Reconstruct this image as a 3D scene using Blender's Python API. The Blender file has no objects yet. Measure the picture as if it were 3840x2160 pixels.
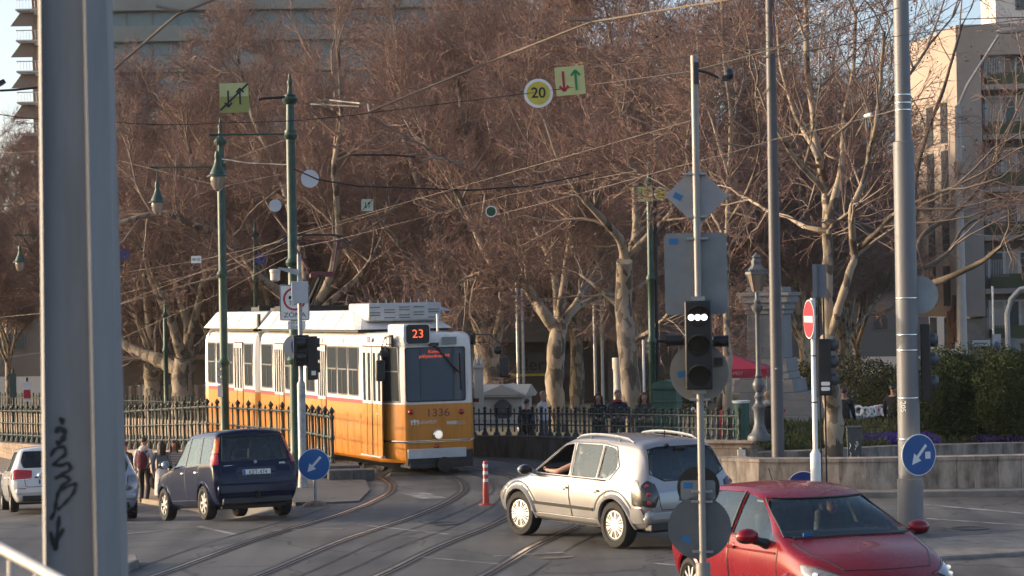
import bpy, bmesh, math, random
import numpy as np
from mathutils import Vector, Matrix
from mathutils.bvhtree import BVHTree
R=math.radians
random.seed(7); rng=np.random.default_rng(11)
scene=bpy.context.scene
COL=scene.collection
# ---------------- camera, sky, sun, exposure ----------------
FPX=8500.0; CH=3.75; PITCH=0.40; ROLL=1.0
cam_d=bpy.data.cameras.new("camera"); cam=bpy.data.objects.new("camera",cam_d); COL.objects.link(cam)
cam_d.sensor_width=36.0; cam_d.lens=FPX/3840*36.0; cam_d.clip_end=3000; cam_d.clip_start=0.5
_p=R(PITCH); _r=R(ROLL)
FW=Vector((0,math.cos(_p),math.sin(_p))); _ri=Vector((1,0,0)); _up=_ri.cross(FW)
RT=_ri*math.cos(_r)-_up*math.sin(_r); UP=_ri*math.sin(_r)+_up*math.cos(_r)
CAMP=Vector((0,0,CH))
cam.matrix_world=Matrix(((RT.x,UP.x,-FW.x,0),(RT.y,UP.y,-FW.y,0),(RT.z,UP.z,-FW.z,CH),(0,0,0,1)))
cam_d.dof.use_dof=True; cam_d.dof.focus_distance=46; cam_d.dof.aperture_fstop=5.0
scene.camera=cam
SUN_EL=9.5; SUN_AZ=10.0     # elevation; degrees beyond straight left of the view
sund=Vector((-math.cos(R(SUN_AZ))*math.cos(R(SUN_EL)),math.sin(R(SUN_AZ))*math.cos(R(SUN_EL)),math.sin(R(SUN_EL))))
sl=bpy.data.lights.new("sun","SUN"); sl.energy=1.25; sl.angle=R(0.55); sl.color=(1.0,.80,.60)
so=bpy.data.objects.new("sun",sl); COL.objects.link(so); so.rotation_euler=sund.to_track_quat('Z','Y').to_euler()
wd=bpy.data.worlds.new("World"); scene.world=wd; wd.use_nodes=True
_n=wd.node_tree.nodes; _l=wd.node_tree.links
_n.clear(); _o=_n.new("ShaderNodeOutputWorld"); _b=_n.new("ShaderNodeBackground"); _s=_n.new("ShaderNodeTexSky")
_s.sky_type='NISHITA'; _s.sun_disc=False; _s.sun_elevation=R(SUN_EL)
_s.sun_rotation=math.atan2(sund.x,sund.y); _s.air_density=.6; _s.dust_density=3.0; _s.ozone_density=0.6
_b.inputs[1].default_value=0.15
_l.new(_s.outputs[0],_b.inputs[0]); _l.new(_b.outputs[0],_o.inputs[0])
vs=scene.view_settings; vs.view_transform='Standard'; vs.look='None'; vs.gamma=1; vs.exposure=1.45
try:
    scene.cycles.max_bounces=6; scene.cycles.transparent_max_bounces=12
    scene.cycles.caustics_reflective=False; scene.cycles.caustics_refractive=False
except Exception: pass

# ---------------- picture measurements -> places ----------------
VS=3840/2576.0
def ray(vx,vy): return FW+RT*((vx*VS-1920)/FPX)-UP*((vy*VS-1080)/FPX)
def W(vx,vy,d): return CAMP+ray(vx,vy)*d
def G(vx,vy,z=0.0):
    r=ray(vx,vy); return CAMP+r*((z-CH)/r.z)
def M(d): return d*VS/FPX          # metres per measured pixel at distance d

# ---------------- materials ----------------
_mc={}
def mat(name,col,rough=.6,metal=0.0,noise=.12,scale=3.0,bump=0.0,bscale=40.0,col2=None,spec=.5,emit=None,estr=1.0,coat=0.0,detail=6,lo=.35,hi=.65,stretch=None):
    if name in _mc: return _mc[name]
    m=bpy.data.materials.new(name); m.use_nodes=True; nt=m.node_tree; N=nt.nodes; L=nt.links
    b=N["Principled BSDF"]; b.inputs["Roughness"].default_value=rough; b.inputs["Metallic"].default_value=metal
    b.inputs["Specular IOR Level"].default_value=spec
    if coat: b.inputs["Coat Weight"].default_value=coat; b.inputs["Coat Roughness"].default_value=.04
    tc=N.new("ShaderNodeTexCoord"); vec=tc.outputs["Object"]
    if stretch:
        mp=N.new("ShaderNodeMapping"); mp.inputs["Scale"].default_value=stretch; L.new(vec,mp.inputs[0]); vec=mp.outputs[0]
    c1=(*col,1)
    if noise>0 or col2:
        nz=N.new("ShaderNodeTexNoise"); nz.inputs["Scale"].default_value=scale; nz.inputs["Detail"].default_value=detail; nz.inputs["Roughness"].default_value=.6
        L.new(vec,nz.inputs["Vector"])
        cr=N.new("ShaderNodeValToRGB"); cr.color_ramp.elements[0].position=lo; cr.color_ramp.elements[1].position=hi
        if col2 is None: a=tuple(c*(1-noise) for c in col); z=tuple(min(1,c*(1+noise)) for c in col)
        else: a=col; z=col2
        cr.color_ramp.elements[0].color=(*a,1); cr.color_ramp.elements[1].color=(*z,1)
        L.new(nz.outputs["Fac"],cr.inputs[0]); L.new(cr.outputs[0],b.inputs["Base Color"])
        rr=N.new("ShaderNodeMapRange"); rr.inputs[3].default_value=max(0.02,rough-.08); rr.inputs[4].default_value=min(1,rough+.08)
        L.new(nz.outputs["Fac"],rr.inputs[0]); L.new(rr.outputs[0],b.inputs["Roughness"])
    else: b.inputs["Base Color"].default_value=c1
    if bump:
        n2=N.new("ShaderNodeTexNoise"); n2.inputs["Scale"].default_value=bscale; n2.inputs["Detail"].default_value=5
        L.new(vec,n2.inputs["Vector"]); bp=N.new("ShaderNodeBump"); bp.inputs["Strength"].default_value=bump; bp.inputs["Distance"].default_value=.02
        L.new(n2.outputs["Fac"],bp.inputs["Height"]); L.new(bp.outputs[0],b.inputs["Normal"])
    if emit: b.inputs["Emission Color"].default_value=(*emit,1); b.inputs["Emission Strength"].default_value=estr
    _mc[name]=m; return m
def glass(name,tint=(.25,.3,.3),trans=.5,dark=(.01,.012,.014),ior=1.7):
    if name in _mc: return _mc[name]
    m=bpy.data.materials.new(name); m.use_nodes=True; nt=m.node_tree; N=nt.nodes; L=nt.links
    for n in list(N):
        if n.type!='OUTPUT_MATERIAL': N.remove(n)
    out=[n for n in N if n.type=='OUTPUT_MATERIAL'][0]
    t=N.new("ShaderNodeBsdfTransparent"); t.inputs[0].default_value=(*tint,1)
    d=N.new("ShaderNodeBsdfDiffuse"); d.inputs[0].default_value=(*dark,1)
    m1=N.new("ShaderNodeMixShader"); m1.inputs[0].default_value=1-trans; L.new(t.outputs[0],m1.inputs[1]); L.new(d.outputs[0],m1.inputs[2])
    g=N.new("ShaderNodeBsdfGlossy"); g.inputs["Roughness"].default_value=.03; g.inputs[0].default_value=(.80,.93,.97,1)
    f=N.new("ShaderNodeFresnel"); f.inputs[0].default_value=ior
    m2=N.new("ShaderNodeMixShader"); L.new(f.outputs[0],m2.inputs[0]); L.new(m1.outputs[0],m2.inputs[1]); L.new(g.outputs[0],m2.inputs[2])
    L.new(m2.outputs[0],out.inputs[0]); _mc[name]=m; return m

# ---------------- object helpers ----------------
def tag(o,label=None,cat=None,group=None,kind=None):
    if label: o["label"]=label
    if cat: o["category"]=cat
    if group: o["group"]=group
    if kind: o["kind"]=kind
    return o
def thing(name,label,cat,loc=(0,0,0),rz=0.0,group=None,rot=None):
    o=bpy.data.objects.new(name,None); COL.objects.link(o); o.location=loc
    o.rotation_euler=rot if rot else (0,0,rz); o.empty_display_size=.2
    return tag(o,label,cat,group)
def copy_tree(o,parent=None):
    c=o.copy(); COL.objects.link(c)
    if parent: c.parent=parent
    for ch in list(o.children): copy_tree(ch,c)
    return c
class MB:
    """collects shapes into one mesh"""
    def __init__(s): s.v=[]; s.f=[]; s.m=[]
    def add(s,vs,fs,mi=0):
        o=len(s.v); s.v.extend([tuple(map(float,p)) for p in vs]); s.f.extend([tuple(i+o for i in f) for f in fs]); s.m.extend([mi]*len(fs)); return s
    def box(s,c,d,rz=0.0,mi=0,top=1.0):
        x,y,z=d[0]/2,d[1]/2,d[2]/2; t=top
        P=[(-x,-y,-z),(x,-y,-z),(x,y,-z),(-x,y,-z),(-x*t,-y*t,z),(x*t,-y*t,z),(x*t,y*t,z),(-x*t,y*t,z)]
        ca,sa=math.cos(rz),math.sin(rz)
        P=[(c[0]+p[0]*ca-p[1]*sa,c[1]+p[0]*sa+p[1]*ca,c[2]+p[2]) for p in P]
        return s.add(P,[(3,2,1,0),(4,5,6,7),(0,1,5,4),(1,2,6,5),(2,3,7,6),(3,0,4,7)],mi)
    def tube(s,path,r,n=8,mi=0,cap=True):
        P=[Vector(p) for p in path]; k=len(P)
        if not hasattr(r,'__len__'): r=[r]*k
        vs=[]; fs=[]; prev=None
        for i,p in enumerate(P):
            t=(P[min(i+1,k-1)]-P[max(i-1,0)]); t=t.normalized() if t.length>1e-9 else Vector((0,0,1))
            if prev is None:
                a=Vector((0,0,1)) if abs(t.z)<.9 else Vector((1,0,0)); u=t.cross(a).normalized()
            else:
                u=(prev-t*prev.dot(t)); u=u.normalized() if u.length>1e-6 else t.orthogonal().normalized()
            prev=u; w=t.cross(u)
            for j in range(n):
                a=2*math.pi*j/n; vs.append(p+u*(r[i]*math.cos(a))+w*(r[i]*math.sin(a)))
        for i in range(k-1):
            for j in range(n):
                j2=(j+1)%n; fs.append((i*n+j,i*n+j2,(i+1)*n+j2,(i+1)*n+j))
        if cap: fs.append(tuple(range(n-1,-1,-1))); fs.append(tuple(range((k-1)*n,k*n)))
        return s.add(vs,fs,mi)
    def cyl(s,p0,p1,r,n=16,mi=0,r1=None): return s.tube([p0,p1],[r,r if r1 is None else r1],n,mi)
    def lathe(s,prof,n=16,o=(0,0,0),ax='z',mi=0,sq=None,cap=True):
        vs=[]; fs=[]; k=len(prof)
        for (rad,h) in prof:
            for j in range(n):
                a=2*math.pi*j/n+(math.pi/n if sq else 0); c,q=rad*math.cos(a),rad*math.sin(a)
                p={'z':(c,q,h),'y':(c,h,q),'x':(h,c,q)}[ax]; vs.append((o[0]+p[0],o[1]+p[1],o[2]+p[2]))
        for i in range(k-1):
            for j in range(n):
                j2=(j+1)%n; f=(i*n+j,i*n+j2,(i+1)*n+j2,(i+1)*n+j); fs.append(f if ax!='y' else f[::-1])
        a=tuple(range(n-1,-1,-1)); b=tuple(range((k-1)*n,k*n))
        if not cap: return s.add(vs,fs,mi)
        fs.append(a if ax!='y' else a[::-1]); fs.append(b if ax!='y' else b[::-1])
        return s.add(vs,fs,mi)
    def prism(s,poly,h0,h1,ax='z',mi=0):
        """poly in the two other axes; extruded along ax from h0 to h1"""
        n=len(poly)
        def P(a,b,h): return {'z':(a,b,h),'y':(a,h,b),'x':(h,a,b)}[ax]
        vs=[P(a,b,h0) for a,b in poly]+[P(a,b,h1) for a,b in poly]
        fs=[tuple(range(n-1,-1,-1)),tuple(range(n,2*n))]+[(i,(i+1)%n,n+(i+1)%n,n+i) for i in range(n)]
        return s.add(vs,fs,mi)
    def ell(s,c,r,n=12,m=8,mi=0):
        return s.lathe([(max(1e-4,math.sin(math.pi*i/m)),-math.cos(math.pi*i/m)) for i in range(m+1)],n,mi=mi)._xf(len(s.v)-n*(m+1),c,r)
    def _xf(s,i0,c,r):
        for i in range(i0,len(s.v)):
            p=s.v[i]; s.v[i]=(c[0]+p[0]*r[0],c[1]+p[1]*r[1],c[2]+p[2]*r[2])
        return s
    def mesh(s,name,mats,smooth=35,fix=True):
        me=bpy.data.meshes.new(name); me.from_pydata(s.v,[],s.f)
        for m in (mats if isinstance(mats,(list,tuple)) else [mats]): me.materials.append(m)
        if any(s.m): me.polygons.foreach_set("material_index",s.m)
        if fix:
            bm=bmesh.new(); bm.from_mesh(me); bmesh.ops.recalc_face_normals(bm,faces=bm.faces); bm.to_mesh(me); bm.free()
        if smooth:
            me.polygons.foreach_set("use_smooth",[True]*len(me.polygons)); me.set_sharp_from_angle(angle=R(smooth))
        me.update(); return me
    def build(s,name,mats,parent=None,smooth=35,bevel=0,fix=True):
        o=bpy.data.objects.new(name,s.mesh(name,mats,smooth,fix)); COL.objects.link(o)
        if parent: o.parent=parent
        if bevel:
            b=o.modifiers.new("edge","BEVEL"); b.width=bevel; b.segments=2; b.limit_method='ANGLE'
        return o
def rot2(p,a): c,s=math.cos(a),math.sin(a); return (p[0]*c-p[1]*s,p[0]*s+p[1]*c)
def circle(r,n=32,c=(0,0)): return [(c[0]+r*math.cos(2*math.pi*i/n),c[1]+r*math.sin(2*math.pi*i/n)) for i in range(n)]
def rrect(w,h,r,c=(0,0),k=4):
    o=[]
    for qx,qy,a0 in ((1,1,0),(-1,1,90),(-1,-1,180),(1,-1,270)):
        for i in range(k+1):
            a=R(a0+90*i/k); o.append((c[0]+qx*(w/2-r)+r*math.cos(a),c[1]+qy*(h/2-r)+r*math.sin(a)))
    return o
def text(s,size,mt,name,parent,loc,rot,ext=.002,align='CENTER',sx=1.0,off=0.0):
    cu=bpy.data.curves.new(name,'FONT'); cu.body=s; cu.size=size; cu.extrude=ext; cu.align_x=align; cu.align_y='CENTER'; cu.offset=off
    t=bpy.data.objects.new(name,cu); COL.objects.link(t); bpy.context.view_layer.update()
    me=bpy.data.meshes.new_from_object(t.evaluated_get(bpy.context.evaluated_depsgraph_get()))
    bpy.data.objects.remove(t); o=bpy.data.objects.new(name,me); me.materials.clear(); me.materials.append(mt); COL.objects.link(o)
    o.parent=parent; o.location=loc; o.rotation_euler=rot; o.scale=(sx,1,1); return o
FACE=(math.pi/2,0,0)     # text standing up and read from -y
def pchip(xs,ys,x):
    xs=np.asarray(xs,float); ys=np.asarray(ys,float); x=np.asarray(x,float)
    h=np.diff(xs); d=np.diff(ys)/h; m=np.zeros_like(ys)
    for i in range(1,len(xs)-1):
        if d[i-1]*d[i]>0:
            w1=2*h[i]+h[i-1]; w2=h[i]+2*h[i-1]; m[i]=(w1+w2)/(w1/d[i-1]+w2/d[i])
    m[0]=d[0]; m[-1]=d[-1]
    k=np.clip(np.searchsorted(xs,x)-1,0,len(h)-1); t=(x-xs[k])/h[k]
    return (2*t**3-3*t**2+1)*ys[k]+(t**3-2*t**2+t)*h[k]*m[k]+(-2*t**3+3*t**2)*ys[k+1]+(t**3-t**2)*h[k]*m[k+1]
# ---------------- shared materials ----------------
GREEN=mat("green_paint",(.020,.055,.036),.45,0,.3,6,.15,60)
FENCEM=mat("fence_iron",(.012,.024,.020),.5,.1,.35,9,.2,60,col2=(.022,.034,.029))
STONE=mat("limestone",(.30,.24,.185),.85,0,.25,2.2,.4,30,col2=(.17,.135,.11))
STONED=mat("weathered_stone",(.17,.15,.13),.9,0,.3,3,.4,30,col2=(.095,.088,.08))
GALV=mat("galvanised_steel",(.34,.34,.34),.42,.55,.15,8)
SIGNBACK=mat("sign_back_aluminium",(.19,.205,.215),.5,.2,.12,4)
BLACK=mat("black_plastic",(.012,.012,.013),.45,0,.2,8)
DARKMETAL=mat("dark_metal",(.02,.02,.022),.5,.4,.25,8)
RUBBER=mat("tyre_rubber",(.016,.015,.014),.85,0,.3,20,.2,80)
WHITEP=mat("white_sign_paint",(.72,.72,.70),.45,0,.06,4)
REDP=mat("red_sign_paint",(.45,.015,.03),.45,0,.1,4)
BLUEP=mat("blue_sign_paint",(.012,.085,.28),.4,0,.12,4)
BLUED=mat("dark_blue_sign_paint",(.01,.025,.17),.4,0,.12,4)
YELP=mat("yellow_sign_paint",(.52,.43,.06),.5,0,.1,4)
PALEYEL=mat("pale_yellow_sign_paint",(.50,.50,.22),.5,0,.1,4)
STICK=mat("blue_sticker",(.02,.14,.33),.5,0,.1,4)
SKIN=mat("skin",(.42,.22,.15),.55,0,.1,5)
DARKHAIR=mat("dark_hair",(.022,.014,.01),.55,0,.3,30)
WIREM=mat("black_wire",(.02,.018,.017),.6,.2,.1,4)
WIRET=mat("pale_contact_wire",(.15,.12,.095),.6,.2,.1,4)
# ---------------- ground ----------------
FL=[(-3.3,30.0),(-3.75,44.0),(-4.04,50.2),(-5.33,55),(-8.27,61),(-12.0,70),(-19.4,86),(-30,105),(-60,160)]   # line of the tall fence
def lineX(y,L=FL):
    return float(np.interp(y,[p[1] for p in L],[p[0] for p in L]))
def dip(y): return -1.95*(1-math.exp(-max(0,y-40.3)*.0585)) if y>40.3 else 0.0
def tramz(y): return -max(0,y-56)*.034
def roadz(x,y):
    dl=lineX(y)-x
    a=min(1,max(0,(dl+1.5)/1.2 if y>50 else dl/2.2)); a=a*a*(3-2*a)
    return dip(y)*a+tramz(y)*(1-a)
def asphalt(name,base,var,crack=True):
    m=bpy.data.materials.new(name); m.use_nodes=True; N=m.node_tree.nodes; L=m.node_tree.links; b=N["Principled BSDF"]
    tc=N.new("ShaderNodeTexCoord")
    def nz(sc,det,stretch=None):
        n=N.new("ShaderNodeTexNoise"); n.inputs["Scale"].default_value=sc; n.inputs["Detail"].default_value=det
        if stretch:
            mp=N.new("ShaderNodeMapping"); mp.inputs["Scale"].default_value=stretch[0]; mp.inputs["Rotation"].default_value=(0,0,R(stretch[1])); L.new(tc.outputs["Object"],mp.inputs[0]); L.new(mp.outputs[0],n.inputs["Vector"])
        else: L.new(tc.outputs["Object"],n.inputs["Vector"])
        return n
    big=nz(.35,5); streak=nz(.5,6,((3.2,.18,1),-14)); fine=nz(60,3)
    mx=N.new("ShaderNodeMix"); mx.data_type='FLOAT'; mx.inputs[0].default_value=.5; L.new(big.outputs["Fac"],mx.inputs[2]); L.new(streak.outputs["Fac"],mx.inputs[3])
    cr=N.new("ShaderNodeValToRGB"); e=cr.color_ramp.elements
    e[0].position=.38; e[0].color=(*[c*(1-var) for c in base],1); e[1].position=.63; e[1].color=(*[c*(1+var) for c in base],1)
    L.new(mx.outputs[0],cr.inputs[0])
    mf=N.new("ShaderNodeMixRGB"); mf.blend_type='OVERLAY'; mf.inputs[0].default_value=.35; L.new(cr.outputs[0],mf.inputs[1]); L.new(fine.outputs["Fac"],mf.inputs[2])
    last=mf.outputs[0]
    if crack:
        vo=N.new("ShaderNodeTexVoronoi"); vo.feature='DISTANCE_TO_EDGE'; vo.inputs["Scale"].default_value=.42
        wn=nz(1.3,6); vm=N.new("ShaderNodeVectorMath"); vm.operation='MULTIPLY_ADD'; vm.inputs[1].default_value=(1.1,1.1,0)
        L.new(wn.outputs["Color"],vm.inputs[0]); L.new(tc.outputs["Object"],vm.inputs[2]); L.new(vm.outputs[0],vo.inputs["Vector"])
        lt=N.new("ShaderNodeMapRange"); lt.inputs[1].default_value=.004; lt.inputs[2].default_value=.016; lt.inputs[3].default_value=.45; lt.inputs[4].default_value=1; L.new(vo.outputs["Distance"],lt.inputs[0])
        mc=N.new("ShaderNodeMixRGB"); mc.blend_type='MULTIPLY'; mc.inputs[0].default_value=1; L.new(last,mc.inputs[1]); L.new(lt.outputs[0],mc.inputs[2]); last=mc.outputs[0]
    L.new(last,b.inputs["Base Color"])
    rr=N.new("ShaderNodeMapRange"); rr.inputs[3].default_value=.55; rr.inputs[4].default_value=.85; L.new(mx.outputs[0],rr.inputs[0]); L.new(rr.outputs[0],b.inputs["Roughness"])
    bp=N.new("ShaderNodeBump"); bp.inputs["Strength"].default_value=.5; bp.inputs["Distance"].default_value=.015; L.new(fine.outputs["Fac"],bp.inputs["Height"]); L.new(bp.outputs[0],b.inputs["Normal"])
    return m
ASPH=asphalt("worn_asphalt",(.100,.093,.086),.5)
ASPH2=asphalt("dark_asphalt",(.068,.066,.066),.25,False)
def grid_sheet(name,mt,xs,ys,fz):
    nx,ny=len(xs),len(ys); vs=[(x,y,fz(x,y)) for y in ys for x in xs]
    fs=[(j*nx+i,j*nx+i+1,(j+1)*nx+i+1,(j+1)*nx+i) for j in range(ny-1) for i in range(nx-1)]
    b=MB(); b.add(vs,fs); return b.build(name,mt,smooth=0,fix=False)
xs=list(np.arange(-60,-22,2))+list(np.arange(-22,8,.4))+list(np.arange(8,62,3))
ys=list(np.arange(-20,30,2))+list(np.arange(30,100,.6))+list(np.arange(100,166,4))
tag(grid_sheet("road",ASPH,xs,ys,roadz),kind="structure")
far=MB(); far.add([(-900,-300,-6),(900,-300,-6),(900,1500,-6),(-900,1500,-6)],[(0,1,2,3)])
tag(far.build("ground",mat("far_ground",(.09,.08,.07),.9),smooth=0),kind="structure")
# raised terrace the picture is taken from
tb=MB(); tb.box((0,-2,.9),(40,19,1.8)); tag(tb.build("terrace_pavement",STONED),kind="structure")
def smooth_path(pts,n=12):
    P=np.array(pts,float); t=np.concatenate([[0],np.cumsum(np.linalg.norm(np.diff(P,axis=0),axis=1))])
    q=np.linspace(0,t[-1],n*len(pts)); return np.stack([pchip(t,P[:,k],q) for k in range(P.shape[1])],1)
def ribbon(b,path,o0,o1,dz,mi=0):
    P=np.asarray(path)[:,:2]; T=np.gradient(P,axis=0); T/=np.linalg.norm(T,axis=1)[:,None]; Nn=np.stack([T[:,1],-T[:,0]],1)
    A=P+Nn*o0; Bq=P+Nn*o1; vs=[(a[0],a[1],roadz(*a)+dz) for a in A]+[(a[0],a[1],roadz(*a)+dz) for a in Bq]; n=len(P)
    b.add(vs,[(i,n+i,n+i+1,i+1) for i in range(n-1)],mi)
RAILM=mat("worn_rail_steel",(.42,.36,.32),.33,.9,.35,3,col2=(.20,.16,.14))
GROOVE=mat("rail_groove",(.012,.011,.010),.9)
JOINT=mat("rail_joint_bitumen",(.035,.032,.03),.7,0,.3,4)
TR1=smooth_path([(-9.5,14),(-6.6,23),(-4.37,31.9),(-3.55,36.4),(-2.45,40.9),(-1.98,43.7),(-1.80,45.8),(-1.85,47.3),(-2.15,49.4),(-3.0,52.2),(-4.9,57),(-7.2,62),(-10.5,68),(-15,77),(-21,88)])
TR2=smooth_path([(-6.3,14),(-3.6,23),(-1.2,31.4),(-.52,34.9),(.45,39),(.95,42.5),(1.1,45.5),(.7,49),(-.35,52.5),(-2.0,56.5),(-3.7,60),(-6.0,65),(-9.6,73),(-16,86)])
for TR in (TR1,TR2):
    for sgn in (-1,1):
        b=MB(); o=.74*sgn
        ribbon(b,TR,o-.13,o+.13,.004,0); ribbon(b,TR,o-.055*1,o-.0,.009,1); ribbon(b,TR,o+.012,o+.05,.009,2); ribbon(b,TR,o+.056,o+.075,.009,1)
        tag(b.build("tram_rail",[JOINT,RAILM,GROOVE],smooth=0,fix=False),kind="structure")
# joints beside the track slabs and faint worn markings
b=MB()
for TR in (TR1,TR2):
    for o in (-1.35,1.35): ribbon(b,TR[:int(len(TR)*.6)],o-.022,o+.022,.0045)
tag(b.build("slab_joint_lines",JOINT,smooth=0,fix=False),kind="structure")
MARK=mat("worn_road_paint",(.34,.33,.32),.75,0,.3,2.2,col2=(.13,.125,.12),lo=.4,hi=.6)
b=MB()
def strip(p,q,w):
    p=Vector((*p,0)); q=Vector((*q,0)); n=(q-p).cross(Vector((0,0,1))).normalized()*w/2; k=12; vs=[]
    for i in range(k+1):
        c=p.lerp(q,i/k)
        for s in (-1,1): a=c+n*s; vs.append((a.x,a.y,roadz(a.x,a.y)+.006))
    b.add(vs,[(2*i,2*i+1,2*i+3,2*i+2) for i in range(k)])
def sg(x,y): p=G(x,y); return (p.x,p.y)
strip(sg(302,1345),sg(420,1335),.09); strip(sg(500,1325),sg(590,1345),.12); strip(sg(1040,1240),sg(1095,1255),.5)
strip(sg(690,1335),sg(860,1330),.10); strip(sg(900,1320),sg(1130,1345),.10); strip(sg(1040,1400),sg(1260,1420),.09)
strip(sg(2326,1270),sg(2576,1292),.16); strip(sg(2330,1305),sg(2576,1322),.12); strip(sg(1640,1300),sg(1700,1296),.1)
strip(sg(1650,1418),sg(1720,1424),.12); strip(sg(1240,1400),sg(1420,1390),.1)
tag(b.build("road_marking",MARK,smooth=0,fix=False),kind="structure")

# repaired patches and covers in the carriageway
PATCH=asphalt("patched_asphalt",(.075,.072,.070),.3,False)
def quad_on(b,pts,dz,mi=0):
    P=[G(*p) for p in pts]; b.add([(p.x,p.y,roadz(p.x,p.y)+dz) for p in P],[tuple(range(len(P)))],mi)
for pts in ([(905,1368),(1010,1352),(1060,1366),(950,1384)],[(420,1372),(560,1352),(610,1362),(470,1384)],[(1310,1412),(1460,1398),(1500,1412),(1340,1428)],[(2380,1300),(2520,1306),(2530,1318),(2390,1312)],[(620,1275),(700,1266),(730,1274),(655,1284)]):
    b=MB(); quad_on(b,pts,.003); tag(b.build("asphalt_patch",PATCH,smooth=0,fix=False),kind="structure")
COVER=mat("iron_cover",(.05,.046,.043),.55,.5,.3,20,.4,60)
for k,(vx,vy) in enumerate(((1115,1318),(1390,1402),(2440,1330))):
    p=G(vx,vy); b=MB(); b.lathe([(.30,.002),(.30,.009),(.26,.010),(.255,.007)],24); o=b.build("manhole_cover",COVER); o.location=(p.x,p.y,roadz(p.x,p.y)+.003)
    tag(o,["round iron cover between the rails in front of the tram","round iron cover beside the silver SUV's rear wheel on the tracks","round iron cover on the road right of the steel mast"][k],"manhole cover")
# ---------------- retaining walls, kerbs, fences, park ----------------
def resample(line,step):
    P=np.array(line,float); t=np.concatenate([[0],np.cumsum(np.linalg.norm(np.diff(P[:,:2],axis=0),axis=1))])
    n=max(2,int(t[-1]/step)+1); q=np.linspace(0,t[-1],n); return np.stack([np.interp(q,t,P[:,k]) for k in range(P.shape[1])],1)
def blockstone(name,c1,c2,mortar,bw,bh,stain=.5):
    m=bpy.data.materials.new(name); m.use_nodes=True; N=m.node_tree.nodes; L=m.node_tree.links; b=N["Principled BSDF"]
    uv=N.new("ShaderNodeUVMap"); br=N.new("ShaderNodeTexBrick"); br.inputs["Scale"].default_value=1; br.inputs["Brick Width"].default_value=bw; br.inputs["Row Height"].default_value=bh
    br.inputs["Mortar Size"].default_value=.008; br.inputs["Color1"].default_value=(*c1,1); br.inputs["Color2"].default_value=(*c2,1); br.inputs["Mortar"].default_value=(*mortar,1)
    L.new(uv.outputs[0],br.inputs[0])
    nz=N.new("ShaderNodeTexNoise"); nz.inputs["Scale"].default_value=1.6; nz.inputs["Detail"].default_value=8; nz.inputs["Roughness"].default_value=.7
    mp=N.new("ShaderNodeMapping"); mp.inputs["Scale"].default_value=(2.2,.7,1); L.new(uv.outputs[0],mp.inputs[0]); L.new(mp.outputs[0],nz.inputs["Vector"])
    cr=N.new("ShaderNodeValToRGB"); cr.color_ramp.elements[0].position=.36; cr.color_ramp.elements[0].color=(1-stain,1-stain,1-stain,1); cr.color_ramp.elements[1].position=.62; cr.color_ramp.elements[1].color=(1.1,1.1,1.1,1)
    L.new(nz.outputs["Fac"],cr.inputs[0]); mx=N.new("ShaderNodeMixRGB"); mx.blend_type='MULTIPLY'; mx.inputs[0].default_value=1
    L.new(br.outputs[0],mx.inputs[1]); L.new(cr.outputs[0],mx.inputs[2]); L.new(mx.outputs[0],b.inputs["Base Color"]); b.inputs["Roughness"].default_value=.88
    bp=N.new("ShaderNodeBump"); bp.inputs["Strength"].default_value=.5; bp.inputs["Distance"].default_value=.03; L.new(nz.outputs["Fac"],bp.inputs["Height"]); L.new(bp.outputs[0],b.inputs["Normal"])
    return m
BLK_WARM=blockstone("warm_ashlar",(.36,.27,.20),(.30,.22,.165),(.13,.10,.08),.95,.36)
BLK_GREY=blockstone("grey_ashlar",(.12,.11,.10),(.095,.09,.083),(.05,.047,.043),1.1,.52,.55)
BLK_TRAV=blockstone("travertine_slabs",(.37,.31,.26),(.30,.245,.20),(.14,.115,.095),1.9,.95,.68)
def wall_along(b,line,th,side,zb,zt,mi=0,uvs=None):
    """line of (x,y); wall of thickness th to the given side; zb, zt functions of index fraction point"""
    P=np.array(line,float); T=np.gradient(P,axis=0); T/=np.linalg.norm(T,axis=1)[:,None]; Nn=np.stack([T[:,1],-T[:,0]],1)*side
    n=len(P); vs=[]; s=np.concatenate([[0],np.cumsum(np.linalg.norm(np.diff(P,axis=0),axis=1))])
    for i in range(n):
        a=P[i]; c=P[i]+Nn[i]*th; z0=zb(*a); z1=zt(*a); vs+=[(a[0],a[1],z0),(a[0],a[1],z1),(c[0],c[1],z1),(c[0],c[1],z0)]
    fs=[]
    for i in range(n-1):
        o=4*i; q=o+4; fs+=[(o,q,q+1,o+1),(o+1,q+1,q+2,o+2),(o+2,q+2,q+3,o+3)]
    fs+=[(0,1,2,3),(4*n-1,4*n-2,4*n-3,4*n-4)]
    b.add(vs,fs,mi); return s
def uv_wall(o):
    me=o.data; uvl=me.uv_layers.new(name="UVMap")
    for p in me.polygons:
        n=p.normal
        for li in p.loop_indices:
            c=me.vertices[me.loops[li].vertex_index].co
            if abs(n.z)>.7: uvl.data[li].uv=(c.x,c.y)
            else:
                t=Vector((-n.y,n.x,0)).normalized(); uvl.data[li].uv=(c.x*t.x+c.y*t.y,c.z)
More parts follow.
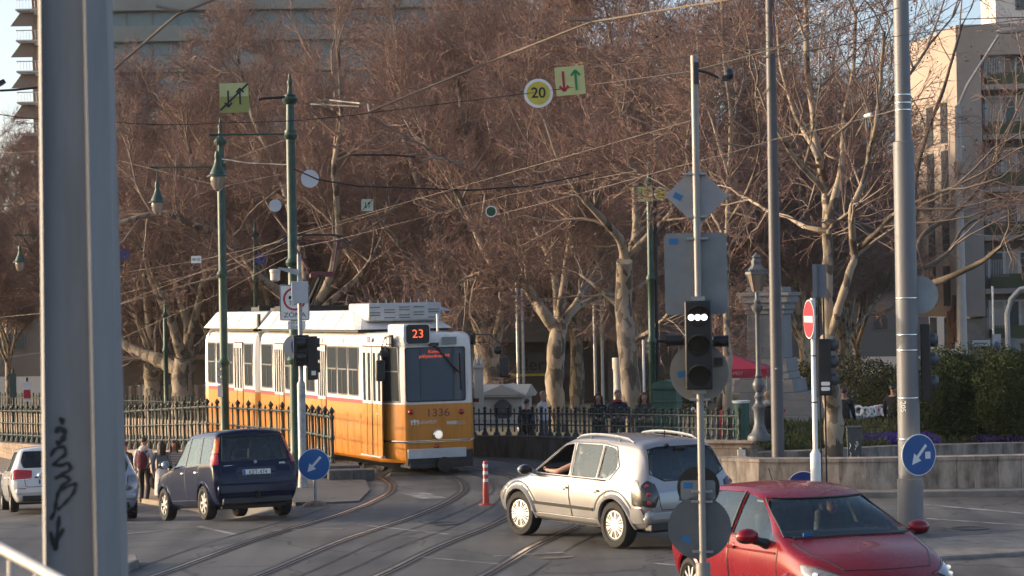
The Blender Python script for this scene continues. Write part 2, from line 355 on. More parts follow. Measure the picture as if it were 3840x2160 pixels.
# --- tall fence on the retaining wall along the descending road
LEFTF=[(-4.04,50.2),(-5.33,55),(-8.27,61),(-12.0,70),(-19.4,86),(-24.5,94.5)]
def fz_left(x,y): return float(np.interp(y,[50.2,55,61,70,86,95],[.16,.08,-.02,-.52,-1.12,-1.4]))
FLr=resample(LEFTF,.6)
b=MB(); wall_along(b,FLr+np.array([.2,.08]),.45,-1,lambda x,y:dip(y)-.6,lambda x,y:fz_left(x,y)-.22)
P=FLr.copy()
o=b.build("retaining_wall",BLK_WARM,smooth=0); uv_wall(o); tag(o,"warm beige block retaining wall under the tall green fence along the descending road","wall")
b=MB(); wall_along(b,FLr+np.array([.25,.1]),.56,-1,lambda x,y:fz_left(x,y)-.217,lambda x,y:fz_left(x,y)-.02)
cp=b.build("wall_coping",BLK_WARM,o,smooth=0); uv_wall(cp)
def post_mesh(H,k,name,n=8):
    pr=[(.085,0),(.088,.03),(.08,.05),(.078,.10),(.05,.17),(.036,.24),(.047,.26),(.047,.28),(.033,.31),(.030,.62),(.046,.67),(.046,.71),(.033,.74),(.030,1.08),(.045,1.13),(.045,1.18),(.026,1.20),(.030,1.235),(.052,1.27),(.052,1.30),(.03,1.335),(.012,1.365),(.003,1.385)]
    b=MB(); b.lathe([(r*k,z*H/1.385) for r,z in pr],n); return b.mesh(name,FENCEM,smooth=40)
def bal_mesh(H,k,name):
    pr=[(.004,.15),(.022,.20),(.024,.25),(.018,.28),(.016,.66),(.028,.69),(.028,.71),(.016,.74),(.016,1.12),(.027,1.15),(.027,1.17),(.018,1.19),(.026,1.215),(.014,1.25),(.003,1.29)]
    b=MB(); b.lathe([(r*k,z*H/1.385) for r,z in pr],6); return b.mesh(name,FENCEM,smooth=40)
def pend_mesh(H,k,name):
    b=MB(); b.lathe([(r*k,z*H/1.385) for r,z in [(.003,.57),(.026,.62),(.018,.66),(.018,.74),(.026,.77),(.003,.83)]],6); return b.mesh(name,FENCEM,smooth=40)
def fence(line,fz,H,step,label,k=1.0,rails=(.26,.70,1.15),pend=True,group=None):
    L=resample(line,step); root=thing("iron_fence",label,"fence",(L[0][0],L[0][1],fz(*L[0])),group=group)
    o3=Vector(root.location)
    pm=post_mesh(H,k,"fence_post"); bm_=bal_mesh(H,k,"baluster"); pdm=pend_mesh(H,k,"pendant")
    n=len(L)
    for i,(x,y) in enumerate(L):
        p=bpy.data.objects.new("post",pm); COL.objects.link(p); p.parent=root; p.location=Vector((x,y,fz(x,y)))-o3
        if i<n-1:
            x2,y2=(L[i]+L[i+1])/2
            p=bpy.data.objects.new("baluster",bm_); COL.objects.link(p); p.parent=root; p.location=Vector((x2,y2,fz(x2,y2)))-o3
    for h in rails:
        b=MB(); b.tube([Vector((x,y,fz(x,y)+h*H/1.385))-o3 for x,y in L],.021*k if h<1 else .024*k,6); b.build("rail",FENCEM,root)
    return root
fence(LEFTF,fz_left,1.385,.82,"tall dark green iron fence with ball finials between the tram and the descending road",k=1.3)
# --- low fence on the wall to the right of the tram
RIGHTF=[(-1.02,56.5),(.5,55),(2.4,51.5),(4.1,47.6),(4.62,46.6)]
def fz_right(x,y): return float(np.interp(y,[46.5,50,56.5],[.83,.72,.50]))
b=MB(); RW=resample([(-6,70)]+RIGHTF,.5); wall_along(b,RW+np.array([-.16,-.13]),.45,-1,lambda x,y:-.8,lambda x,y:(fz_right(x,y) if y<57 else .5)-.02)
o=b.build("parapet_wall",BLK_GREY,smooth=0); uv_wall(o); tag(o,"dark grey stone parapet wall under the low fence right of the tram","wall")
for dz in (.36,.24):
    b=MB(); b.tube([(x-.05+.0,y-.12,fz_right(x,y)-dz) for x,y in RW if y<57.5 and y>47.5],.02,6); b.build("cable_pipe",DARKMETAL,o)
fence(RIGHTF,fz_right,.72,.40,"low dark green iron fence on the grey parapet right of the tram",k=1.0,rails=(.50,1.02))
# --- fence on the park wall beyond the tracks
BACKF=[(-8.6,75.5),(-11,82),(-15.6,90),(-22.6,100),(-34,118)]
def fz_back(x,y): return float(np.interp(y,[56,75,82,90,100,120],[.5,-.12,-.30,-.48,-.62,-.9]))
BFr=resample([(-1.4,57.5)]+BACKF,.8)
b=MB(); wall_along(b,BFr,.4,1,lambda x,y:-2.6,lambda x,y:fz_back(x,y)-.02)
o=b.build("park_wall",BLK_WARM,smooth=0); uv_wall(o); tag(o,"brown stone wall of the park beyond the tram tracks behind the tall fence","wall")
fence(BACKF,fz_back,.9,.62,"far low iron fence on the park wall behind the tall fence",k=.8,rails=(.50,1.02))
# --- park ground
def parkz(x,y): return -.12-(max(y,50)-50)*.02
PARK=mat("park_gravel",(.20,.155,.115),.95,0,.3,.8,.3,20,col2=(.13,.125,.055))
pk=[(4.9,46.9),(2.75,51.6),(.9,55.1),(-.6,56.9),(-8.2,75.5),(-10.6,82),(-15.2,90),(-22.2,100),(-33.6,118),(-80,170),(90,170),(90,44.2),(9,43.6),(5.2,43.9)]
bm=bmesh.new(); f=bm.faces.new([bm.verts.new((x,y,0)) for x,y in pk]); bmesh.ops.triangulate(bm,faces=[f])
for _ in range(3): bmesh.ops.subdivide_edges(bm,edges=[e for e in bm.edges if e.calc_length()>4],cuts=1)
bmesh.ops.triangulate(bm,faces=bm.faces)
for v in bm.verts: v.co.z=parkz(v.co.x,v.co.y)
me=bpy.data.meshes.new("park_ground"); bm.normal_update(); bm.to_mesh(me); bm.free(); me.materials.append(PARK)
if me.polygons[0].normal.z<0: me.flip_normals()
o=bpy.data.objects.new("park_ground",me); COL.objects.link(o); tag(o,kind="structure")
# --- near travertine wall at right, planter wall behind it, pier and kerbs
def wz(v,d,zv): return W(v,zv,d)
NW=[(3.55,44.6),(4.6,43.6),(6.5,43.1),(9,43.0),(14,43.1),(22,43.5)]
b=MB(); NWr=resample(NW,.5); wall_along(b,NWr,.4,-1,lambda x,y:-.2,lambda x,y:.60+.004*x)
o=b.build("travertine_wall",BLK_TRAV,smooth=0); uv_wall(o); tag(o,"stained travertine wall with holes beside the road at right, nearest of the walls","wall")
b=MB(); wall_along(b,NWr+np.array([0,-.03]),.47,-1,lambda x,y:.603+.004*x,lambda x,y:.67+.004*x); cp=b.build("wall_coping",BLK_TRAV,o,smooth=0); uv_wall(cp)
PW=[(4.9,46.6),(6.2,47.2),(8.2,48.6),(11,49.4),(15,49.2),(22,48.2)]
b=MB(); PWr=resample(PW,.5); wall_along(b,PWr,.4,-1,lambda x,y:-.2,lambda x,y:.66-.012*x)
o=b.build("planter_wall",BLK_TRAV,smooth=0); uv_wall(o); tag(o,"low curved travertine planter wall under the flower beds and clipped bushes","wall")
b=MB(); b.box((4.35,46.45,.42),(1.15,.5,.82),-.35); b.box((4.35,46.43,.85),(1.25,.6,.05),-.35)
b.box((4.35,46.25,.36),(1.17,.2,.10),-.35)
o=b.build("stone_pier",BLK_WARM,smooth=0,bevel=.02); uv_wall(o); tag(o,"sunlit beige stone pier ending the low fence under the old lantern","pier")
b=MB(); b.box((4.62,46.08,.60),(.17,.12,.22),-.35); b.tube([(4.6,46.06,.5),(4.58,46.05,.2),(4.6,46.04,-.1)],.012,6); b.box((4.6,46.07,.73),(.06,.05,.05),-.35)
tag(b.build("junction_box",GALV,bevel=.01),"small grey electric junction box fixed to the beige stone pier","box")
KERB=mat("kerb_stone",(.20,.18,.16),.9,0,.25,3,.3,30)
b=MB(); wall_along(b,resample([(3.2,42.9),(5,42.55),(9,42.35),(14,42.4),(22,42.8)],.8),.3,-1,lambda x,y:-.1,lambda x,y:.11)
o=b.build("kerb",KERB,smooth=0,bevel=.02); tag(o,kind="structure")
b=MB(); b.add([(3.2,43.0,.105),(5,42.75,.105),(9,42.6,.105),(14,42.65,.105),(22,43,.105),(22,43.6,.105),(14,43.2,.105),(9,43.1,.105),(6.5,43.2,.105),(4.4,43.8,.105)],[tuple(range(10))])
tag(b.build("pavement",KERB,smooth=0),kind="structure")
# small traffic island at the lower right and at the lower left
def island(name,pts,h):
    b=MB(); b.prism([(p[0],p[1]) for p in pts],-.05,h); return tag(b.build(name,KERB,smooth=0,bevel=.03),kind="structure")
g=[sg(2285,1368),sg(2576,1345),sg(2700,1340),sg(2700,1392),sg(2576,1398),sg(2330,1412)]
island("traffic_island",g,.06)
island("kerb_island",[sg(150,1420),sg(345,1415),sg(350,1428),sg(300,1449),sg(120,1480)],.12)
# island around the end of the tall fence, its kerb facing the descending road
isl=[(-3.55,43.2),(-3.0,43.4),(-2.95,46),(-3.2,48.5),(-3.6,50.3),(-4.0,52),(-6.4,52),(-6.6,50),(-5.6,46.2),(-4.2,43.3)]
b=MB(); b.prism(isl,-1.5,.035,mi=0); tag(b.build("island_pavement",[asphalt("island_asphalt",(.11,.10,.092),.25)],smooth=0),kind="structure")
b=MB(); b.box((-4.0,49.9,.12),(1.1,1.2,.34),.15); b.box((-3.55,49.0,.09),(1.0,.5,.3),.15)
o=b.build("stone_block",BLK_GREY,smooth=0,bevel=.03); uv_wall(o); tag(o,"weathered stone block under the end post of the tall fence","stone block")
# pavement at the foot of the retaining wall
b=MB(); pl=resample([(-6.6,50.5),(-8.2,56),(-10.9,62),(-14.5,71),(-20,82),(-30,98)],.8)
wall_along(b,pl,2.6,1,lambda x,y:dip(y)-.5,lambda x,y:dip(y)+.12); o=b.build("wall_foot_pavement",mat("warm_pavement",(.27,.21,.16),.9,0,.25,2,.3,20),smooth=0); tag(o,kind="structure")
# ---------------- the tram ----------------
TTH=23.5
TM=Matrix.Translation((-1.66,50.3,0))@Matrix.Rotation(R(90+TTH),4,'Z'); TMI=TM.inverted()
def onp(vx,vy,Mi,ax,val):
    o=Mi@CAMP; d=Mi.to_3x3()@ray(vx,vy); t=(val-o[ax])/d[ax]; return o+d*t
def tz2(zx,zy): return ((700+zx/2.0125)/VS,(1080+zy/2.0125)/VS)
def tz1(zx,zy): return ((1480+zx/2.07)/VS,(1100+zy/2.07)/VS)
def sb(zx,y=1.15): return onp(*tz2(zx,600),TMI,1,y).x          # distance behind the nose of a picture column on the side
def fr(zx,zy,x=0): p=onp(*tz1(zx,zy),TMI,0,x); return p.y,p.z
ORANGE=mat("tram_orange",(.60,.215,.018),.35,0,.06,1.2,coat=.3)
TWHITE=mat("tram_white",(.74,.70,.66),.4,0,.05,1.0,coat=.2)
for _m in (ORANGE,TWHITE):
    N=_m.node_tree.nodes; L=_m.node_tree.links; bb=N["Principled BSDF"]; src=bb.inputs["Base Color"].links[0].from_socket
    tc=N.new("ShaderNodeTexCoord"); mp=N.new("ShaderNodeMapping"); mp.inputs["Scale"].default_value=(2.5,2.5,.35); nz=N.new("ShaderNodeTexNoise"); nz.inputs["Scale"].default_value=1.6; nz.inputs["Detail"].default_value=8; nz.inputs["Roughness"].default_value=.7
    cr=N.new("ShaderNodeValToRGB"); cr.color_ramp.elements[0].position=.34; cr.color_ramp.elements[0].color=(.66,.62,.58,1); cr.color_ramp.elements[1].position=.52; cr.color_ramp.elements[1].color=(1,1,1,1)
    mx=N.new("ShaderNodeMixRGB"); mx.blend_type='MULTIPLY'; mx.inputs[0].default_value=.75
    L.new(tc.outputs["Object"],mp.inputs[0]); L.new(mp.outputs[0],nz.inputs["Vector"]); L.new(nz.outputs["Fac"],cr.inputs[0]); L.new(src,mx.inputs[1]); L.new(cr.outputs[0],mx.inputs[2]); L.new(mx.outputs[0],bb.inputs["Base Color"])
TRED=mat("tram_maroon",(.30,.035,.045),.4)
TGLASS=glass("tram_window_glass",dark=(.026,.029,.032),trans=0,ior=1.7)
WSG=glass("tram_windscreen_glass",dark=(.06,.09,.125),trans=0,ior=1.75)
TFR=mat("tram_window_frame",(.10,.095,.09),.5)
TGREY=mat("tram_grey_metal",(.42,.43,.44),.45,.2)
LED=mat("led_red",(.3,.03,.02),.5,0,0,emit=(1,.13,.06),estr=.25)
LEDO=mat("led_orange",(.3,.1,.02),.5,0,0,emit=(1,.13,.045),estr=.55)
tram=thing("tram","yellow and white articulated tram showing 23 on the curved track behind the green fence","tram",(-1.66,50.3,0),R(90+TTH))
LA=sb(545)
def plan(L,front=True):
    if front: h=[(0,.64),(.012,.745),(.035,.79),(.075,.82),(.72,1.11),(1.0,1.15),(L-.12,1.15),(L,1.04)]
    else: h=[(0,1.04),(.12,1.15),(L-.12,1.15),(L,1.04)]
    return h+[(x,-y) for x,y in h[::-1]]
def shell(b,pl,levels,x0=0,M_=None,mi=0,closed_top=True):
    P=np.array(pl,float); n=len(P); nx=np.roll(P,-1,0)-np.roll(P,1,0); N_=np.stack([-nx[:,1],nx[:,0]],1); N_/=np.linalg.norm(N_,axis=1)[:,None]
    c=P.mean(0); N_*=np.sign(((P-c)*N_).sum(1))[:,None]
    vs=[];fs=[]
    for z,ins in levels:
        Q=P-N_*ins
        for q in Q: vs.append((q[0]+x0,q[1],z))
    for k in range(len(levels)-1):
        for i in range(n): j=(i+1)%n; fs.append((k*n+i,k*n+j,(k+1)*n+j,(k+1)*n+i))
    fs.append(tuple(range(n))); fs.append(tuple(range((len(levels)-1)*n,len(levels)*n)))
    b.add(vs,fs,mi)
def car_section(root,L,front):
    pl=plan(L,front)
    b=MB(); shell(b,pl,[(.27,.07),(.33,.02),(.45,0),(1.0,-.005),(1.563,0)]); lo=b.build("lower_body",ORANGE,root,smooth=16)
    b=MB(); shell(b,pl,[(1.564,.001),(2.2,0),(2.85,.02),(3.0,.045),(3.09,.10),(3.14,.2),(3.16,.5)]); up=b.build("upper_body",TWHITE,root,smooth=20)
    b=MB(); shell(b,pl,[(.12,.35),(.27,.12)]); b.build("underframe",BLACK,root)
    x0=1.95 if front else .1
    # roof fairing
    zt=3.66; xt=x0+(.95 if front else .12)
    bo=[(x0,1.12),(x0+.2,1.22),(L-.14,1.22),(L-.14,-1.22),(x0+.2,-1.22),(x0,-1.12)]
    to=[(xt,.72),(xt+.3,.86),(L-.26,.86),(L-.26,-.86),(xt+.3,-.86),(xt,-.72)]
    b=MB(); n=6; vs=[(x,y,3.22) for x,y in bo]+[(x,y,zt) for x,y in to]; b.add(vs,[tuple(range(n)),tuple(range(n,2*n))]+[(i,(i+1)%n,n+(i+1)%n,n+i) for i in range(n)])
    rf=b.build("roof_fairing",TWHITE,root,smooth=0,bevel=.02)
    b=MB()
    k=1
    while x0+.9+k*1.25<L-.5:
        xx=x0+.35+k*1.25
        for s in (1,-1): b.tube([(xx,s*1.2235,3.24),(xx+.1,s*.868,zt-.01)],.006,4)
        k+=1
    b.build("panel_seam",TFR,rf,smooth=0)
    b=MB(); b.box(((x0+L)/2,0,3.19),(L-x0-.4,2.24,.07)); b.build("roof_gap",BLACK,root)
    return lo,up
lo,up=car_section(tram,LA,True)
def side_window(root,x0,x1,z0=1.70,z1=2.84,y=1.152,trans=True,name="window"):
    w=x1-x0;h=z1-z0;cx=(x0+x1)/2;cz=(z0+z1)/2
    b=MB(); b.prism(rrect(w,h,.06,(cx,cz)),y,y+.006,'y',0); f=b.build(name,TFR,root)
    b=MB(); b.prism(rrect(w-.07,h-.07,.05,(cx,cz)),y+.006,y+.009,'y'); b.build("pane",TGLASS,f)
    if trans:
        b=MB(); b.box((cx,y+.011,z0+h*.53),(w-.05,.012,.035)); b.box((cx,y+.0105,z0+h*.265),(.018,.01,h*.5)); b.build("transom",TFR,f)
    return f
def door(root,x0,x1,n=4,y=1.152):
    b=MB(); b.box(((x0+x1)/2,y+.002,1.62),(x1-x0,.008,2.5)); d=b.build("door",mat("door_recess_shade",(.10,.045,.02),.7),root)  # flat backing plate; shadow of the door recess is put into its dark colour
    w=(x1-x0)/n
    for i in range(n):
        a=x0+w*(i+.5); pr=.012 if i%2 else .018
        b=MB(); b.box((a,y+pr,.98),(w*.86,.012,1.16),mi=0); b.box((a,y+pr,2.20),(w*.86,.012,1.27),mi=1); lf=b.build("door_leaf",[ORANGE,TWHITE],d,bevel=.004)
        b=MB(); b.prism(rrect(w*.5,1.08,.03,(a,2.17)),y+pr+.006,y+pr+.010,'y'); b.build("door_glass",TGLASS,lf)
    b=MB(); b.box(((x0+x1)/2,y+.02,.40),(x1-x0+.04,.10,.035)); b.build("door_step",TGREY,d)
def stripe(root,x0,x1): 
    b=MB(); b.box(((x0+x1)/2,1.1525,1.585),(x1-x0,.008,.085)); b.build("maroon_stripe",TRED,root); b=MB(); b.box(((x0+x1)/2,-1.1525,1.585),(x1-x0,.008,.085)); b.build("maroon_stripe",TRED,root)
d1=(sb(1478),sb(1328)); d2=(sb(1052),sb(992)); d3=(sb(735),sb(666))
stripe(tram,1.0,d1[0]); stripe(tram,d1[1],d2[0]); stripe(tram,d2[1],d3[0]); stripe(tram,d3[1],LA-.13)
for dd in (d1,d2,d3): door(tram,*dd)
for a,c in ((1297,1220),(1213,1139),(1134,1061),(966,900),(880,818),(803,742),(647,566)): side_window(tram,sb(a),sb(c))
# other side, seen only from elsewhere
for k in range(8):
    f=side_window(tram,1.3+k*1.0,2.1+k*1.0); f.scale=(1,-1,1)
# cab side window on the tapering nose
def taper_panel(name,mt,x0,x1,z0,z1,off,root,s=1,sl=.0):
    def yy(x): return float(np.interp(x,[.075,.72,1.0],[.82,1.11,1.15]))+off
    b=MB(); pts=[(x0,z0),(x1,z0),(x1,z1),(x0+sl,z1)]
    q=[(x0,yy(x0),z0),(x1,yy(x1),z0),(x1,yy(x1),z1),(x0+sl,yy(x0+sl),z1)]; 
    q2=[(a,b_-.02,c) for a,b_,c in q]
    b.add([(a,b_*s,c) for a,b_,c in q+q2],[(0,1,2,3),(7,6,5,4),(0,4,5,1),(1,5,6,2),(2,6,7,3),(3,7,4,0)]); return b.build(name,mt,root,smooth=0,bevel=.004)
for s in (1,-1):
    f=taper_panel("cab_window",TFR,.15,.70,1.60,2.86,.008,tram,s,.05); taper_panel("pane",TGLASS,.185,.67,1.64,2.82,.014,f,s,.05); taper_panel("transom",TFR,.18,.68,2.28,2.31,.02,f,s,.02)
# front
(yl,zt_)=fr(75,422); (yr,_q)=fr(545,418); (yl2,zb_)=fr(88,848); (yr2,_q)=fr(552,846)
yo=(yl+yr)/2
def quadr(y0a,y1a,za,y0b,y1b,zb,r=.06):
    c=[(y0a,za),(y1a,za),(y1b,zb),(y0b,zb)]; o=[]
    for i in range(4):
        p=Vector(c[i]); a=Vector(c[i-1]); n=Vector(c[(i+1)%4]); A=p+(a-p).normalized()*r; B=p+(n-p).normalized()*r
        for t in (0,.33,.67,1): o.append(tuple(A*(1-t)**2+p*2*t*(1-t)+B*t*t))
    return o
ws=quadr(yl,yr,zt_,yl2,yr2,zb_); wsi=quadr(yl-.03,yr+.03,zt_-.03,yl2-.03,yr2+.03,zb_+.03)
b=MB(); b.prism(ws,-.012,.0,'x'); wf=b.build("windscreen_frame",BLACK,tram)
b=MB(); b.prism(wsi,-.016,-.013,'x'); b.build("windscreen",WSG,wf)
b=MB(); b.box((-.019,yl-.36,(zt_+zb_)/2),(.004,.012,zt_-zb_-.08)); b.box((-.019,yr+.30,(zt_+zb_)/2),(.004,.014,zt_-zb_-.08)); b.build("windscreen_divider",BLACK,wf)
text("Keleti",.10,LED,"destination_text",tram,(-.022,(fr(305,450)[0]),fr(305,452)[1]),(math.pi/2,0,-math.pi/2),sx=1.25)
text("pályaudvar M",.105,LED,"destination_text",tram,(-.022,fr(305,486)[0],fr(305,486)[1]),(math.pi/2,0,-math.pi/2),sx=1.3)
# wipers
wip=MB(); a=fr(290,395);c_=fr(495,610); wip.tube([(-.03,*a),(-.05,(a[0]+c_[0])/2,(a[1]+c_[1])/2),(-.035,*c_)],.018,6); a2=fr(315,400); c2=fr(470,620); wip.tube([(-.03,*a2),(-.05,*fr(395,500)),(-.035,*c2)],.012,6)
p=fr(500,460);q=fr(512,750); wip.tube([(-.034,*p),(-.034,*q)],.018,6); wip.box((-.03,fr(300,395)[0],fr(300,395)[1]),(.06,.22,.07)); wip.build("windscreen_wiper",BLACK,tram)
# destination box
bx=[fr(92,245,-.1),fr(270,250,-.1),fr(268,388,-.1)]
y0,y1,z1,z0=bx[0][0],bx[1][0],bx[0][1],bx[2][1]
b=MB(); b.prism(rrect(abs(y0-y1)+.09,z1-z0+.03,.06,((y0+y1)/2+.02,(z0+z1)/2)),-.07,.9,'x'); db=b.build("destination_box",TWHITE,tram)
b=MB(); b.prism(rrect(abs(y0-y1),z1-z0,.07,((y0+y1)/2,(z0+z1)/2)),-.085,-.07,'x'); b.build("display",BLACK,db)
text("23",.26,LEDO,"route_number",tram,(-.088,(y0+y1)/2,(z0+z1)/2-.0),(math.pi/2,0,-math.pi/2),sx=1.1)
# vent, lamps, trims, numbers
p=fr(365,338);q=fr(480,395); b=MB(); b.box((.0,(p[0]+q[0])/2,(p[1]+q[1])/2),(.03,abs(p[0]-q[0]),p[1]-q[1])); vt=b.build("vent",TGREY,tram)
b=MB()
for i in range(7): b.box((-.018,(p[0]+q[0])/2,q[1]+(p[1]-q[1])*(i+.5)/7),(.008,abs(p[0]-q[0])*.94,.010))
b.build("vent_slat",TFR,vt)
HLM=mat("headlight_lens",(.9,.85,.75),.2,0,0,emit=(1,.86,.68),estr=.22)
CHROME=mat("chrome",(.75,.74,.72),.18,1.0,.05)
hy,hz=fr(333,1095); b=MB(); b.lathe([(.115,.02),(.12,-.05),(.10,-.07),(.092,-.05)],24,(0,hy,hz),'x'); h=b.build("headlight",CHROME,tram); b=MB(); b.lathe([(.001,-.05),(.088,-.052),(.07,-.075),(.001,-.085)],24,(0,hy,hz),'x'); b.build("lens",HLM,h)
TAILR=mat("red_lamp_lens",(.35,.01,.01),.2,0,.1,20,coat=.6)
for zx,zy,r in ((125,922,.055),(517,918,.055),(326,1187,.05)):
    y,z=fr(zx,zy); b=MB(); b.lathe([(r*1.15,.01),(r*1.15,-.02),(r,-.035),(r*.6,-.055),(.002,-.06)],18,(0,y,z),'x'); b.build("marker_lamp",TAILR,tram)
NUM=mat("maroon_lettering",(.16,.03,.05),.5); LETW=mat("white_lettering",(.7,.66,.58),.5); LETG=mat("pale_grey_lettering",(.52,.48,.44),.5)
y,z=fr(335,928); text("1336",.25,NUM,"fleet_number",tram,(-.004,y,z),(math.pi/2,0,-math.pi/2),sx=1.15)
y,z=fr(250,1001); text("BUDAPEST",.10,LETW,"lettering",tram,(-.004,y,z),(math.pi/2,0,-math.pi/2))
# little emblem beside the lettering and the operator plate
y,z=fr(155,1000); b=MB()
for k,(dy,r) in enumerate(((.07,.03),(0,.04),(-.07,.03))): b.lathe([(r,-.002),(r,-.006)],10,(0,y+dy,z+.02),'x'); b.box((-.004,y+dy,z-.035),(.004,.03,.06))
b.build("emblem",LETW,tram)
y,z=fr(432,1003); b=MB(); b.box((-.004,y,z),(.004,.17,.07)); b.lathe([(.045,-.002),(.045,-.007)],16,(0,y-.11,z),'x'); b.build("operator_plate",LETG,tram)
y,z=fr(505,1003); text("BUDAPESTI\nKÖZLEKEDÉS",.045,LETG,"lettering",tram,(-.004,y-.02,z),(math.pi/2,0,-math.pi/2))
b=MB(); yL,z=fr(0,1157); 
b.box((-.012,0,z+.012),(.03,1.50,.022)); b.box((-.012,0,z-.022),(.03,1.50,.02))
for s in (1,-1): b.tube([(-.02,s*.75,z-.005),(.075,s*.835,z-.005),(.72,s*1.125,z-.005)],.022,6)
b.build("chrome_strip",CHROME,tram)
p=fr(98,1212);q=fr(550,1266); b=MB(); b.box((-.03,(p[0]+q[0])/2,(p[1]+q[1])/2),(.06,abs(p[0]-q[0]),p[1]-q[1])); b.build("bumper_bar",mat("bumper_grey_white",(.50,.49,.48),.5,0,.1,3),tram,bevel=.01)
b=MB(); b.box((-.015,0,.38),(.06,1.56,.32)); b.build("buffer_recess",BLACK,tram,bevel=.01)
b=MB(); b.box((.2,0,.22),(.6,1.5,.12)); b.cyl((-.1,0,.20),(.4,0,.20),.05,8); b.build("lifeguard",BLACK,tram)
y,z=fr(360,1322); b=MB(); b.lathe([(.10,-.02),(.12,-.16),(.165,-.20),(.165,-.235),(.03,-.24)],22,(0,y,z),'x'); b.build("coupler",DARKMETAL,tram)
# wheels under the tram
for xw in (1.7,3.4,7.0,8.7):
    for s in (1,-1): b=MB(); b.lathe([(.32,-.06),(.34,0),(.34,.05),(.2,.07),(.05,.07)],18,(xw,s*.74,.33),'y'); b.build("wheel",DARKMETAL,tram)
# mirrors
for s,yy in ((1,1.12),(-1,-1.12)):
    b=MB(); b.box((.35,s*.98,2.98),(.16,.06,.26)); b.tube([(.3,s*1.0,3.07),(.0,s*1.25,3.07),(-.22,s*1.42,2.85),(-.25,s*1.43,2.62)],.014,6); b.tube([(.3,s*1.0,2.90),(.02,s*1.22,2.90),(-.2,s*1.38,2.72)],.012,6); b.tube([(-.02,s*1.24,3.06),(-.02,s*1.22,2.9)],.012,6)
    mr=b.build("mirror_bracket",BLACK,tram)
    b=MB(); b.box((-.26,s*1.47,2.34),(.10,.20,.46)); b.build("mirror",BLACK,mr,bevel=.03)
    b=MB(); b.ell((-.2,s*1.36,2.72),(.05,.11,.09)); b.build("mirror",BLACK,mr)
# logo plate on the white side
b=MB(); x0=sb(1378); b.box((x0,1.153,3.0),(.26,.006,.11)); lp=b.build("operator_plate",mat("violet_plate",(.10,.02,.13),.5),tram); b=MB(); b.lathe([(.05,1.150),(.05,1.160)],16,(x0-.16,0,3.0),'y'); b.build("plate_ring",WHITEP,lp)
text("BKK",.09,WHITEP,"lettering",tram,(x0+.03,1.158,3.0),(math.pi/2,0,math.pi),sx=.8)
for zx,sz in ((1172,.13),(1015,.13)):
    b=MB(); x0=sb(zx); b.prism(circle(.05,10,(x0,3.0)),1.152,1.157,'y'); b.box((x0,1.154,2.93),(.09,.004,.08)); b.build("crest",mat("faint_grey_crest",(.5,.47,.45),.5),tram)
# roof equipment
b=MB(); xb=onp(*tz2(1925,160),TMI,1,-.93).x; b.box((xb+.7,-.03,3.61),(1.4,1.8,.42)); ac=b.build("air_conditioner",TGREY,tram,bevel=.05)
b=MB()
for cy in (-.72,-.36,0,.36,.72):
    for k in range(5):
        if (k+int(cy*3))%3!=2: b.box((xb-.004,cy,3.48+.06*k),(.02,.26,.020))
b.build("louvre",TFR,ac,smooth=0)
b=MB()
for k in range(9): b.tube([(xb+.1,-.8+.2*k,3.8),(xb+.1,-.8+.2*k,3.9)],.008,4)
b.build("roof_pin",TGREY,ac)
b=MB(); b.add([(xb+.2,-.9,3.62),(xb+1.3,-.9,3.62),(xb+1.3,-.9,3.8),(xb+.5,-.9,3.78),(xb+.2,-1.3,3.62),(xb+1.3,-1.3,3.62)],[(0,1,2,3),(0,4,5,1),(3,4,0),(2,5,1),(3,2,5,4)]); b.build("side_fairing",TGREY,tram)
b=MB(); b.box((LA-.9,0,3.72),(1.5,1.5,.14)); b.build("resistor_box",DARKMETAL,tram)
b=MB(); b.cyl((.9,-.35,3.15),(.9,-.35,3.55),.03,8); b.build("antenna",TWHITE,tram)
# pantograph
bp=onp(785,770,TMI,1,0); kn=onp(809,690,TMI,1,0); hx=(bp.x+kn.x)/2
PG=mat("pantograph_paint",(.10,.022,.028),.5); 
b=MB(); zc=3.68
b.box((bp.x,0,zc+.06),(.9,.9,.08))
b.tube([(bp.x+.15,.08,zc+.1),(kn.x-.1,.05,4.55)],.05,8); b.tube([(bp.x+.32,-.1,zc+.1),(kn.x+.05,-.05,4.5)],.02,6)
pa=b.build("pantograph",DARKMETAL,tram)
b=MB(); b.box((kn.x,0,4.58),(.12,.62,.14)); b.tube([(kn.x,.30,4.6),(kn.x+.5,.62,5.45)],.028,6); b.tube([(kn.x,-.30,4.6),(kn.x+.5,-.62,5.45)],.028,6); b.tube([(kn.x+.02,.33,4.62),(kn.x-.05,.38,4.75)],.04,6); b.tube([(kn.x+.5,.62,5.45),(kn.x+.5,-.62,5.45)],.02,6); b.build("upper_arm",PG,pa)
b=MB()
for dx in (.38,.66): b.tube([(kn.x+dx,.95,5.36),(kn.x+dx,.72,5.54),(kn.x+dx,.5,5.60),(kn.x+dx,-.5,5.60),(kn.x+dx,-.72,5.54),(kn.x+dx,-.95,5.36)],.022,6)
for s in (.6,-.6): b.tube([(kn.x+.38,s,5.58),(kn.x+.66,s,5.58)],.015,6); b.tube([(kn.x+.52,s,5.58),(kn.x+.5,s,5.4)],.015,6)
b.build("collector_head",BLACK,pa)
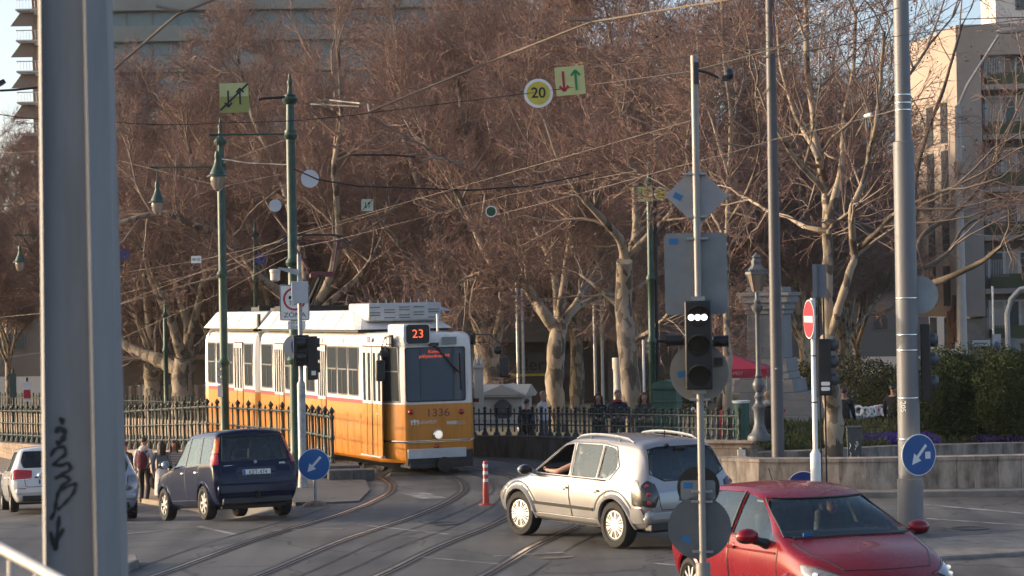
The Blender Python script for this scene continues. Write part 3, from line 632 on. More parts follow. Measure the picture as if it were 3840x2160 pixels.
# articulation and the second and third sections
def sub(name,x,th,y=0):
    e=bpy.data.objects.new(name,None); COL.objects.link(e); e.parent=tram; e.location=(x,y,0); e.rotation_euler=(0,0,R(th)); return e
b=MB(); b.prism([(LA-.05,.98),(LA+.28,.98),(LA+.28,-.98),(LA-.05,-.98)],.35,3.2); b.build("articulation_bellows",mat("bellows_rubber",(.02,.02,.02),.8),tram)
b=MB(); b.box((LA+.1,0,3.7),(.5,1.4,.1)); b.box((LA+.1,1.1,3.4),(.12,.06,.4)); b.build("roof_connector",BLACK,tram)
def section_into(L,x,th,y,wins,doors):
    """further sections: meshes are built in their own frame, then carried into the tram's frame"""
    before=set(bpy.data.objects); MX=Matrix.Translation((x,y,0))@Matrix.Rotation(R(th),4,'Z')
    car_section(tram,L,False)
    edges=[.14]+[e for d in doors for e in d]+[L-.14]
    for a,c in zip(edges[::2],edges[1::2]): stripe(tram,a,c)
    for d in doors: door(tram,*d,n=3)
    for w in wins: side_window(tram,*w)
    for o in set(bpy.data.objects)-before:
        if o.parent==tram: o.matrix_basis=MX@o.matrix_basis
    return MX
offB=LA+.24
wB=lambda a,c:(sb(a)-offB,sb(c)-offB)
LB=sb(157)-offB
MXB=section_into(LB,offB,0.0,0,[wB(498,436),wB(352,305),wB(290,228),wB(218,162)],[wB(427,363)])
MXC=section_into(8.5,offB+LB+.2,-26,0,[(k*1.05+.5,k*1.05+1.3) for k in range(7)],[])
b=MB(); b.prism([(offB+LB-.05,.95),(offB+LB+.35,.9),(offB+LB+.35,-.95),(offB+LB-.05,-.95)],.35,3.2); b.build("articulation_bellows",_mc["bellows_rubber"],tram)
b=MB(); b.box((offB+1.8,0,3.73),(1.7,.9,.1)); b.box((offB+1.0,0,3.75),(.1,1.5,.14)); b.build("resistor_box",DARKMETAL,tram)
# ---------------- cars ----------------
def sect(p,n_arc=3):
    """half section from control values -> list of (y,z)"""
    zf,ws,zs,wm,zm,wb,zb,wr,zr,zt=p
    c=[(0,zf),(ws*.9,zf),(ws,zs),(wm,zm),(wb,zb),(wr,zr),(0,zt)]
    rad=[0,.05,.06,.16,.045,.085,0]
    o=[c[0]]
    for i in range(1,6):
        a=Vector(c[i-1]);q=Vector(c[i]);b_=Vector(c[i+1]); la=(a-q).length; lb=(b_-q).length; r=rad[i]
        A=q+(a-q)*(min(r,la*.45)/max(la,1e-6)); B=q+(b_-q)*(min(r,lb*.45)/max(lb,1e-6))
        for k in range(n_arc+1):
            t=k/n_arc; o.append(tuple(A*(1-t)**2+q*2*t*(1-t)+B*t*t))
    for t in (.33,.66): 
        l=o[-1] if t==.33 else l
        o.append((l[0]*(1-t),l[1]+(c[6][1]-l[1])*(1-(1-t)**2)))
    o.append(c[6]); return o
def car_shell(st,nx=90,inset=None,xr=None):
    A=np.array(st,float); xs=A[:,0]
    lo,hi=xs[0],xs[-1]
    if xr: lo,hi=xr
    u=np.linspace(0,1,nx); q=lo+(hi-lo)*(u-np.sin(2*np.pi*u)*.11)
    pr=[pchip(xs,A[:,k],q) for k in range(1,11)]
    vs=[];fs=[]; n=None
    for i in range(nx):
        p=[pr[k][i] for k in range(10)]
        if inset:
            zf,ws,zs,wm,zm,wb,zb,wr,zr,zt=p; p=[inset[1],ws-inset[0],inset[1]+.05,wm-inset[0],max(zm,inset[1]+.1),wb-inset[0]*.8,zb,wr-inset[0]*.8,max(zr-inset[0]*.8,inset[1]+.2),max(zt-inset[0],inset[1]+.25)]
        h=sect(p); full=h+[(-y,z) for y,z in h[-2:0:-1]]; n=len(full)
        vs+=[(q[i],y,z) for y,z in full]
    for i in range(nx-1):
        for j in range(n): k=(j+1)%n; fs.append((i*n+j,i*n+k,(i+1)*n+k,(i+1)*n+j))
    fs.append(tuple(range(n))); fs.append(tuple(range((nx-1)*n,nx*n)))
    b=MB(); b.add(vs,fs); return b
def bool_cut(o,cutters):
    for c in cutters:
        m=o.modifiers.new("cut","BOOLEAN"); m.operation='DIFFERENCE'; m.solver='EXACT'; m.object=c
    bpy.context.view_layer.update()
    me=bpy.data.meshes.new_from_object(o.evaluated_get(bpy.context.evaluated_depsgraph_get()))
    o.modifiers.clear(); o.data=me
    for c in cutters: bpy.data.objects.remove(c)
    me.polygons.foreach_set("use_smooth",[True]*len(me.polygons)); me.set_sharp_from_angle(angle=R(32))
def poly_range(poly,x):
    zs=[]; n=len(poly)
    for i in range(n):
        a=poly[i];b_=poly[(i+1)%n]
        if (a[0]-x)*(b_[0]-x)<=0 and abs(a[0]-b_[0])>1e-9: t=(x-a[0])/(b_[0]-a[0]); zs.append(a[1]+t*(b_[1]-a[1]))
    return (min(zs),max(zs)) if zs else None
def rounded(poly,r=.04):
    o=[]
    for i in range(len(poly)):
        p=Vector(poly[i][:2]);a=Vector(poly[i-1][:2]);n=Vector(poly[(i+1)%len(poly)][:2]); rr=poly[i][2] if len(poly[i])>2 else r
        A=p+(a-p)*min(.45,rr/max((a-p).length,1e-6)); B=p+(n-p)*min(.45,rr/max((n-p).length,1e-6))
        for t in (0,.35,.65,1): o.append(tuple(A*(1-t)**2+p*2*t*(1-t)+B*t*t))
    return o
class Car:
    def __init__(s,root,st,paint):
        s.root=root; s.st=st; s.paint=paint
        b=car_shell(st); s.body=b.build("body",paint,root,smooth=32)
        bm=bmesh.new(); bm.from_mesh(s.body.data); s.bvh=BVHTree.FromBMesh(bm); bm.free(); s.cut=[]
    def hit(s,side,a,z):
        if side in ('L','R'):
            sg_=1 if side=='L' else -1; h=s.bvh.ray_cast(Vector((a,3*sg_,z)),Vector((0,-sg_,0)))
        elif side=='T': h=s.bvh.ray_cast(Vector((a,z,5)),Vector((0,0,-1)))
        else:
            sg_=1 if side=='F' else -1; h=s.bvh.ray_cast(Vector((5*sg_,a,z)),Vector((-sg_,0,0)))
        return (h[0],h[1]) if h[0] is not None else None
    def patch(s,name,side,poly,off,mt,parent=None,nx=14,nz=6,th=.012,r=.04,smooth=50):
        single=th==.006
        P=rounded(poly,r); x0=min(p[0] for p in P);x1=max(p[0] for p in P)
        vs=[];rows=0
        for i in range(nx+1):
            u=i/nx; u=u-math.sin(2*math.pi*u)*.12; x=x0+(x1-x0)*min(max(u,.002),.998); rg=poly_range(P,x)
            if not rg: continue
            for k in range(nz+1):
                z=rg[0]+(rg[1]-rg[0])*k/nz; h=s.hit(side,x,z)
                for _t in range(14):
                    if h is None: z-=.015; h=s.hit(side,x,z)
                if h is None: p=vs[-1][0] if vs else Vector((0,0,0)); nn=vs[-1][1] if vs else Vector((0,1,0))
                else:
                    p,nn=h
                    if {'L':nn.y<0,'R':nn.y>0,'F':nn.x<0,'B':nn.x>0,'T':nn.z<0}[side]: nn=-nn
                vs.append((p,nn))
            rows+=1
        m=nz+1; b=MB(); out=[p+nn*off for p,nn in vs]; inn=[p+nn*(off-th) for p,nn in vs]; n=len(vs); fs=[]
        for i in range(rows-1):
            for k in range(nz):
                a=i*m+k; fs.append((a,a+1,a+m+1,a+m)); fs.append((n+a,n+a+m,n+a+m+1,n+a+1))
            fs+= [(i*m,(i+1)*m,n+(i+1)*m,n+i*m),(i*m+nz,n+i*m+nz,n+(i+1)*m+nz,(i+1)*m+nz)]
        for k in range(nz): fs+=[(k,n+k,n+k+1,k+1),((rows-1)*m+k,(rows-1)*m+k+1,n+(rows-1)*m+k+1,n+(rows-1)*m+k)]
        if single: b.add(out,[f for f in fs if max(f)<n])
        else: b.add(out+inn,fs)
        return b.build(name,mt,parent or s.root,smooth=smooth)
    def seam(s,side,pts,w=.012,off=.002,mt=None,closed=False,name="panel_gap",parent=None):
        P=list(pts)+([pts[0]] if closed else []); path=[]
        for (a,z),(a2,z2) in zip(P[:-1],P[1:]):
            k=max(2,int(math.hypot(a2-a,z2-z)/.08))
            for i in range(k):
                t=i/k; h=s.hit(side,a+(a2-a)*t,z+(z2-z)*t)
                if h: path.append(h[0])
        h=s.hit(side,*P[-1]); 
        if h: path.append(h[0])
        b=MB(); b.tube(path,w/2,5); return b.build(name,mt or BLACK,parent or s.body,smooth=60)
    def prism_cut(s,poly,ax,h0,h1,r=.04):
        b=MB(); b.prism(rounded(poly,r),h0,h1,ax); s.cut.append(b.build("cutter",BLACK,s.root,smooth=0))
    def arch(s,x,z,r,w):
        for sg_ in (1,-1):
            b=MB(); b.cyl((x,sg_*(w-.30),z),(x,sg_*(w+.3),z),r,28); s.cut.append(b.build("cutter",BLACK,s.root,smooth=0))
    def hollow(s,x0,x1,zf,ins=.055):
        b=car_shell(s.st,60,(ins,zf),(x0,x1)); s.cut.insert(0,b.build("cutter",BLACK,s.root,smooth=0))
    def finish(s,liner):
        s.body.data.materials.append(liner); bool_cut(s.body,s.cut)
        # inside faces take the dark lining
        me=s.body.data
        for p in me.polygons:
            c=p.center; n=s.bvh.find_nearest(c)
            if n[0] is not None and (n[0]-c).length>.02: p.material_index=1
        me.materials[0]=s.paint; me.materials[1]=liner
    def wheel(s,x,y,z,r,w,rim,style,steer=0):
        sg_=1 if y>0 else -1
        wr=bpy.data.objects.new("wheel",None); COL.objects.link(wr); wr.parent=s.root; wr.location=(x,y,z); wr.rotation_euler=(0,0,steer+(0 if sg_>0 else math.pi))
        ri=r*style.get('ri',.66)
        b=MB(); b.lathe([(ri,-w/2),(r*.93,-w/2),(r*.985,-w*.38),(r,-w*.2),(r,w*.2),(r*.985,w*.38),(r*.93,w/2),(ri+.02,w/2+.004),(ri,w*.42)],36,ax='y',cap=False); b.build("tyre",RUBBER,wr)
        b=MB(); b.lathe([(ri+.004,-w*.3),(ri+.004,w*.46),(ri-.02,w*.40),(ri-.03,w*.1),(.02,w*.1)],28,ax='y',mi=1)
        n=style['n']; dsh=w*.36
        if style.get('cap'):
            b.lathe([(ri-.012,w*.36),(ri*.93,w*.40),(ri*.45,w*.43),(.001,w*.44)],32,ax='y')
            for k in range(n):
                for da in (-.12,.12):
                    a=2*math.pi*k/n+da; ca,sa=math.cos(a),math.sin(a); tx,tz=-sa,ca; q=[]
                    for rr_,ww in ((ri*.42,.008),(ri*.84,.020)):
                        for s_ in (-1,1):
                            for y in (w*.455,w*.30): q.append((ca*rr_+tx*s_*ww/2,y,sa*rr_+tz*s_*ww/2))
                    b.add(q,[(0,2,6,4),(1,5,7,3),(0,4,5,1),(2,3,7,6),(0,1,3,2),(4,6,7,5)],1)
            n=0
        for k in range(n):
            a=2*math.pi*k/n; 
            for da in ((0,) if not style.get('twin') else (-.13,.13)):
                w0,w1=style['w']; ca,sa=math.cos(a+da),math.sin(a+da); tx,tz=-sa,ca
                q=[]
                for rr_,ww,yy in ((.03,w0,dsh+.01),(ri*.98,w1,dsh+.005)):
                    for s_ in (-1,1):
                        for dy in (0,-.02): q.append((ca*rr_+tx*s_*ww/2,yy+dy,sa*rr_+tz*s_*ww/2))
                b.add(q,[(0,2,6,4),(1,5,7,3),(0,4,5,1),(2,3,7,6),(0,1,3,2),(4,6,7,5)])
        b.lathe([(.001,dsh+.022),(style.get('hub',.05),dsh+.016),(style.get('hub',.05)+.01,dsh-.01)],14,ax='y')
        b.build("rim",[rim,BLACK],wr,smooth=30); return wr
def mirror_car(pts): return [(p[0],-p[1]) for p in pts]
CARGLASS=glass("car_glass",tint=(.70,.78,.78),trans=.94,dark=(.05,.06,.06),ior=1.55)
DARKGLASS=glass("privacy_glass",tint=(.32,.36,.38),trans=.85,dark=(.008,.010,.012),ior=1.6)
LINER=mat("car_interior",(.09,.085,.08),.8,0,.2,6)
SEATM=mat("seat_fabric",(.06,.06,.062),.9,0,.2,12)
TAILL=mat("tail_lamp_red",(.42,.012,.018),.15,0,.25,18,coat=.8)
AMBER=mat("amber_lamp",(.62,.10,.012),.3,0,.2,18,coat=.2)
CLEARL=mat("clear_lamp",(.22,.22,.225),.10,.5,.2,22,coat=.8)
RIMS=mat("silver_rim",(.55,.55,.55),.35,.6,.1,6)
def plate(root,name,txt,loc,rot,w=.52,h=.11):
    r=bpy.data.objects.new(name,None); COL.objects.link(r); r.parent=root; r.location=loc; r.rotation_euler=rot
    b=MB(); b.prism(rrect(w,h,.012),0,.008,'z'); b.build("plate_board",WHITEP,r)
    b=MB(); b.prism(rrect(.045,h-.008,.008,(-w/2+.027,0)),.008,.010,'z'); b.build("blue_band",BLUEP,r)
    if txt: text(txt,.105,BLACK,"plate_lettering",r,(.022,0,.009),(0,0,0),sx=.92,ext=.001)
    return r
REARTXT=(math.pi/2,0,-math.pi/2)   # on a face looking along -x
def seats(c,rows,zf,w=.48,ht=.62):
    for x in rows:
        for y in (.36,-.36):
            b=MB(); b.box((x,y,zf+.22),(.5,w,.2)); b.box((x-.24,y,zf+.22+ht*.5),(.14,w*.95,ht),top=.82); b.box((x-.26,y,zf+.30+ht),(.09,.26,.18)); b.build("seat",SEATM,c.root,bevel=.04)
# ---- blue small hatchback, seen from behind ----
def place(label,loc,heading,name="parked_car",group=None):
    # heading: direction of the car's nose in the ground plane, degrees from +x
    return thing(name,label,"car",loc,R(heading),group)
def blue_hatch():
    root=place("dark blue tall hatchback seen from behind with amber and red upright tail lamps",(0,0,0),0,"car")
    P=mat("dark_blue_paint",(.007,.012,.036),.2,.1,.05,2,coat=.2,spec=.2)
    # x, zf, ws,zs, wm,zm, wb,zb, wr,zr, zt
    st=[(-1.86,.40,.62,.45,.70,.60,.70,.74,.66,.78,.80),
        (-1.80,.30,.70,.40,.785,.60,.765,.86,.70,.93,.95),
        (-1.76,.26,.735,.38,.795,.60,.785,.92,.66,1.05,1.07),
        (-1.66,.24,.745,.36,.80,.60,.79,.95,.625,1.32,1.35),
        (-1.56,.23,.75,.34,.80,.60,.79,.955,.61,1.50,1.555),
        (-1.45,.23,.75,.32,.80,.62,.79,.955,.605,1.535,1.585),
        (-.7,.22,.75,.30,.80,.62,.79,.95,.61,1.555,1.605),
        (-.05,.22,.75,.30,.80,.62,.79,.94,.61,1.535,1.585),
        (.26,.22,.75,.30,.80,.62,.79,.935,.60,1.43,1.49),
        (.74,.22,.75,.30,.80,.62,.785,.925,.66,1.03,1.06),
        (.86,.22,.75,.30,.80,.62,.78,.91,.68,.975,1.01),
        (1.45,.24,.74,.32,.79,.60,.74,.85,.62,.89,.935),
        (1.75,.28,.69,.36,.74,.56,.67,.72,.55,.76,.80),
        (1.87,.34,.56,.42,.60,.55,.54,.64,.45,.67,.70)]
    c=Car(root,st,P)
    c.hollow(-1.58,.66,.42)
    win1=[(.64,1.0),(.10,1.44),(-.14,1.475),(-.14,.985)]
    win2=[(-.22,.985),(-.22,1.475),(-.80,1.475),(-.92,.985)]
    win3=[(-1.02,1.0),(-.90,1.47),(-1.36,1.44),(-1.52,1.03)]
    for w in (win1,win2,win3): c.prism_cut(w,'y',-1.2,1.2)
    rw=[(.60,1.02),(.535,1.46),(-.535,1.46),(-.60,1.02)]; fw=[(.62,1.03),(.54,1.44),(-.54,1.44),(-.62,1.03)]
    c.prism_cut(rw,'x',-2.2,-1.3); c.prism_cut(fw,'x',.02,1.1)
    for x in (1.18,-1.17): c.arch(x,.31,.355,.80)
    c.finish(LINER)
    for sd in ('L','R'):
        for w,nm in ((win1,"front_window"),(win2,"rear_window"),(win3,"quarter_window")): c.patch(nm,sd,w,-.006,CARGLASS,th=.006,nx=10,nz=4)
        # doors with shut lines
        for pl,hx in (([(.74,.36),(.74,.93),(-.16,.945),(-.18,.36)],-.04),([(-.20,.36),(-.18,.945),(-.95,.96),(-1.0,.78),(-.80,.46),(-.72,.36)],-.82)):
            d=c.patch("door",sd,pl,.004,P,th=.008,r=.03)
            c.seam(sd,[(p[0],p[1]) for p in pl],.014,parent=d,closed=True)
            h=c.hit(sd,hx,.85)[0]; b=MB(); b.ell((h.x,h.y*1.008,h.z),(.085,.03,.028)); b.build("handle",CHROME if hx>-.5 else CHROME,d)
        c.seam(sd,[(-1.2,.56),(.9,.545)],.022,mt=P,name="side_crease")
        # wheel arch lips
        for x in (1.18,-1.17):
            b=MB(); path=[]
            for k in range(13):
                a=R(-8+196*k/12); X=x+.362*math.cos(a); Z=.30+.362*math.sin(a); h=c.hit(sd,X,max(Z,.25))
                if h: path.append(h[0])
            if len(path)>3: b.tube(path,.026,6); b.build("arch_lip",P,c.body)
        b=MB(); sg_=1 if sd=='L' else -1; b.ell((.60,sg_*.93,1.03),(.09,.11,.075)); b.tube([(.60,sg_*.78,.99),(.60,sg_*.88,1.0)],.03,6); m=b.build("wing_mirror",P,root)
        b=MB(); b.lathe([(.001,-.088),(.07,-.086),(.075,-.07)],14,(.59,sg_*.93,1.03),'x'); b.build("mirror_glass",mat("mirror_glass",(.7,.7,.7),.05,1.0,0),m)
        # upright tail lamps
        yy=sg_*1.0
        lp=[(yy*.63,1.28),(yy*.60,1.50),(yy*.66,1.49),(yy*.735,.98),(yy*.70,.965),(yy*.655,.98)]
        c.patch("tail_lamp",'B',[(yy*.645,1.165),(yy*.57,1.45),(yy*.625,1.43),(yy*.72,1.165)],.008,AMBER,nx=6,nz=6,r=.01,th=.03)
        c.patch("tail_lamp",'B',[(yy*.668,.955),(yy*.655,1.158),(yy*.735,1.158),(yy*.775,.955)],.010,TAILL,nx=6,nz=5,r=.01,th=.03)
        c.patch("tail_lamp",sd,[(-1.64,.955),(-1.60,1.158),(-1.66,1.158),(-1.75,.955)],.008,TAILL,nx=5,nz=5,r=.01,th=.03)
        c.patch("tail_lamp",sd,[(-1.62,1.165),(-1.53,1.43),(-1.585,1.40),(-1.675,1.165)],.008,AMBER,nx=5,nz=5,r=.01,th=.03)
        c.patch("headlamp",sd,[(1.80,.66),(1.5,.68),(1.45,.80),(1.72,.74)],.006,CLEARL,nx=6,nz=3)
        b=MB(); b.box((-1.84,sg_*.48,.47),(.03,.2,.07)); b.build("reflector",TAILL,root,bevel=.01)
    c.patch("rear_screen",'B',rw,-.006,CARGLASS,th=.006,nx=12,nz=6); c.patch("windscreen",'F',fw,-.006,CARGLASS,th=.006,nx=12,nz=6)
    c.seam('B',rw,.03,closed=True,name="screen_seal"); c.seam('B',[(.64,.98),(.66,.62),(-.66,.62),(-.64,.98)],.012)
    tg=c.patch("tailgate_recess",'B',[(.37,.70),(.37,.90),(-.37,.90),(-.37,.70)],.003,mat("plate_recess",(.012,.014,.03),.5),nx=6,nz=3)
    plate(root,"number_plate","KET-474",(-1.855,0,.80),(math.pi/2,0,-math.pi/2))
    text("WAGON",.045,CHROME,"badge",root,(-1.80,.50,.925),REARTXT); text("4WD",.05,CHROME,"badge",root,(-1.80,-.50,.945),REARTXT)
    b=MB(); b.lathe([(.03,-1.80),(.03,-1.812),(.02,-1.815)],16,(0,0,.985),'x'); b.build("badge",GALV,root)
    b=MB(); b.tube([(-1.72,-.05,1.04),(-1.74,.10,1.05),(-1.70,.32,1.07)],.012,5); b.lathe([(.03,-1.69),(.03,-1.77)],10,(0,-.05,1.03),'x'); b.build("rear_wiper",BLACK,root)
    b=MB(); b.box((-1.835,0,.52),(.08,1.45,.20),top=.99); b.build("bumper",P,root,bevel=.04)
    b=MB(); b.box((-1.77,0,.31),(.2,1.28,.13)); b.build("bumper_skirt",BLACK,root,bevel=.03)
    b=MB(); b.box((-1.885,-.0,.40),(.06,.07,.05)); b.tube([(-1.7,0,.36),(-1.93,0,.36),(-1.95,0,.44)],.02,6); b.ell((-1.95,0,.46),(.028,.028,.028)); b.build("tow_bar",DARKMETAL,root)
    b=MB(); b.box((0,0,.24),(3.3,1.2,.10)); b.box((-1.3,0,.25),(.5,1.1,.16)); b.build("underside",BLACK,root)
    b=MB(); b.tube([(-1.17,.6,.3),(-1.17,-.6,.3)],.05,8); b.build("axle",BLACK,root)
    seats(c,(.12,-.70),.42)
    st_={'n':7,'w':(.05,.05),'hub':.05,'ri':.64,'twin':False}
    for x in (1.18,-1.17):
        for y in (.70,-.70): c.wheel(x,y,.308,.308,.18,RIMS,st_)
    return root
BH=blue_hatch()
# ---- silver compact SUV ----
def silver_suv():
    root=place("silver compact SUV with roof rails turning across the tram tracks",(0,0,0),0,"car")
    P=mat("silver_paint",(.31,.30,.295),.36,.5,.04,2,coat=.8)
    st=[(-2.14,.46,.66,.52,.78,.66,.74,.82,.66,.86,.88),
        (-2.06,.36,.78,.46,.86,.66,.83,.92,.74,1.02,1.04),
        (-2.00,.34,.82,.44,.885,.68,.86,.97,.70,1.16,1.19),
        (-1.86,.32,.83,.42,.90,.70,.88,1.00,.655,1.44,1.48),
        (-1.70,.31,.835,.40,.905,.70,.885,1.00,.64,1.575,1.63),
        (-1.5,.30,.84,.38,.91,.70,.89,1.00,.63,1.605,1.665),
        (-.6,.29,.84,.36,.91,.70,.89,.99,.635,1.635,1.695),
        (.05,.29,.84,.36,.91,.70,.89,.985,.63,1.60,1.66),
        (.35,.29,.84,.36,.91,.70,.89,.98,.625,1.51,1.57),
        (1.02,.29,.84,.36,.91,.70,.885,.97,.74,1.09,1.12),
        (1.16,.29,.84,.36,.91,.70,.88,.95,.74,1.01,1.045),
        (1.65,.31,.83,.38,.90,.68,.83,.87,.68,.92,.97),
        (1.98,.34,.77,.42,.83,.64,.72,.76,.58,.82,.86),
        (2.14,.42,.60,.50,.65,.62,.56,.70,.45,.74,.77)]
    c=Car(root,st,P)
    c.hollow(-1.75,1.0,.50)
    w1=[(.90,1.055),(.28,1.50,.08),(.0,1.535),(-.10,1.045)]
    w2=[(-.18,1.045),(-.08,1.54),(-.80,1.545),(-.84,1.045)]
    w3=[(-.90,1.045),(-.86,1.54),(-1.18,1.505,.12),(-1.34,1.20,.12),(-1.12,1.045,.1)]
    for w in (w1,w2,w3): c.prism_cut(w,'y',-1.3,1.3)
    rw=[(.46,1.05,.35),(.69,1.16,.16),(.60,1.50,.14),(.40,1.535,.3),(-.40,1.535,.3),(-.60,1.50,.14),(-.69,1.16,.16),(-.46,1.05,.35)]; fw=[(.70,1.10),(.56,1.50),(-.56,1.50),(-.70,1.10)]
    c.prism_cut(rw,'x',-2.4,-1.4); c.prism_cut(fw,'x',.1,1.5)
    for x in (1.32,-1.31): c.arch(x,.36,.415,.91)
    c.finish(LINER)
    GREYP=mat("grey_window_pillar",(.085,.083,.08),.5)
    for sd in ('L','R'):
        sg_=1 if sd=='L' else -1
        for w,nm in ((w2,"rear_window"),(w3,"quarter_window")): c.patch(nm,sd,w,-.006,CARGLASS,th=.006,nx=12,nz=5)
        if sd=='R': c.patch("front_window",sd,w1,-.006,CARGLASS,th=.006,nx=10,nz=4)
        c.seam(sd,[(.98,1.03),(-1.12,1.025)],.022,mt=BLACK,name="window_trim"); 
        for x in (-.14,-.87): c.patch("pillar_trim",sd,[(x-.025,1.05),(x+.07 if x>-.5 else x-.0,1.54),(x+.12 if x>-.5 else x+.05,1.54),(x+.025,1.05)],.004,GREYP,nx=4,nz=6,r=.004)
        c.seam(sd,[(.95,1.04),(.30,1.515),(.0,1.56),(-.8,1.57),(-1.16,1.53),(-1.36,1.24),(-1.2,1.03)],.022,mt=GREYP,name="window_surround")
        for pl,hx in (([(1.0,.42),(1.02,.98),(-.12,1.0),(-.16,.42)],-.02),([(-.18,.42),(-.14,1.0),(-1.1,1.01),(-1.14,.86),(-.90,.52),(-.84,.42)],-.86)):
            d=c.patch("door",sd,pl,.004,P,th=.008,r=.03); c.seam(sd,[(p[0],p[1]) for p in pl],.013,parent=d,closed=True)
            h=c.hit(sd,hx,.86)[0]; b=MB(); b.ell((h.x,h.y+sg_*.006,h.z),(.05,.012,.05)); b.box((h.x,h.y+sg_*.03,h.z),(.19,.025,.032)); b.build("handle",P,d,bevel=.008)
        c.patch("rubbing_strip",sd,[(.98,.55),(.98,.60),(-.78,.59),(-.78,.54)],.02,BLACK,nx=14,nz=2,r=.01,th=.02)
        c.patch("sill",sd,[(.92,.36),(.9,.41),(-.86,.41),(-.88,.36)],.02,P,nx=10,nz=2,r=.01,th=.03)
        for x in (1.32,-1.31):
            for (rr,w_,nm,mt) in ((.435,.04,"arch_lip",P),):
                path=[]
                for k in range(15):
                    a=R(-4+188*k/14); h=c.hit(sd,x+rr*math.cos(a),.36+rr*math.sin(a))
                    if h: path.append(h[0])
                b=MB(); b.tube(path,w_,6); b.build(nm,mt,c.body)
            path=[]
            for k in range(13):
                a=R(22+136*k/12); h=c.hit(sd,x+.55*math.cos(a),.36+.52*math.sin(a))
                if h: path.append(h[0])
            b=MB(); b.tube(path,.018,5); b.build("wing_crease",P,c.body)
        h=c.hit(sd,1.2,.82)[0]; b=MB(); b.ell((h.x,h.y,h.z),(.03,.015,.018)); b.build("side_repeater",AMBER,root)
        # mirror
        b=MB(); b.ell((.86,sg_*1.06,1.10),(.09,.13,.085)); b.tube([(.84,sg_*.86,1.05),(.86,sg_*.98,1.08)],.04,6); m=b.build("wing_mirror",BLACK if False else P,root)
        b=MB(); b.ell((.835,sg_*1.06,1.10),(.085,.122,.078)); b.build("mirror_back",BLACK,m)
        # roof rail
        path=[]; 
        for k in range(13):
            t=k/12; x=.02-1.52*t; h=c.hit('T',x,sg_*.60)
            path.append((x,sg_*.60,h[0].z+.010+.055*math.sin(math.pi*t)**.3))
        b=MB(); b.tube(path,[.012]+[.024]*11+[.012],6); 
        for k in (3,9): b.tube([path[k],(path[k][0],path[k][1],path[k][2]-.08)],.02,6)
        b.build("roof_rail",GALV,root)
        # tail lamps
        a=sg_
        tl=c.patch("tail_lamp",'B',[(a*.70,.66),(a*.64,.80),(a*.66,1.0),(a*.76,1.07),(a*.86,.98),(a*.86,.68)],.012,mat("lamp_smoked_housing",(.022,.02,.02),.2,0,0,coat=.8),nx=8,nz=6,th=.03,r=.03)
        tl2=c.patch("tail_lamp",sd,[(-1.82,.68),(-1.78,.98),(-1.84,1.08),(-1.90,1.06),(-2.02,.90),(-2.04,.68)],.010,_mc["lamp_smoked_housing"],nx=8,nz=6,th=.03,r=.03)
        for zz,mm in ((.98,TAILL),(.86,TAILL),(.74,TAILL)):
            h=c.hit('B',a*.79,zz); b=MB(); b.ell((h[0].x-.004,a*.79,zz),(.022,.042,.038)); b.build("lamp_bulb",mm,tl)
        c.patch("headlamp",sd,[(2.02,.62),(1.72,.66),(1.70,.82),(1.98,.74)],.006,CLEARL,nx=6,nz=3)
        c.patch("bumper_side",sd,[(-1.72,.42),(-1.78,.66),(-2.02,.66),(-2.06,.44)],.03,P,nx=8,nz=4,th=.04,r=.03)
        b=MB(); 
    c.patch("rear_screen",'B',rw,-.006,DARKGLASS,th=.006,nx=16,nz=7); c.patch("windscreen",'F',fw,-.006,CARGLASS,th=.006,nx=12,nz=6)
    c.seam('B',[(p[0],p[1]) for p in rw],.03,closed=True,name="screen_seal")
    c.seam('B',[(.66,1.02),(.60,.68),(.57,.62),(-.57,.62),(-.60,.68),(-.66,1.02)],.014)
    rec=c.patch("plate_recess",'B',[(.36,.68),(.36,.90),(-.36,.90),(-.36,.68)],-.004,mat("recess_silver",(.38,.36,.35),.45,.3),nx=6,nz=3,th=.004)  # recess patch in a flat silver-grey tone
    b=MB(); b.box((-2.10,0,.90),(.04,.80,.035)); b.build("tailgate_trim",CHROME,root,bevel=.01)
    plate(root,"number_plate","",(-2.135,0,.79),(math.pi/2,0,-math.pi/2))
    b=MB(); b.box((-2.05,0,.53),(.20,1.72,.26),top=.96); b.build("bumper",P,root,bevel=.09)
    b=MB(); b.box((-2.02,0,.36),(.2,1.5,.14)); b.build("bumper_skirt",BLACK,root,bevel=.03)
    b=MB(); b.tube([(-1.99,0,1.10),(-2.0,.2,1.10),(-1.96,.45,1.13)],.014,5); b.lathe([(.035,-1.90),(.035,-2.03)],10,(0,0,1.09),'x'); b.build("rear_wiper",BLACK,root)
    b=MB(); b.ell((-1.80,.22,1.56),(.05,.04,.03)); b.box((-1.86,0,1.52),(.03,.2,.03)); b.build("high_brake_lamp",BLACK,root)
    b=MB(); b.tube([(-1.45,0,1.66),(-1.47,0,1.76)],.012,5); b.build("roof_antenna",BLACK,root)
    b=MB(); b.box((0,0,.33),(3.6,1.3,.12)); b.box((-1.5,0,.33),(.6,1.2,.16)); b.build("underside",BLACK,root)
    seats(c,(.32,-.62),.52)
    HUB=mat("bright_hubcap",(.50,.48,.45),.4,.3,.06,6)
    for x,sr in ((1.32,R(6)),(-1.31,0)):
        for y in (.78,-.78): c.wheel(x,y,.36,.36,.21,HUB,{'n':9,'w':(.055,.034),'hub':.06,'ri':.66,'cap':True},sr)
    return root
SV=silver_suv()
def put(root,heading,local,world,pitch=0.0):
    """stand a car so that the given point of its own frame meets the given place"""
    root.rotation_euler=(0,R(pitch),R(heading)); m=root.rotation_euler.to_matrix(); root.location=Vector(world)-m@Vector(local)
put(BH,116,(-1.17,.70,0),(-5.47,40.35,0.0),4.8)
put(SV,123,(-1.31,.80,0),(1.55,34.55,0.0))
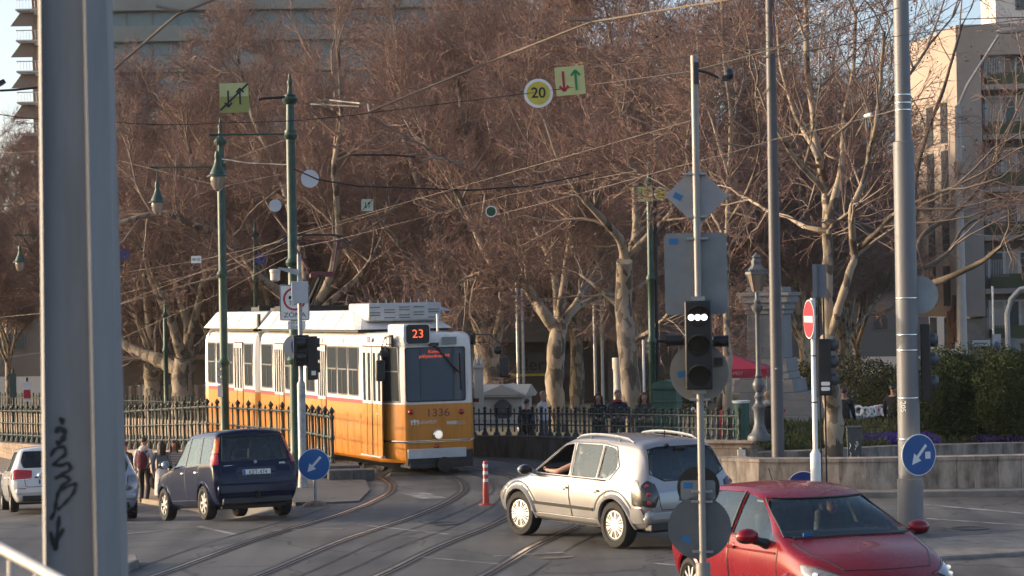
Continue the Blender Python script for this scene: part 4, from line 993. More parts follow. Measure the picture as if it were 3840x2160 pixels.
# ---- red hatchback, seen from its front corner ----
def red_hatch():
    root=place("red hatchback with lit headlamps at the lower right, seen from its front corner",(0,0,0),0,"car")
    P=mat("red_paint",(.20,.002,.010),.27,.15,.04,2,coat=.35,spec=.3)
    st=[(-1.98,.44,.60,.50,.70,.64,.66,.80,.58,.84,.87),
        (-1.90,.34,.72,.42,.79,.66,.74,.90,.66,.99,1.01),
        (-1.78,.26,.76,.36,.835,.68,.785,.96,.62,1.16,1.19),
        (-1.45,.22,.775,.32,.845,.68,.80,.98,.585,1.36,1.40),
        (-1.0,.20,.78,.30,.847,.68,.80,.97,.585,1.44,1.475),
        (-.45,.20,.78,.30,.847,.68,.80,.955,.59,1.465,1.505),
        (.0,.20,.78,.30,.847,.68,.80,.94,.59,1.435,1.48),
        (.30,.20,.78,.30,.847,.68,.80,.93,.59,1.34,1.40),
        (.95,.20,.78,.30,.847,.68,.805,.925,.755,1.02,1.06),
        (1.10,.20,.78,.30,.845,.68,.80,.905,.745,.96,1.0),
        (1.50,.22,.765,.32,.835,.66,.75,.82,.62,.865,.915),
        (1.80,.24,.70,.34,.77,.60,.65,.70,.52,.745,.80),
        (1.98,.30,.60,.40,.66,.56,.54,.62,.42,.655,.70),
        (2.04,.38,.50,.44,.56,.54,.47,.60,.38,.62,.65)]
    c=Car(root,st,P)
    c.hollow(-1.5,.95,.40)
    w1=[(.80,.985),(.14,1.375,.06),(-.20,1.425),(-.22,.965)]; w2=[(-.30,.967),(-.28,1.43),(-.95,1.40,.1),(-1.24,1.15,.1),(-1.15,1.0)]
    for w in (w1,w2): c.prism_cut(w,'y',-1.2,1.2)
    fw=[(.715,1.03,.03),(.555,1.385,.06),(-.555,1.385,.06),(-.715,1.03,.03)]; rw=[(.55,1.04),(.50,1.36),(-.50,1.36),(-.55,1.04)]
    c.prism_cut(fw,'x',.05,1.4); c.prism_cut(rw,'x',-2.2,-1.1)
    for x in (1.26,-1.31): c.arch(x,.30,.35,.85)
    c.finish(LINER)
    for sd in ('L','R'):
        sg_=1 if sd=='L' else -1
        c.patch("front_window",sd,w1,-.006,CARGLASS,th=.006,nx=12,nz=5); c.patch("rear_window",sd,w2,-.006,CARGLASS,th=.006,nx=12,nz=5)
        c.seam(sd,[(.84,.97),(-1.18,.985)],.02,name="window_trim"); c.seam(sd,[(-.26,.96),(-.24,1.43)],.05,name="pillar_trim")
        for pl,hx in (([(.96,.34),(.94,.93),(-.24,.945),(-.26,.34)],-.14),([(-.28,.34),(-.26,.945),(-1.12,.97),(-1.14,.8),(-.92,.46),(-.86,.34)],-.98)):
            d=c.patch("door",sd,pl,.004,P,th=.008,r=.03); c.seam(sd,[(p[0],p[1]) for p in pl],.011,parent=d,closed=True)
            h=c.hit(sd,hx,.84)[0]; b=MB(); b.ell((h.x,h.y,h.z),(.05,.012,.045)); b.box((h.x,h.y+sg_*.032,h.z),(.18,.024,.03)); b.build("handle",P,d,bevel=.008)
        c.seam(sd,[(.9,.86),(-.3,.82),(-1.3,.86)],.03,mt=P,name="side_crease")
        b=MB(); b.ell((.62,sg_*1.0,1.03),(.10,.125,.085)); b.build("wing_mirror",P,root)
        m=root.children[-1]; b=MB(); b.tube([(.66,sg_*.80,.94),(.65,sg_*.88,.97),(.64,sg_*.95,.985)],[.06,.045,.04],8); b.ell((.615,sg_*1.0,1.005),(.095,.12,.06)); b.build("mirror_foot",BLACK,m)
        path=[]
        for x in (1.26,-1.31):
            path=[]
            for k in range(13):
                a=R(-6+192*k/12); h=c.hit(sd,x+.365*math.cos(a),max(.22,.30+.365*math.sin(a)))
                if h: path.append(h[0])
            b=MB(); b.tube(path,.03,6); b.build("arch_lip",P,c.body)
        hl=c.patch("headlamp",sd,[(1.93,.60),(1.74,.63),(1.48,.72),(1.42,.79),(1.62,.775),(1.90,.69)],.010,CLEARL,nx=12,nz=5,r=.015,th=.04)
        c.seam(sd,[(1.92,.60),(1.74,.63),(1.48,.72),(1.41,.80),(1.62,.785),(1.92,.69)],.014,parent=hl,closed=True,name="lamp_surround")
        for x,z,r in ((1.66,.715,.03),(1.80,.67,.026)):
            h=c.hit(sd,x,z)[0]; b=MB(); b.ell((h.x+.01,h.y+sg_*.006,h.z),(r,.03,r*.8)); b.build("lamp_bulb",HLM,hl)
        c.patch("tail_lamp",sd,[(-1.60,.80),(-1.55,.95),(-1.86,.90),(-1.88,.78)],.008,TAILL,nx=6,nz=4)
    # bonnet: shut lines and centre crease
    for s in (1,-1):
        c.seam('T',[(1.06,s*.70),(1.40,s*.66),(1.78,s*.48)],.014)
    c.seam('T',[(1.78,.48),(1.86,.2),(1.88,0),(1.86,-.2),(1.78,-.48)],.014)
    c.patch("windscreen",'F',fw,-.006,CARGLASS,th=.006,nx=16,nz=7); c.patch("rear_screen",'B',rw,-.006,DARKGLASS,th=.006,nx=10,nz=5)
    c.seam('F',[(.64,1.02),(0,1.035),(-.64,1.02)],.035,name="scuttle"); c.seam('F',[(p[0]*1.01,p[1]) for p in fw],.02,closed=True,name="screen_seal")
    g=c.patch("grille",'F',[(.36,.36),(.42,.60),(.30,.655),(-.30,.655),(-.42,.60),(-.36,.36)],.012,BLACK,nx=10,nz=6,th=.03)
    b=MB(); b.lathe([(.062,.0),(.062,-.012),(.05,-.012),(.05,0)],20,(2.06,0,.62),'x'); b.build("badge",CHROME,root)
    c.seam('F',[(.46,.62),(.30,.66),(0,.672),(-.30,.66),(-.46,.62)],.02,mt=CHROME,name="grille_trim")
    plate(root,"number_plate","",(2.065,0,.45),(math.pi/2,0,math.pi/2))
    b=MB(); b.box((.98,-.48,1.05),(.02,.11,.05)); b.build("windscreen_sticker",BLUEP,root)
    b=MB(); b.box((.72,-.1,1.0),(.3,1.25,.12)); b.build("dashboard",mat("dash_grey",(.05,.05,.05),.8),root,bevel=.03)
    for y in (.36,-.36): b=MB(); b.box((.04,y,1.345),(.16,.42,.02)); b.build("sun_visor",mat("pale_visor",(.35,.36,.36),.8),root)
    b=MB(); b.lathe([(.17,-.015),(.185,0),(.17,.015),(.155,0)],20,(0,0,0),'x'); sw=b.build("steering_wheel",BLACK,root); sw.location=(.42,.36,.93); sw.rotation_euler=(0,R(-22),0)
    b=MB(); b.ell((.30,0,1.36),(.03,.11,.035)); b.build("rear_view_mirror",BLACK,root)
    b=MB(); b.tube([(-.85,0,1.48),(-.95,0,1.62)],.008,5); b.build("roof_antenna",BLACK,root)
    b=MB(); b.box((0,0,.24),(3.4,1.25,.12)); b.build("underside",BLACK,root)
    seats(c,(.10,-.78),.40,ht=.58)
    for x,sr in ((1.26,R(-8)),(-1.31,0)):
        for y in (.74,-.74): c.wheel(x,y,.30,.30,.18,RIMS,{'n':10,'w':(.04,.035),'hub':.04,'ri':.72},sr)
    return root
RH=red_hatch()
RH.scale=(1.09,1.09,1.045); put(RH,-71,(.98*1.09,0,1.03*1.045),W(2138,1341,25.6)); RH.location.z=0.0
# ---- two rear-view cars half hidden behind the mast ----
def rear_car(label,P,L_,k,lamp,sy=1.0):
    root=place(label,(0,0,0),0,"car")
    # L_ half length; k vertical scale
    st=[(-L_,.44,.68,.50,.78,.62,.74,.80,.66,.84,.86),
        (-L_+.07,.32,.78,.42,.87,.64,.83,.92,.74,.99,1.01),
        (-L_+.13,.27,.80,.38,.89,.66,.855,.98,.70,1.10,1.13),
        (-L_+.30,.24,.82,.36,.905,.66,.87,1.0,.655,1.40,1.44),
        (-L_+.42,.23,.82,.34,.91,.66,.875,1.0,.64,1.535,1.59),
        (-L_+.8,.22,.82,.32,.912,.66,.875,1.0,.635,1.575,1.635),
        (-.2,.22,.82,.30,.912,.66,.875,.98,.63,1.58,1.65),
        (.35,.22,.82,.30,.91,.66,.87,.96,.62,1.50,1.57),
        (1.25,.22,.82,.30,.90,.66,.86,.93,.70,1.02,1.06),
        (1.6,.24,.80,.32,.88,.64,.80,.84,.62,.88,.93),
        (L_-.1,.30,.66,.38,.74,.60,.62,.70,.5,.73,.78),(L_,.38,.54,.44,.60,.56,.5,.62,.4,.65,.68)]
    st=[tuple([r[0]]+[v*(sy if i in (1,3,5,7) else k) for i,v in enumerate(r[1:])]) for r in st]
    c=Car(root,st,P); c.hollow(-L_+.4,1.1,.45*k)
    zb=1.02*k;zt=1.50*k
    w1=[(.95,zb),(.25,zt-.03),(-.25,zt),(-.25,zb)];w2=[(-.33,zb),(-.33,zt),(-L_+.85,zt),(-L_+.62,zb+.1),(-L_+.66,zb)]
    for w in (w1,w2): c.prism_cut(w,'y',-1.3,1.3)
    rw=[(.60*sy,zb+.06),(.66*sy,zb+.22),(.58*sy,zt),(-.58*sy,zt),(-.66*sy,zb+.22),(-.60*sy,zb+.06)]
    c.prism_cut(rw,'x',-L_-.3,-L_+.75)
    for x in (1.35,-L_+.82): c.arch(x,.31,.36,.91*sy)
    c.finish(LINER)
    for sd in ('L','R'):
        sg_=1 if sd=='L' else -1
        c.patch("front_window",sd,w1,-.006,CARGLASS,th=.006); c.patch("rear_window",sd,w2,-.006,CARGLASS,th=.006)
        for pl in ([(1.0,.38),(1.0,.97*k),(-.28,.98*k),(-.30,.38)],[(-.32,.38),(-.30,.98*k),(-L_+.75,.99*k),(-L_+1.2,.5),(-L_+1.25,.38)]):
            d=c.patch("door",sd,pl,.004,P,th=.008); c.seam(sd,pl,.012,parent=d,closed=True)
            h=c.hit(sd,pl[2][0]+.14,.86*k)[0]; b=MB(); b.ell((h.x,h.y,h.z),(.09,.03,.025)); b.build("handle",P,d)
        b=MB(); b.ell((.80,sg_*1.06*sy,1.08*k),(.08,.13,.08)); b.tube([(.80,sg_*.85*sy,1.02*k),(.80,sg_*.98*sy,1.05*k)],.03,6); b.build("wing_mirror",P,root)
        a=sg_*sy
        if lamp=='wide':
            c.patch("tail_lamp",'B',[(a*.42,.80),(a*.40,.99),(a*.80,1.02),(a*.845,.97),(a*.86,.78)],.012,TAILL,nx=8,nz=4,th=.03,r=.02)
            c.seam('B',[(a*.43,.79),(a*.85,.775)],.03,mt=CHROME,name="lamp_trim")
            c.patch("tail_lamp",sd,[(-L_+.13,.78),(-L_+.13,.97),(-L_+.30,.97),(-L_+.26,.80)],.010,TAILL,nx=5,nz=4,th=.03,r=.02)
            c.patch("fog_lamp",'B',[(a*.56,.50),(a*.55,.57),(a*.78,.57),(a*.76,.49)],.012,TAILL,nx=4,nz=2,th=.03,r=.01)
        else:
            c.patch("tail_lamp",'B',[(a*.58,.66*k),(a*.64,1.02*k),(a*.80,1.0*k),(a*.86,.72*k)],.014,CLEARL,nx=7,nz=5,th=.03,r=.02)
            c.seam('B',[(a*.58,.66*k),(a*.64,1.02*k)],.02,name="lamp_trim"); c.seam('B',[(a*.62,.72*k),(a*.84,.74*k)],.04,mt=TAILL,name="lamp_trim")
            c.patch("tail_lamp",sd,[(-L_+.12,.72*k),(-L_+.12,1.0*k),(-L_+.28,.98*k),(-L_+.2,.74*k)],.010,CLEARL,nx=5,nz=4,th=.03,r=.02)
            c.patch("fog_lamp",'B',[(a*.56,.44),(a*.62,.48),(a*.78,.52),(a*.76,.45)],.012,TAILL,nx=4,nz=2,th=.03,r=.01)
    c.patch("rear_screen",'B',rw,-.006,DARKGLASS,th=.006,nx=12,nz=6)
    c.seam('B',[(.62*sy,.99*k),(.56*sy,.62),(.50*sy,.60),(-.50*sy,.60),(-.56*sy,.62),(-.62*sy,.99*k)],.014)
    plate(root,"number_plate","L" if lamp=='wide' else "",(-L_-.012,0,.74*k),(math.pi/2,0,-math.pi/2))
    b=MB(); b.box((-L_-.0,0,.85*k),(.03,.7,.03)); b.build("tailgate_trim",DARKMETAL,root)
    b=MB(); b.lathe([(.06,-L_+.06),(.06,-L_-.04),(.03,-L_-.05)],16,(0,0,.93*k),'x'); b.build("badge",CHROME,root)
    b=MB(); b.box((-L_+.08,0,.50),(.2,1.60*sy,.16)); b.build("bumper",P,root,bevel=.05); b=MB(); b.box((-L_+.12,0,.34),(.2,1.3*sy,.18)); b.build("bumper_skirt",BLACK,root,bevel=.03)
    b=MB(); b.box((0,0,.25),(3.2,1.3,.14)); b.build("underside",BLACK,root)
    seats(c,(.2,-.7),.45)
    for x in (1.35,-L_+.82):
        for y in (.78*sy,-.78*sy): c.wheel(x,y,.315,.315,.20,RIMS,{'n':5,'w':(.09,.06),'hub':.06})
    return root
WM=rear_car("white family car with a wide dark rear screen, left of the grey mast",mat("white_paint",(.66,.65,.63),.3,0,.04,2,coat=.9),2.15,.97,'wide')
put(WM,107,(-1.33,.80,0),W(34,1306,54.8)*1.0); WM.location.z=dip(56)-.0
SH=rear_car("silver blue hatchback with clear tail lamps half hidden behind the grey mast",mat("silver_blue_paint",(.34,.37,.42),.3,.4,.04,2,coat=.9),1.95,.93,'clear',.93)
put(SH,106,(-1.95,-.79,0),W(350,1300,48.0)); SH.location.z=dip(49.5)
for o in (WM,SH): o.rotation_euler.y=R(4.0)
# ---------------- masts, signals, signs, lamps ----------------
def stand(name,label,cat,vx,vy,d,z0=None,yaw=None,group=None):
    """an upright thing whose axis passes through the place seen at (vx,vy), d metres away; local -y looks at the camera"""
    p=W(vx,vy,d); z=z0 if z0 is not None else roadz(p.x,p.y)
    return thing(name,label,cat,(p.x,p.y,z),(yaw if yaw is not None else -math.atan2(p.x,p.y)),group)
def loc(root,vx,vy):
    """local x,z of a picture place on the upright plane through the thing's axis facing the camera"""
    m=Matrix.Translation(root.location)@Matrix.Rotation(root.rotation_euler.z,4,'Z'); p=onp(vx,vy,m.inverted(),1,0); return p.x,p.z
def disc(b,c,r,y0,y1,n=40,mi=0): b.prism(circle(r,n,c),y0,y1,'y',mi); return b
ARROW=[(-.06,.5),(-.06,-.10),(-.22,-.10),(0,-.5),(.22,-.10),(.06,-.10),(.06,.5)]
def arrow_pts(s,ang,c=(0,0),wd=1.0): return [(c[0]+rot2((x*s*wd,z*s),ang)[0],c[1]+rot2((x*s*wd,z*s),ang)[1]) for x,z in ARROW]
SPOLE=mat("light_signal_pole",(.26,.245,.23),.45,.3,.08,6)
# --- signal pole in the foreground
sp=stand("signal_pole","slim light signal post in front showing three white dots, with backs of signs","traffic signal",1757,760,22.8)
zt=loc(sp,1744,140)[1]
b=MB(); b.cyl((0,0,0),(0,0,zt),.036,18); b.cyl((0,0,0),(0,0,loc(sp,1768,1415)[1]),.075,18)
for vy in (420,435,452,462): z=loc(sp,1750,vy)[1]; b.cyl((0,0,z-.006),(0,0,z+.006),.039,14)
b.build("pole",SPOLE,sp)
M1=M(22.8)
def cx(root,v,vy): return loc(root,v,vy)[0]
x0,z1=loc(sp,1722,757);x1,z0=loc(sp,1793,978); w=x1-x0;h=z1-z0; cxm=(x0+x1)/2
b=MB(); b.box((cxm,-.10,(z0+z1)/2),(w,.16,h)); hs=b.build("signal_housing",BLACK,sp,bevel=.015)
WHL=mat("white_signal_lamp",(.9,.9,.9),.3,0,0,emit=(1,.97,.92),estr=1.6)
LENS=mat("dark_lens",(.012,.012,.014),.12,0,.1,10)
for k,vy in enumerate((797,870,945)):
    z=loc(sp,1758,vy)[1]; b=MB(); disc(b,(cxm,z),.10,-.19,-.178); ln=b.build("lens",LENS,hs)
    # visor: open half-tube over the lens
    b=MB(); n=14; vsx=[]
    for i in range(n+1):
        a=R(-15+210*i/n)
        for rr in (.118,.108):
            for y in (-.178,-.178-.20*(.35+.65*max(0,math.sin(a)))): vsx.append((cxm+rr*math.cos(a),y,z+rr*math.sin(a)))
    fs=[]
    for i in range(n):
        o=4*i;q=o+4; fs+=[(o,q,q+1,o+1),(o+2,o+3,q+3,q+2),(o+1,q+1,q+3,o+3),(o,o+2,q+2,q)]
    b.add(vsx,fs); b.build("visor",mat("visor_plastic",(.022,.021,.02),.4),hs)
    if k==0:
        for dx in (-.064,0,.064): b=MB(); disc(b,(cxm-.005+dx,z-.004),.031,-.20,-.19,20); b.build("lamp_dot",WHL,ln)
for zz_ in (z1+.02,z0-.02): b=MB(); b.box((cxm,-.03,zz_),(.14,.12,.05)); b.build("housing_bracket",GALV,sp)
def rear_plate(root,poly,name,y=.05,mt=SIGNBACK,stick=None,face=WHITEP):
    b=MB(); b.prism(poly,y,y+.006,'y'); o=b.build(name,mt,root)
    b=MB(); b.prism([(p[0]*.99+0,p[1]) for p in poly],y+.006,y+.008,'y'); b.build("sign_face",face,o)
    if stick:
        (sx,sz),a=stick; q=[rot2(p,a) for p in ((-.045,-.03),(.045,-.03),(.045,.03),(-.045,.03))]; b=MB(); b.prism([(sx+p[0],sz+p[1]) for p in q],y-.003,y-.0005,'y'); b.build("sticker",STICK,o)
    return o
def clamp(root,zs,wd=.19,y=.0):
    b=MB()
    for z in zs: b.box((0,y+.01,z),(wd,.06,.022)); b.cyl((-wd/2,y-.03,z),(-wd/2,y+.05,z),.012,6); b.cyl((wd/2,y-.03,z),(wd/2,y+.05,z),.012,6)
    b.build("clamp",GALV,root)
c0=[loc(sp,1750,415),loc(sp,1832,492),loc(sp,1755,572),loc(sp,1673,492)]
rear_plate(sp,c0,"diamond_sign",stick=(loc(sp,1705,494),-.5),mt=mat("pale_sign_back",(.30,.30,.31),.5,.15,.1,4))
q=loc(sp,1670,587);t=loc(sp,1831,790); rear_plate(sp,rrect(t[0]-q[0],q[1]-t[1],.05,((q[0]+t[0])/2,(q[1]+t[1])/2)),"rectangular_sign",stick=(loc(sp,1694,607),0))
q=loc(sp,1759,937); rear_plate(sp,circle(.297,48,q),"round_sign",stick=(loc(sp,1716,942),.2),mt=mat("cream_sign_back",(.22,.20,.175),.5,.1,.1,4),y=.06)
q=loc(sp,1760,1329); rear_plate(sp,circle(.318,48,q),"round_sign",stick=(loc(sp,1727,1358),-.3),mt=mat("dark_sign_back",(.11,.122,.13),.5,.25,.1,4))
q=loc(sp,1756,1234); rear_plate(sp,rrect(.35,.195,.03,q),"small_sign",stick=(loc(sp,1731,1222),0))
q=loc(sp,1752,1233); rear_plate(sp,circle(.215,40,(q[0]+.02,q[1]+.02)),"black_round_sign",mt=BLACK,y=.10)
clamp(sp,[loc(sp,1750,v)[1] for v in (437,545,600,1237,1262,1388,1005)])
for vx,vy,s in ((1692,856,-1),(1818,858,1)):
    x,z=loc(sp,vx,vy); b=MB(); b.tube([(0,.02,z+.01),(x*.55,.02,z+.01)],.014,6); b.lathe([(.03,x*.55),(.055,x*.6),(.06,x*1.25)],14,(0,.02,z),'x'); b.build("side_signal",BLACK,sp)
x,z=loc(sp,1808,910); b=MB(); b.box((x,.03,z),(.08,.06,.08)); b.build("side_box",BLACK,sp)
# camera ball on its bracket
x,z=loc(sp,1834,187); x2,z2=loc(sp,1808,196); b=MB(); b.box((.02,0,loc(sp,1748,185)[1]),(.05,.09,.22)); b.tube([(.03,0,loc(sp,1748,177)[1]),(x2*.6,0,z2+.05),(x2,0,z2)],.014,6); b.ell((x,0,z),(.052,.052,.06)); b.box((x-.03,0,z-.045),(.08,.06,.05)); b.build("camera_dome",mat("camera_dome",(.02,.025,.035),.3),sp)
# --- big round steel mast at right
bp_=stand("steel_mast","thick round grey steel mast at right carrying a blue arrow sign","mast",2283,900,35.8)
b=MB(); zb=loc(bp_,2280,1205)[1]; zs=loc(bp_,2270,358)[1]
b.lathe([(.205,0),(.20,zb),(.175,zb+.012),(.165,zs),(.128,zs+.02),(.112,13)],28)
b.build("mast_tube",mat("grey_mast_paint",(.165,.165,.175),.5,.1,.12,1.5,stretch=(3,3,.4)),bp_)
for vy in (239,259,277,750,842,881,1001,1104):
    b=MB(); z=loc(bp_,2275,vy)[1]; r_=.128 if z>zs else .175; b.lathe([(r_+.004,z-.01),(r_+.006,z),(r_+.004,z+.01)],24); b.build("steel_band",CHROME,bp_)
x,z=loc(bp_,2311,1140); b=MB(); 
rd=bpy.data.objects.new("arrow_sign",None); COL.objects.link(rd); rd.parent=bp_; rd.location=(x,-.40,z); rd.rotation_euler=(0,0,R(36))
def arrow_sign(root,r,ang,blue,rim=True):
    b=MB(); disc(b,(0,0),r,-.004,.006); o=b.build("sign_plate",WHITEP,root); b=MB(); disc(b,(0,0),r*.955,-.007,-.0045); b.build("sign_field",blue,o)
    b=MB(); b.prism(arrow_pts(r*1.25,ang),-.010,-.0075,'y'); b.build("arrow",WHITEP,o)
arrow_sign(rd,.325,R(-42),BLUEP)
b=MB(); q=rrect(.10,.11,.01,(.165,-.01)); b.prism(q,-.012,-.0105,'y'); b.build("sticker",WHITEP,rd)
b=MB(); b.tube([(.0,.01,-.1),(-.1,.30,-.1)],.015,6); b.tube([(.0,.01,.1),(-.1,.30,.1)],.015,6); b.build("sign_bracket",GALV,rd)
text("205",.12,WHITEP,"mast_number",bp_,(-.085,-.165,loc(bp_,2265,1022)[1]),(math.pi/2,math.pi/2,R(-26)),ext=.001)
x,z=loc(bp_,2322,742); b=MB(); disc(b,(x-.06,z),.30,.14,.15); b.build("round_sign",mat("pale_sign_back2",(.30,.33,.34),.5,.15,.1,4),bp_)
q=loc(bp_,2316,815);t=loc(bp_,2342,1010); b=MB(); b.box(((q[0]+t[0])/2,.14,(q[1]+t[1])/2),(t[0]-q[0]+.02,.28,q[1]-t[1])); sg2=b.build("signal_housing",BLACK,bp_,bevel=.02)
for vy in (855,905,962): z=loc(bp_,2340,vy)[1]; b=MB(); b.lathe([(.11,t[0]),(.11,t[0]+.08),(.07,t[0]+.13)],14,(0,.14,z),'x'); b.build("visor",mat("grey_visor",(.05,.055,.065),.4),sg2)
# --- slim tall dark mast
dp=stand("tall_mast","slim tall tapered dark grey mast behind the travertine wall","mast",1953,900,44.3,z0=.0)
b=MB(); b.lathe([(.127,0),(.118,3.2),(.070,13.5)],20); b.build("mast_tube",mat("dark_mast_paint",(.095,.09,.095),.5,.1,.12,2),dp)
b=MB(); z=loc(dp,1958,927)[1]; b.ell((.0,-.13,z),(.03,.02,.02)); z=loc(dp,1962,957)[1]; b.ell((.12,-.05,z),(.025,.02,.025)); b.build("service_bolt",GALV,dp)
# --- white no entry post
ne=stand("no_entry_post","white post with a red no entry sign seen nearly edge on","traffic sign",2047,900,36.2,z0=.05)
b=MB(); zb=loc(ne,2046,1138)[1]; b.lathe([(.085,0),(.085,zb-.02),(.05,zb+.03),(.041,zb+.05),(.041,loc(ne,2045,750)[1])],18); b.build("post",WHITEP,ne)
e=bpy.data.objects.new("no_entry_sign",None); COL.objects.link(e); e.parent=ne; e.location=(loc(ne,2035,803)[0],-.05,loc(ne,2035,803)[1]); e.rotation_euler=(0,0,R(-74))
b=MB(); disc(b,(0,0),.312,-.004,.008); o=b.build("sign_plate",WHITEP,e); b=MB(); disc(b,(0,0),.295,-.007,-.0045); b.build("sign_field",mat("no_entry_red",(.50,.012,.03),.45,0,.05),o); b=MB(); b.box((0,-.009,0),(.46,.003,.10)); b.build("sign_bar",WHITEP,o)
b=MB()
for vy in (895,1012): z=loc(ne,2045,vy)[1]; b.cyl((0,0,z-.01),(0,0,z+.01),.043,14)
b.build("band",DARKMETAL,ne)
pp=bpy.data.objects.new
x0,z1=loc(ne,2044,665);x1,z0=loc(ne,2080,748)
b=MB(); b.box(((x0+x1)/2,.12,(z0+z1)/2),(x1-x0,.05,z1-z0)); b.box((x0+.03,.09,(z0+z1)/2),(.07,.06,z1-z0)); b.build("panel_back",mat("blue_grey_panel",(.13,.15,.18),.5,.2,.1),ne)
b=MB()
for dx in (-.03,.06,.14): b.cyl((dx+.03,.14,.3),(dx+.03,.14,z0+.1),.014,8)
b.build("support_post",DARKMETAL,ne)
x0,z1=loc(ne,2057,853);x1,z0=loc(ne,2093,995)
b=MB(); b.box(((x0+x1)/2,.08,(z0+z1)/2),(x1-x0,.22,z1-z0)); hs=b.build("signal_housing",BLACK,ne,bevel=.02)
b=MB(); b.lathe([(.035,z0-.03),(.035,z1+.02)],12,(x0-.0,.0,0)); b.build("signal_post",mat("brownish_post",(.12,.10,.085),.4,.4),ne)
for vy in (868,910,955): z=loc(ne,2095,vy)[1]; b=MB(); b.lathe([(.10,x1),(.10,x1+.07),(.06,x1+.12)],14,(0,.08,z),'x'); b.build("visor",_mc["grey_visor"],hs)
for vy in (965,978): z=loc(ne,2072,vy)[1]; b=MB(); b.prism(rrect(.14,.06,.02,(x0+.11,z)),-.034,-.031,'y'); b.build("sticker",WHITEP,hs)
# --- blue disc behind the red car
bd=stand("direction_sign","round blue arrow sign mostly hidden behind the red car","traffic sign",2022,1228,40.0)
e=pp("sign_disc",None); COL.objects.link(e); e.parent=bd; e.location=(0,-.05,loc(bd,2022,1228)[1]); arrow_sign(e,.305,R(138),BLUED)
b=MB(); b.cyl((0,0,0),(0,0,loc(bd,2022,1195)[1]),.03,12); b.build("post",GALV,bd)
# --- small keep right sign on the island
kr=stand("keep_left_sign","small blue arrow sign on a short post on the island beside the blue hatchback","traffic sign",792,1200,42.9)
e=pp("sign_disc",None); COL.objects.link(e); e.parent=kr; q=loc(kr,790,1168); e.location=(q[0],-.05,q[1]); arrow_sign(e,.302,R(-42),mat("bright_blue_sign",(.012,.12,.36),.4,0,.06,4))
b=MB(); b.cyl((0,0,0),(0,0,q[1]),.034,12); b.build("post",GALV,kr)
b=MB(); b.lathe([(.26,0),(.20,.05),(.07,.09),(.001,.095)],12); b.build("mound",mat("dry_mound",(.16,.11,.075),.95,0,.4,9,.6,20),kr)
# --- flexible red and white bollard
bo=stand("flexible_bollard","red and white striped flexible bollard beside the tracks","bollard",1222,1225,42.4)
b=MB(); b.lathe([(.13,0),(.12,.02),(.055,.03)],18); b.lathe([(.062,.03),(.052,.40),(.047,.43),(.045,.80),(.036,.82)],18); b.build("tube",mat("bollard_red",(.48,.05,.035),.5,0,.08,8),bo)
for z in (.46,.60,.73): b=MB(); b.lathe([(.0485,z-.03),(.0485,z+.03)],18); b.build("white_band",WHITEP,bo)
# --- grey signal post by the island
tp=stand("grey_signal_post","grey post with two traffic lights and a white box in front of the tram","traffic signal",757,930,46.9,z0=.03)
zmid=loc(tp,757,1000)[1]-.12; ztop=loc(tp,752,640)[1]
b=MB(); zk=loc(tp,757,965)[1]; b.lathe([(.11,0),(.085,.3),(.085,zk),(.048,zk+.06),(.045,ztop)],18); b.build("post",mat("stickered_grey_post",(.30,.30,.30),.5,.2,.3,7),tp)
q=loc(tp,733,708);t=loc(tp,776,763); b=MB(); b.box(((q[0]+t[0])/2,-.12,(q[1]+t[1])/2),(t[0]-q[0],.14,q[1]-t[1])); b.build("control_box",mat("white_grey_box",(.42,.44,.47),.45,0,.05),tp,bevel=.01)
x,z=loc(tp,692,692); b=MB(); b.lathe([(.06,z-.13),(.10,z-.10),(.105,z+.05),(.115,z+.06),(.115,z+.11),(.09,z+.125)],18,(x,0,0)); b.build("camera_housing",mat("cream_camera",(.55,.49,.43),.5,0,.05),tp)
x2,z2=loc(tp,700,676); b=MB(); b.add([(x2,-.03,z2-.01),(x2,.03,z2-.01),(x2,.03,z2+.03),(x2,-.03,z2+.03),(0,-.03,z2-.16),(0,.03,z2-.16),(0,.03,z2-.02),(0,-.03,z2-.02)],[(0,1,2,3),(4,7,6,5),(0,4,5,1),(1,5,6,2),(2,6,7,3),(3,7,4,0)]); b.build("camera_arm",GALV,tp)
q=loc(tp,739,843);t=loc(tp,772,920); 
b=MB(); b.box((q[0]+.02,-.13,(q[1]+t[1])/2),(.07,.20,q[1]-t[1])); b.box(((q[0]+t[0])/2+.05,-.05,(q[1]+t[1])/2),(t[0]-q[0],.10,q[1]-t[1]));hs=b.build("signal_housing",BLACK,tp,bevel=.01)
for vy in (862,898):
    z=loc(tp,757,vy)[1]; b=MB(); b.lathe([(.115,.0),(.115,.10),(.10,.20)],16,(q[0]+.05,-.15,z),'x'); b.build("visor",_mc["visor_plastic"],hs)
q=loc(tp,771,846);t=loc(tp,800,955); b=MB(); b.box(((q[0]+t[0])/2,.02,(q[1]+t[1])/2),(t[0]-q[0],.26,q[1]-t[1])); h2=b.build("signal_housing",BLACK,tp,bevel=.02)
for vy in (862,893,925): z=loc(tp,800,vy)[1]; b=MB(); b.lathe([(.10,t[0]),(.10,t[0]+.05)],14,(0,.02,z),'x'); b.build("visor",_mc["grey_visor"],h2)
b=MB(); x,z=loc(tp,789,938); b.box((x,-.115,z),(.09,.006,.09)); b.build("sticker",WHITEP,h2)
x,z=loc(tp,742,872); b=MB(); disc(b,(x,z),.245,.10,.11); o=b.build("round_sign",mat("round_sign_white",(.5,.5,.5),.5,0,.05),tp); b=MB(); b.prism([(x+p[0]*.45,z+p[1]) for p in circle(.17,24)],.09,.098,'y'); b.build("sign_field",BLUEP,o)
for vx in (800,768): x,z=loc(tp,762,958); 
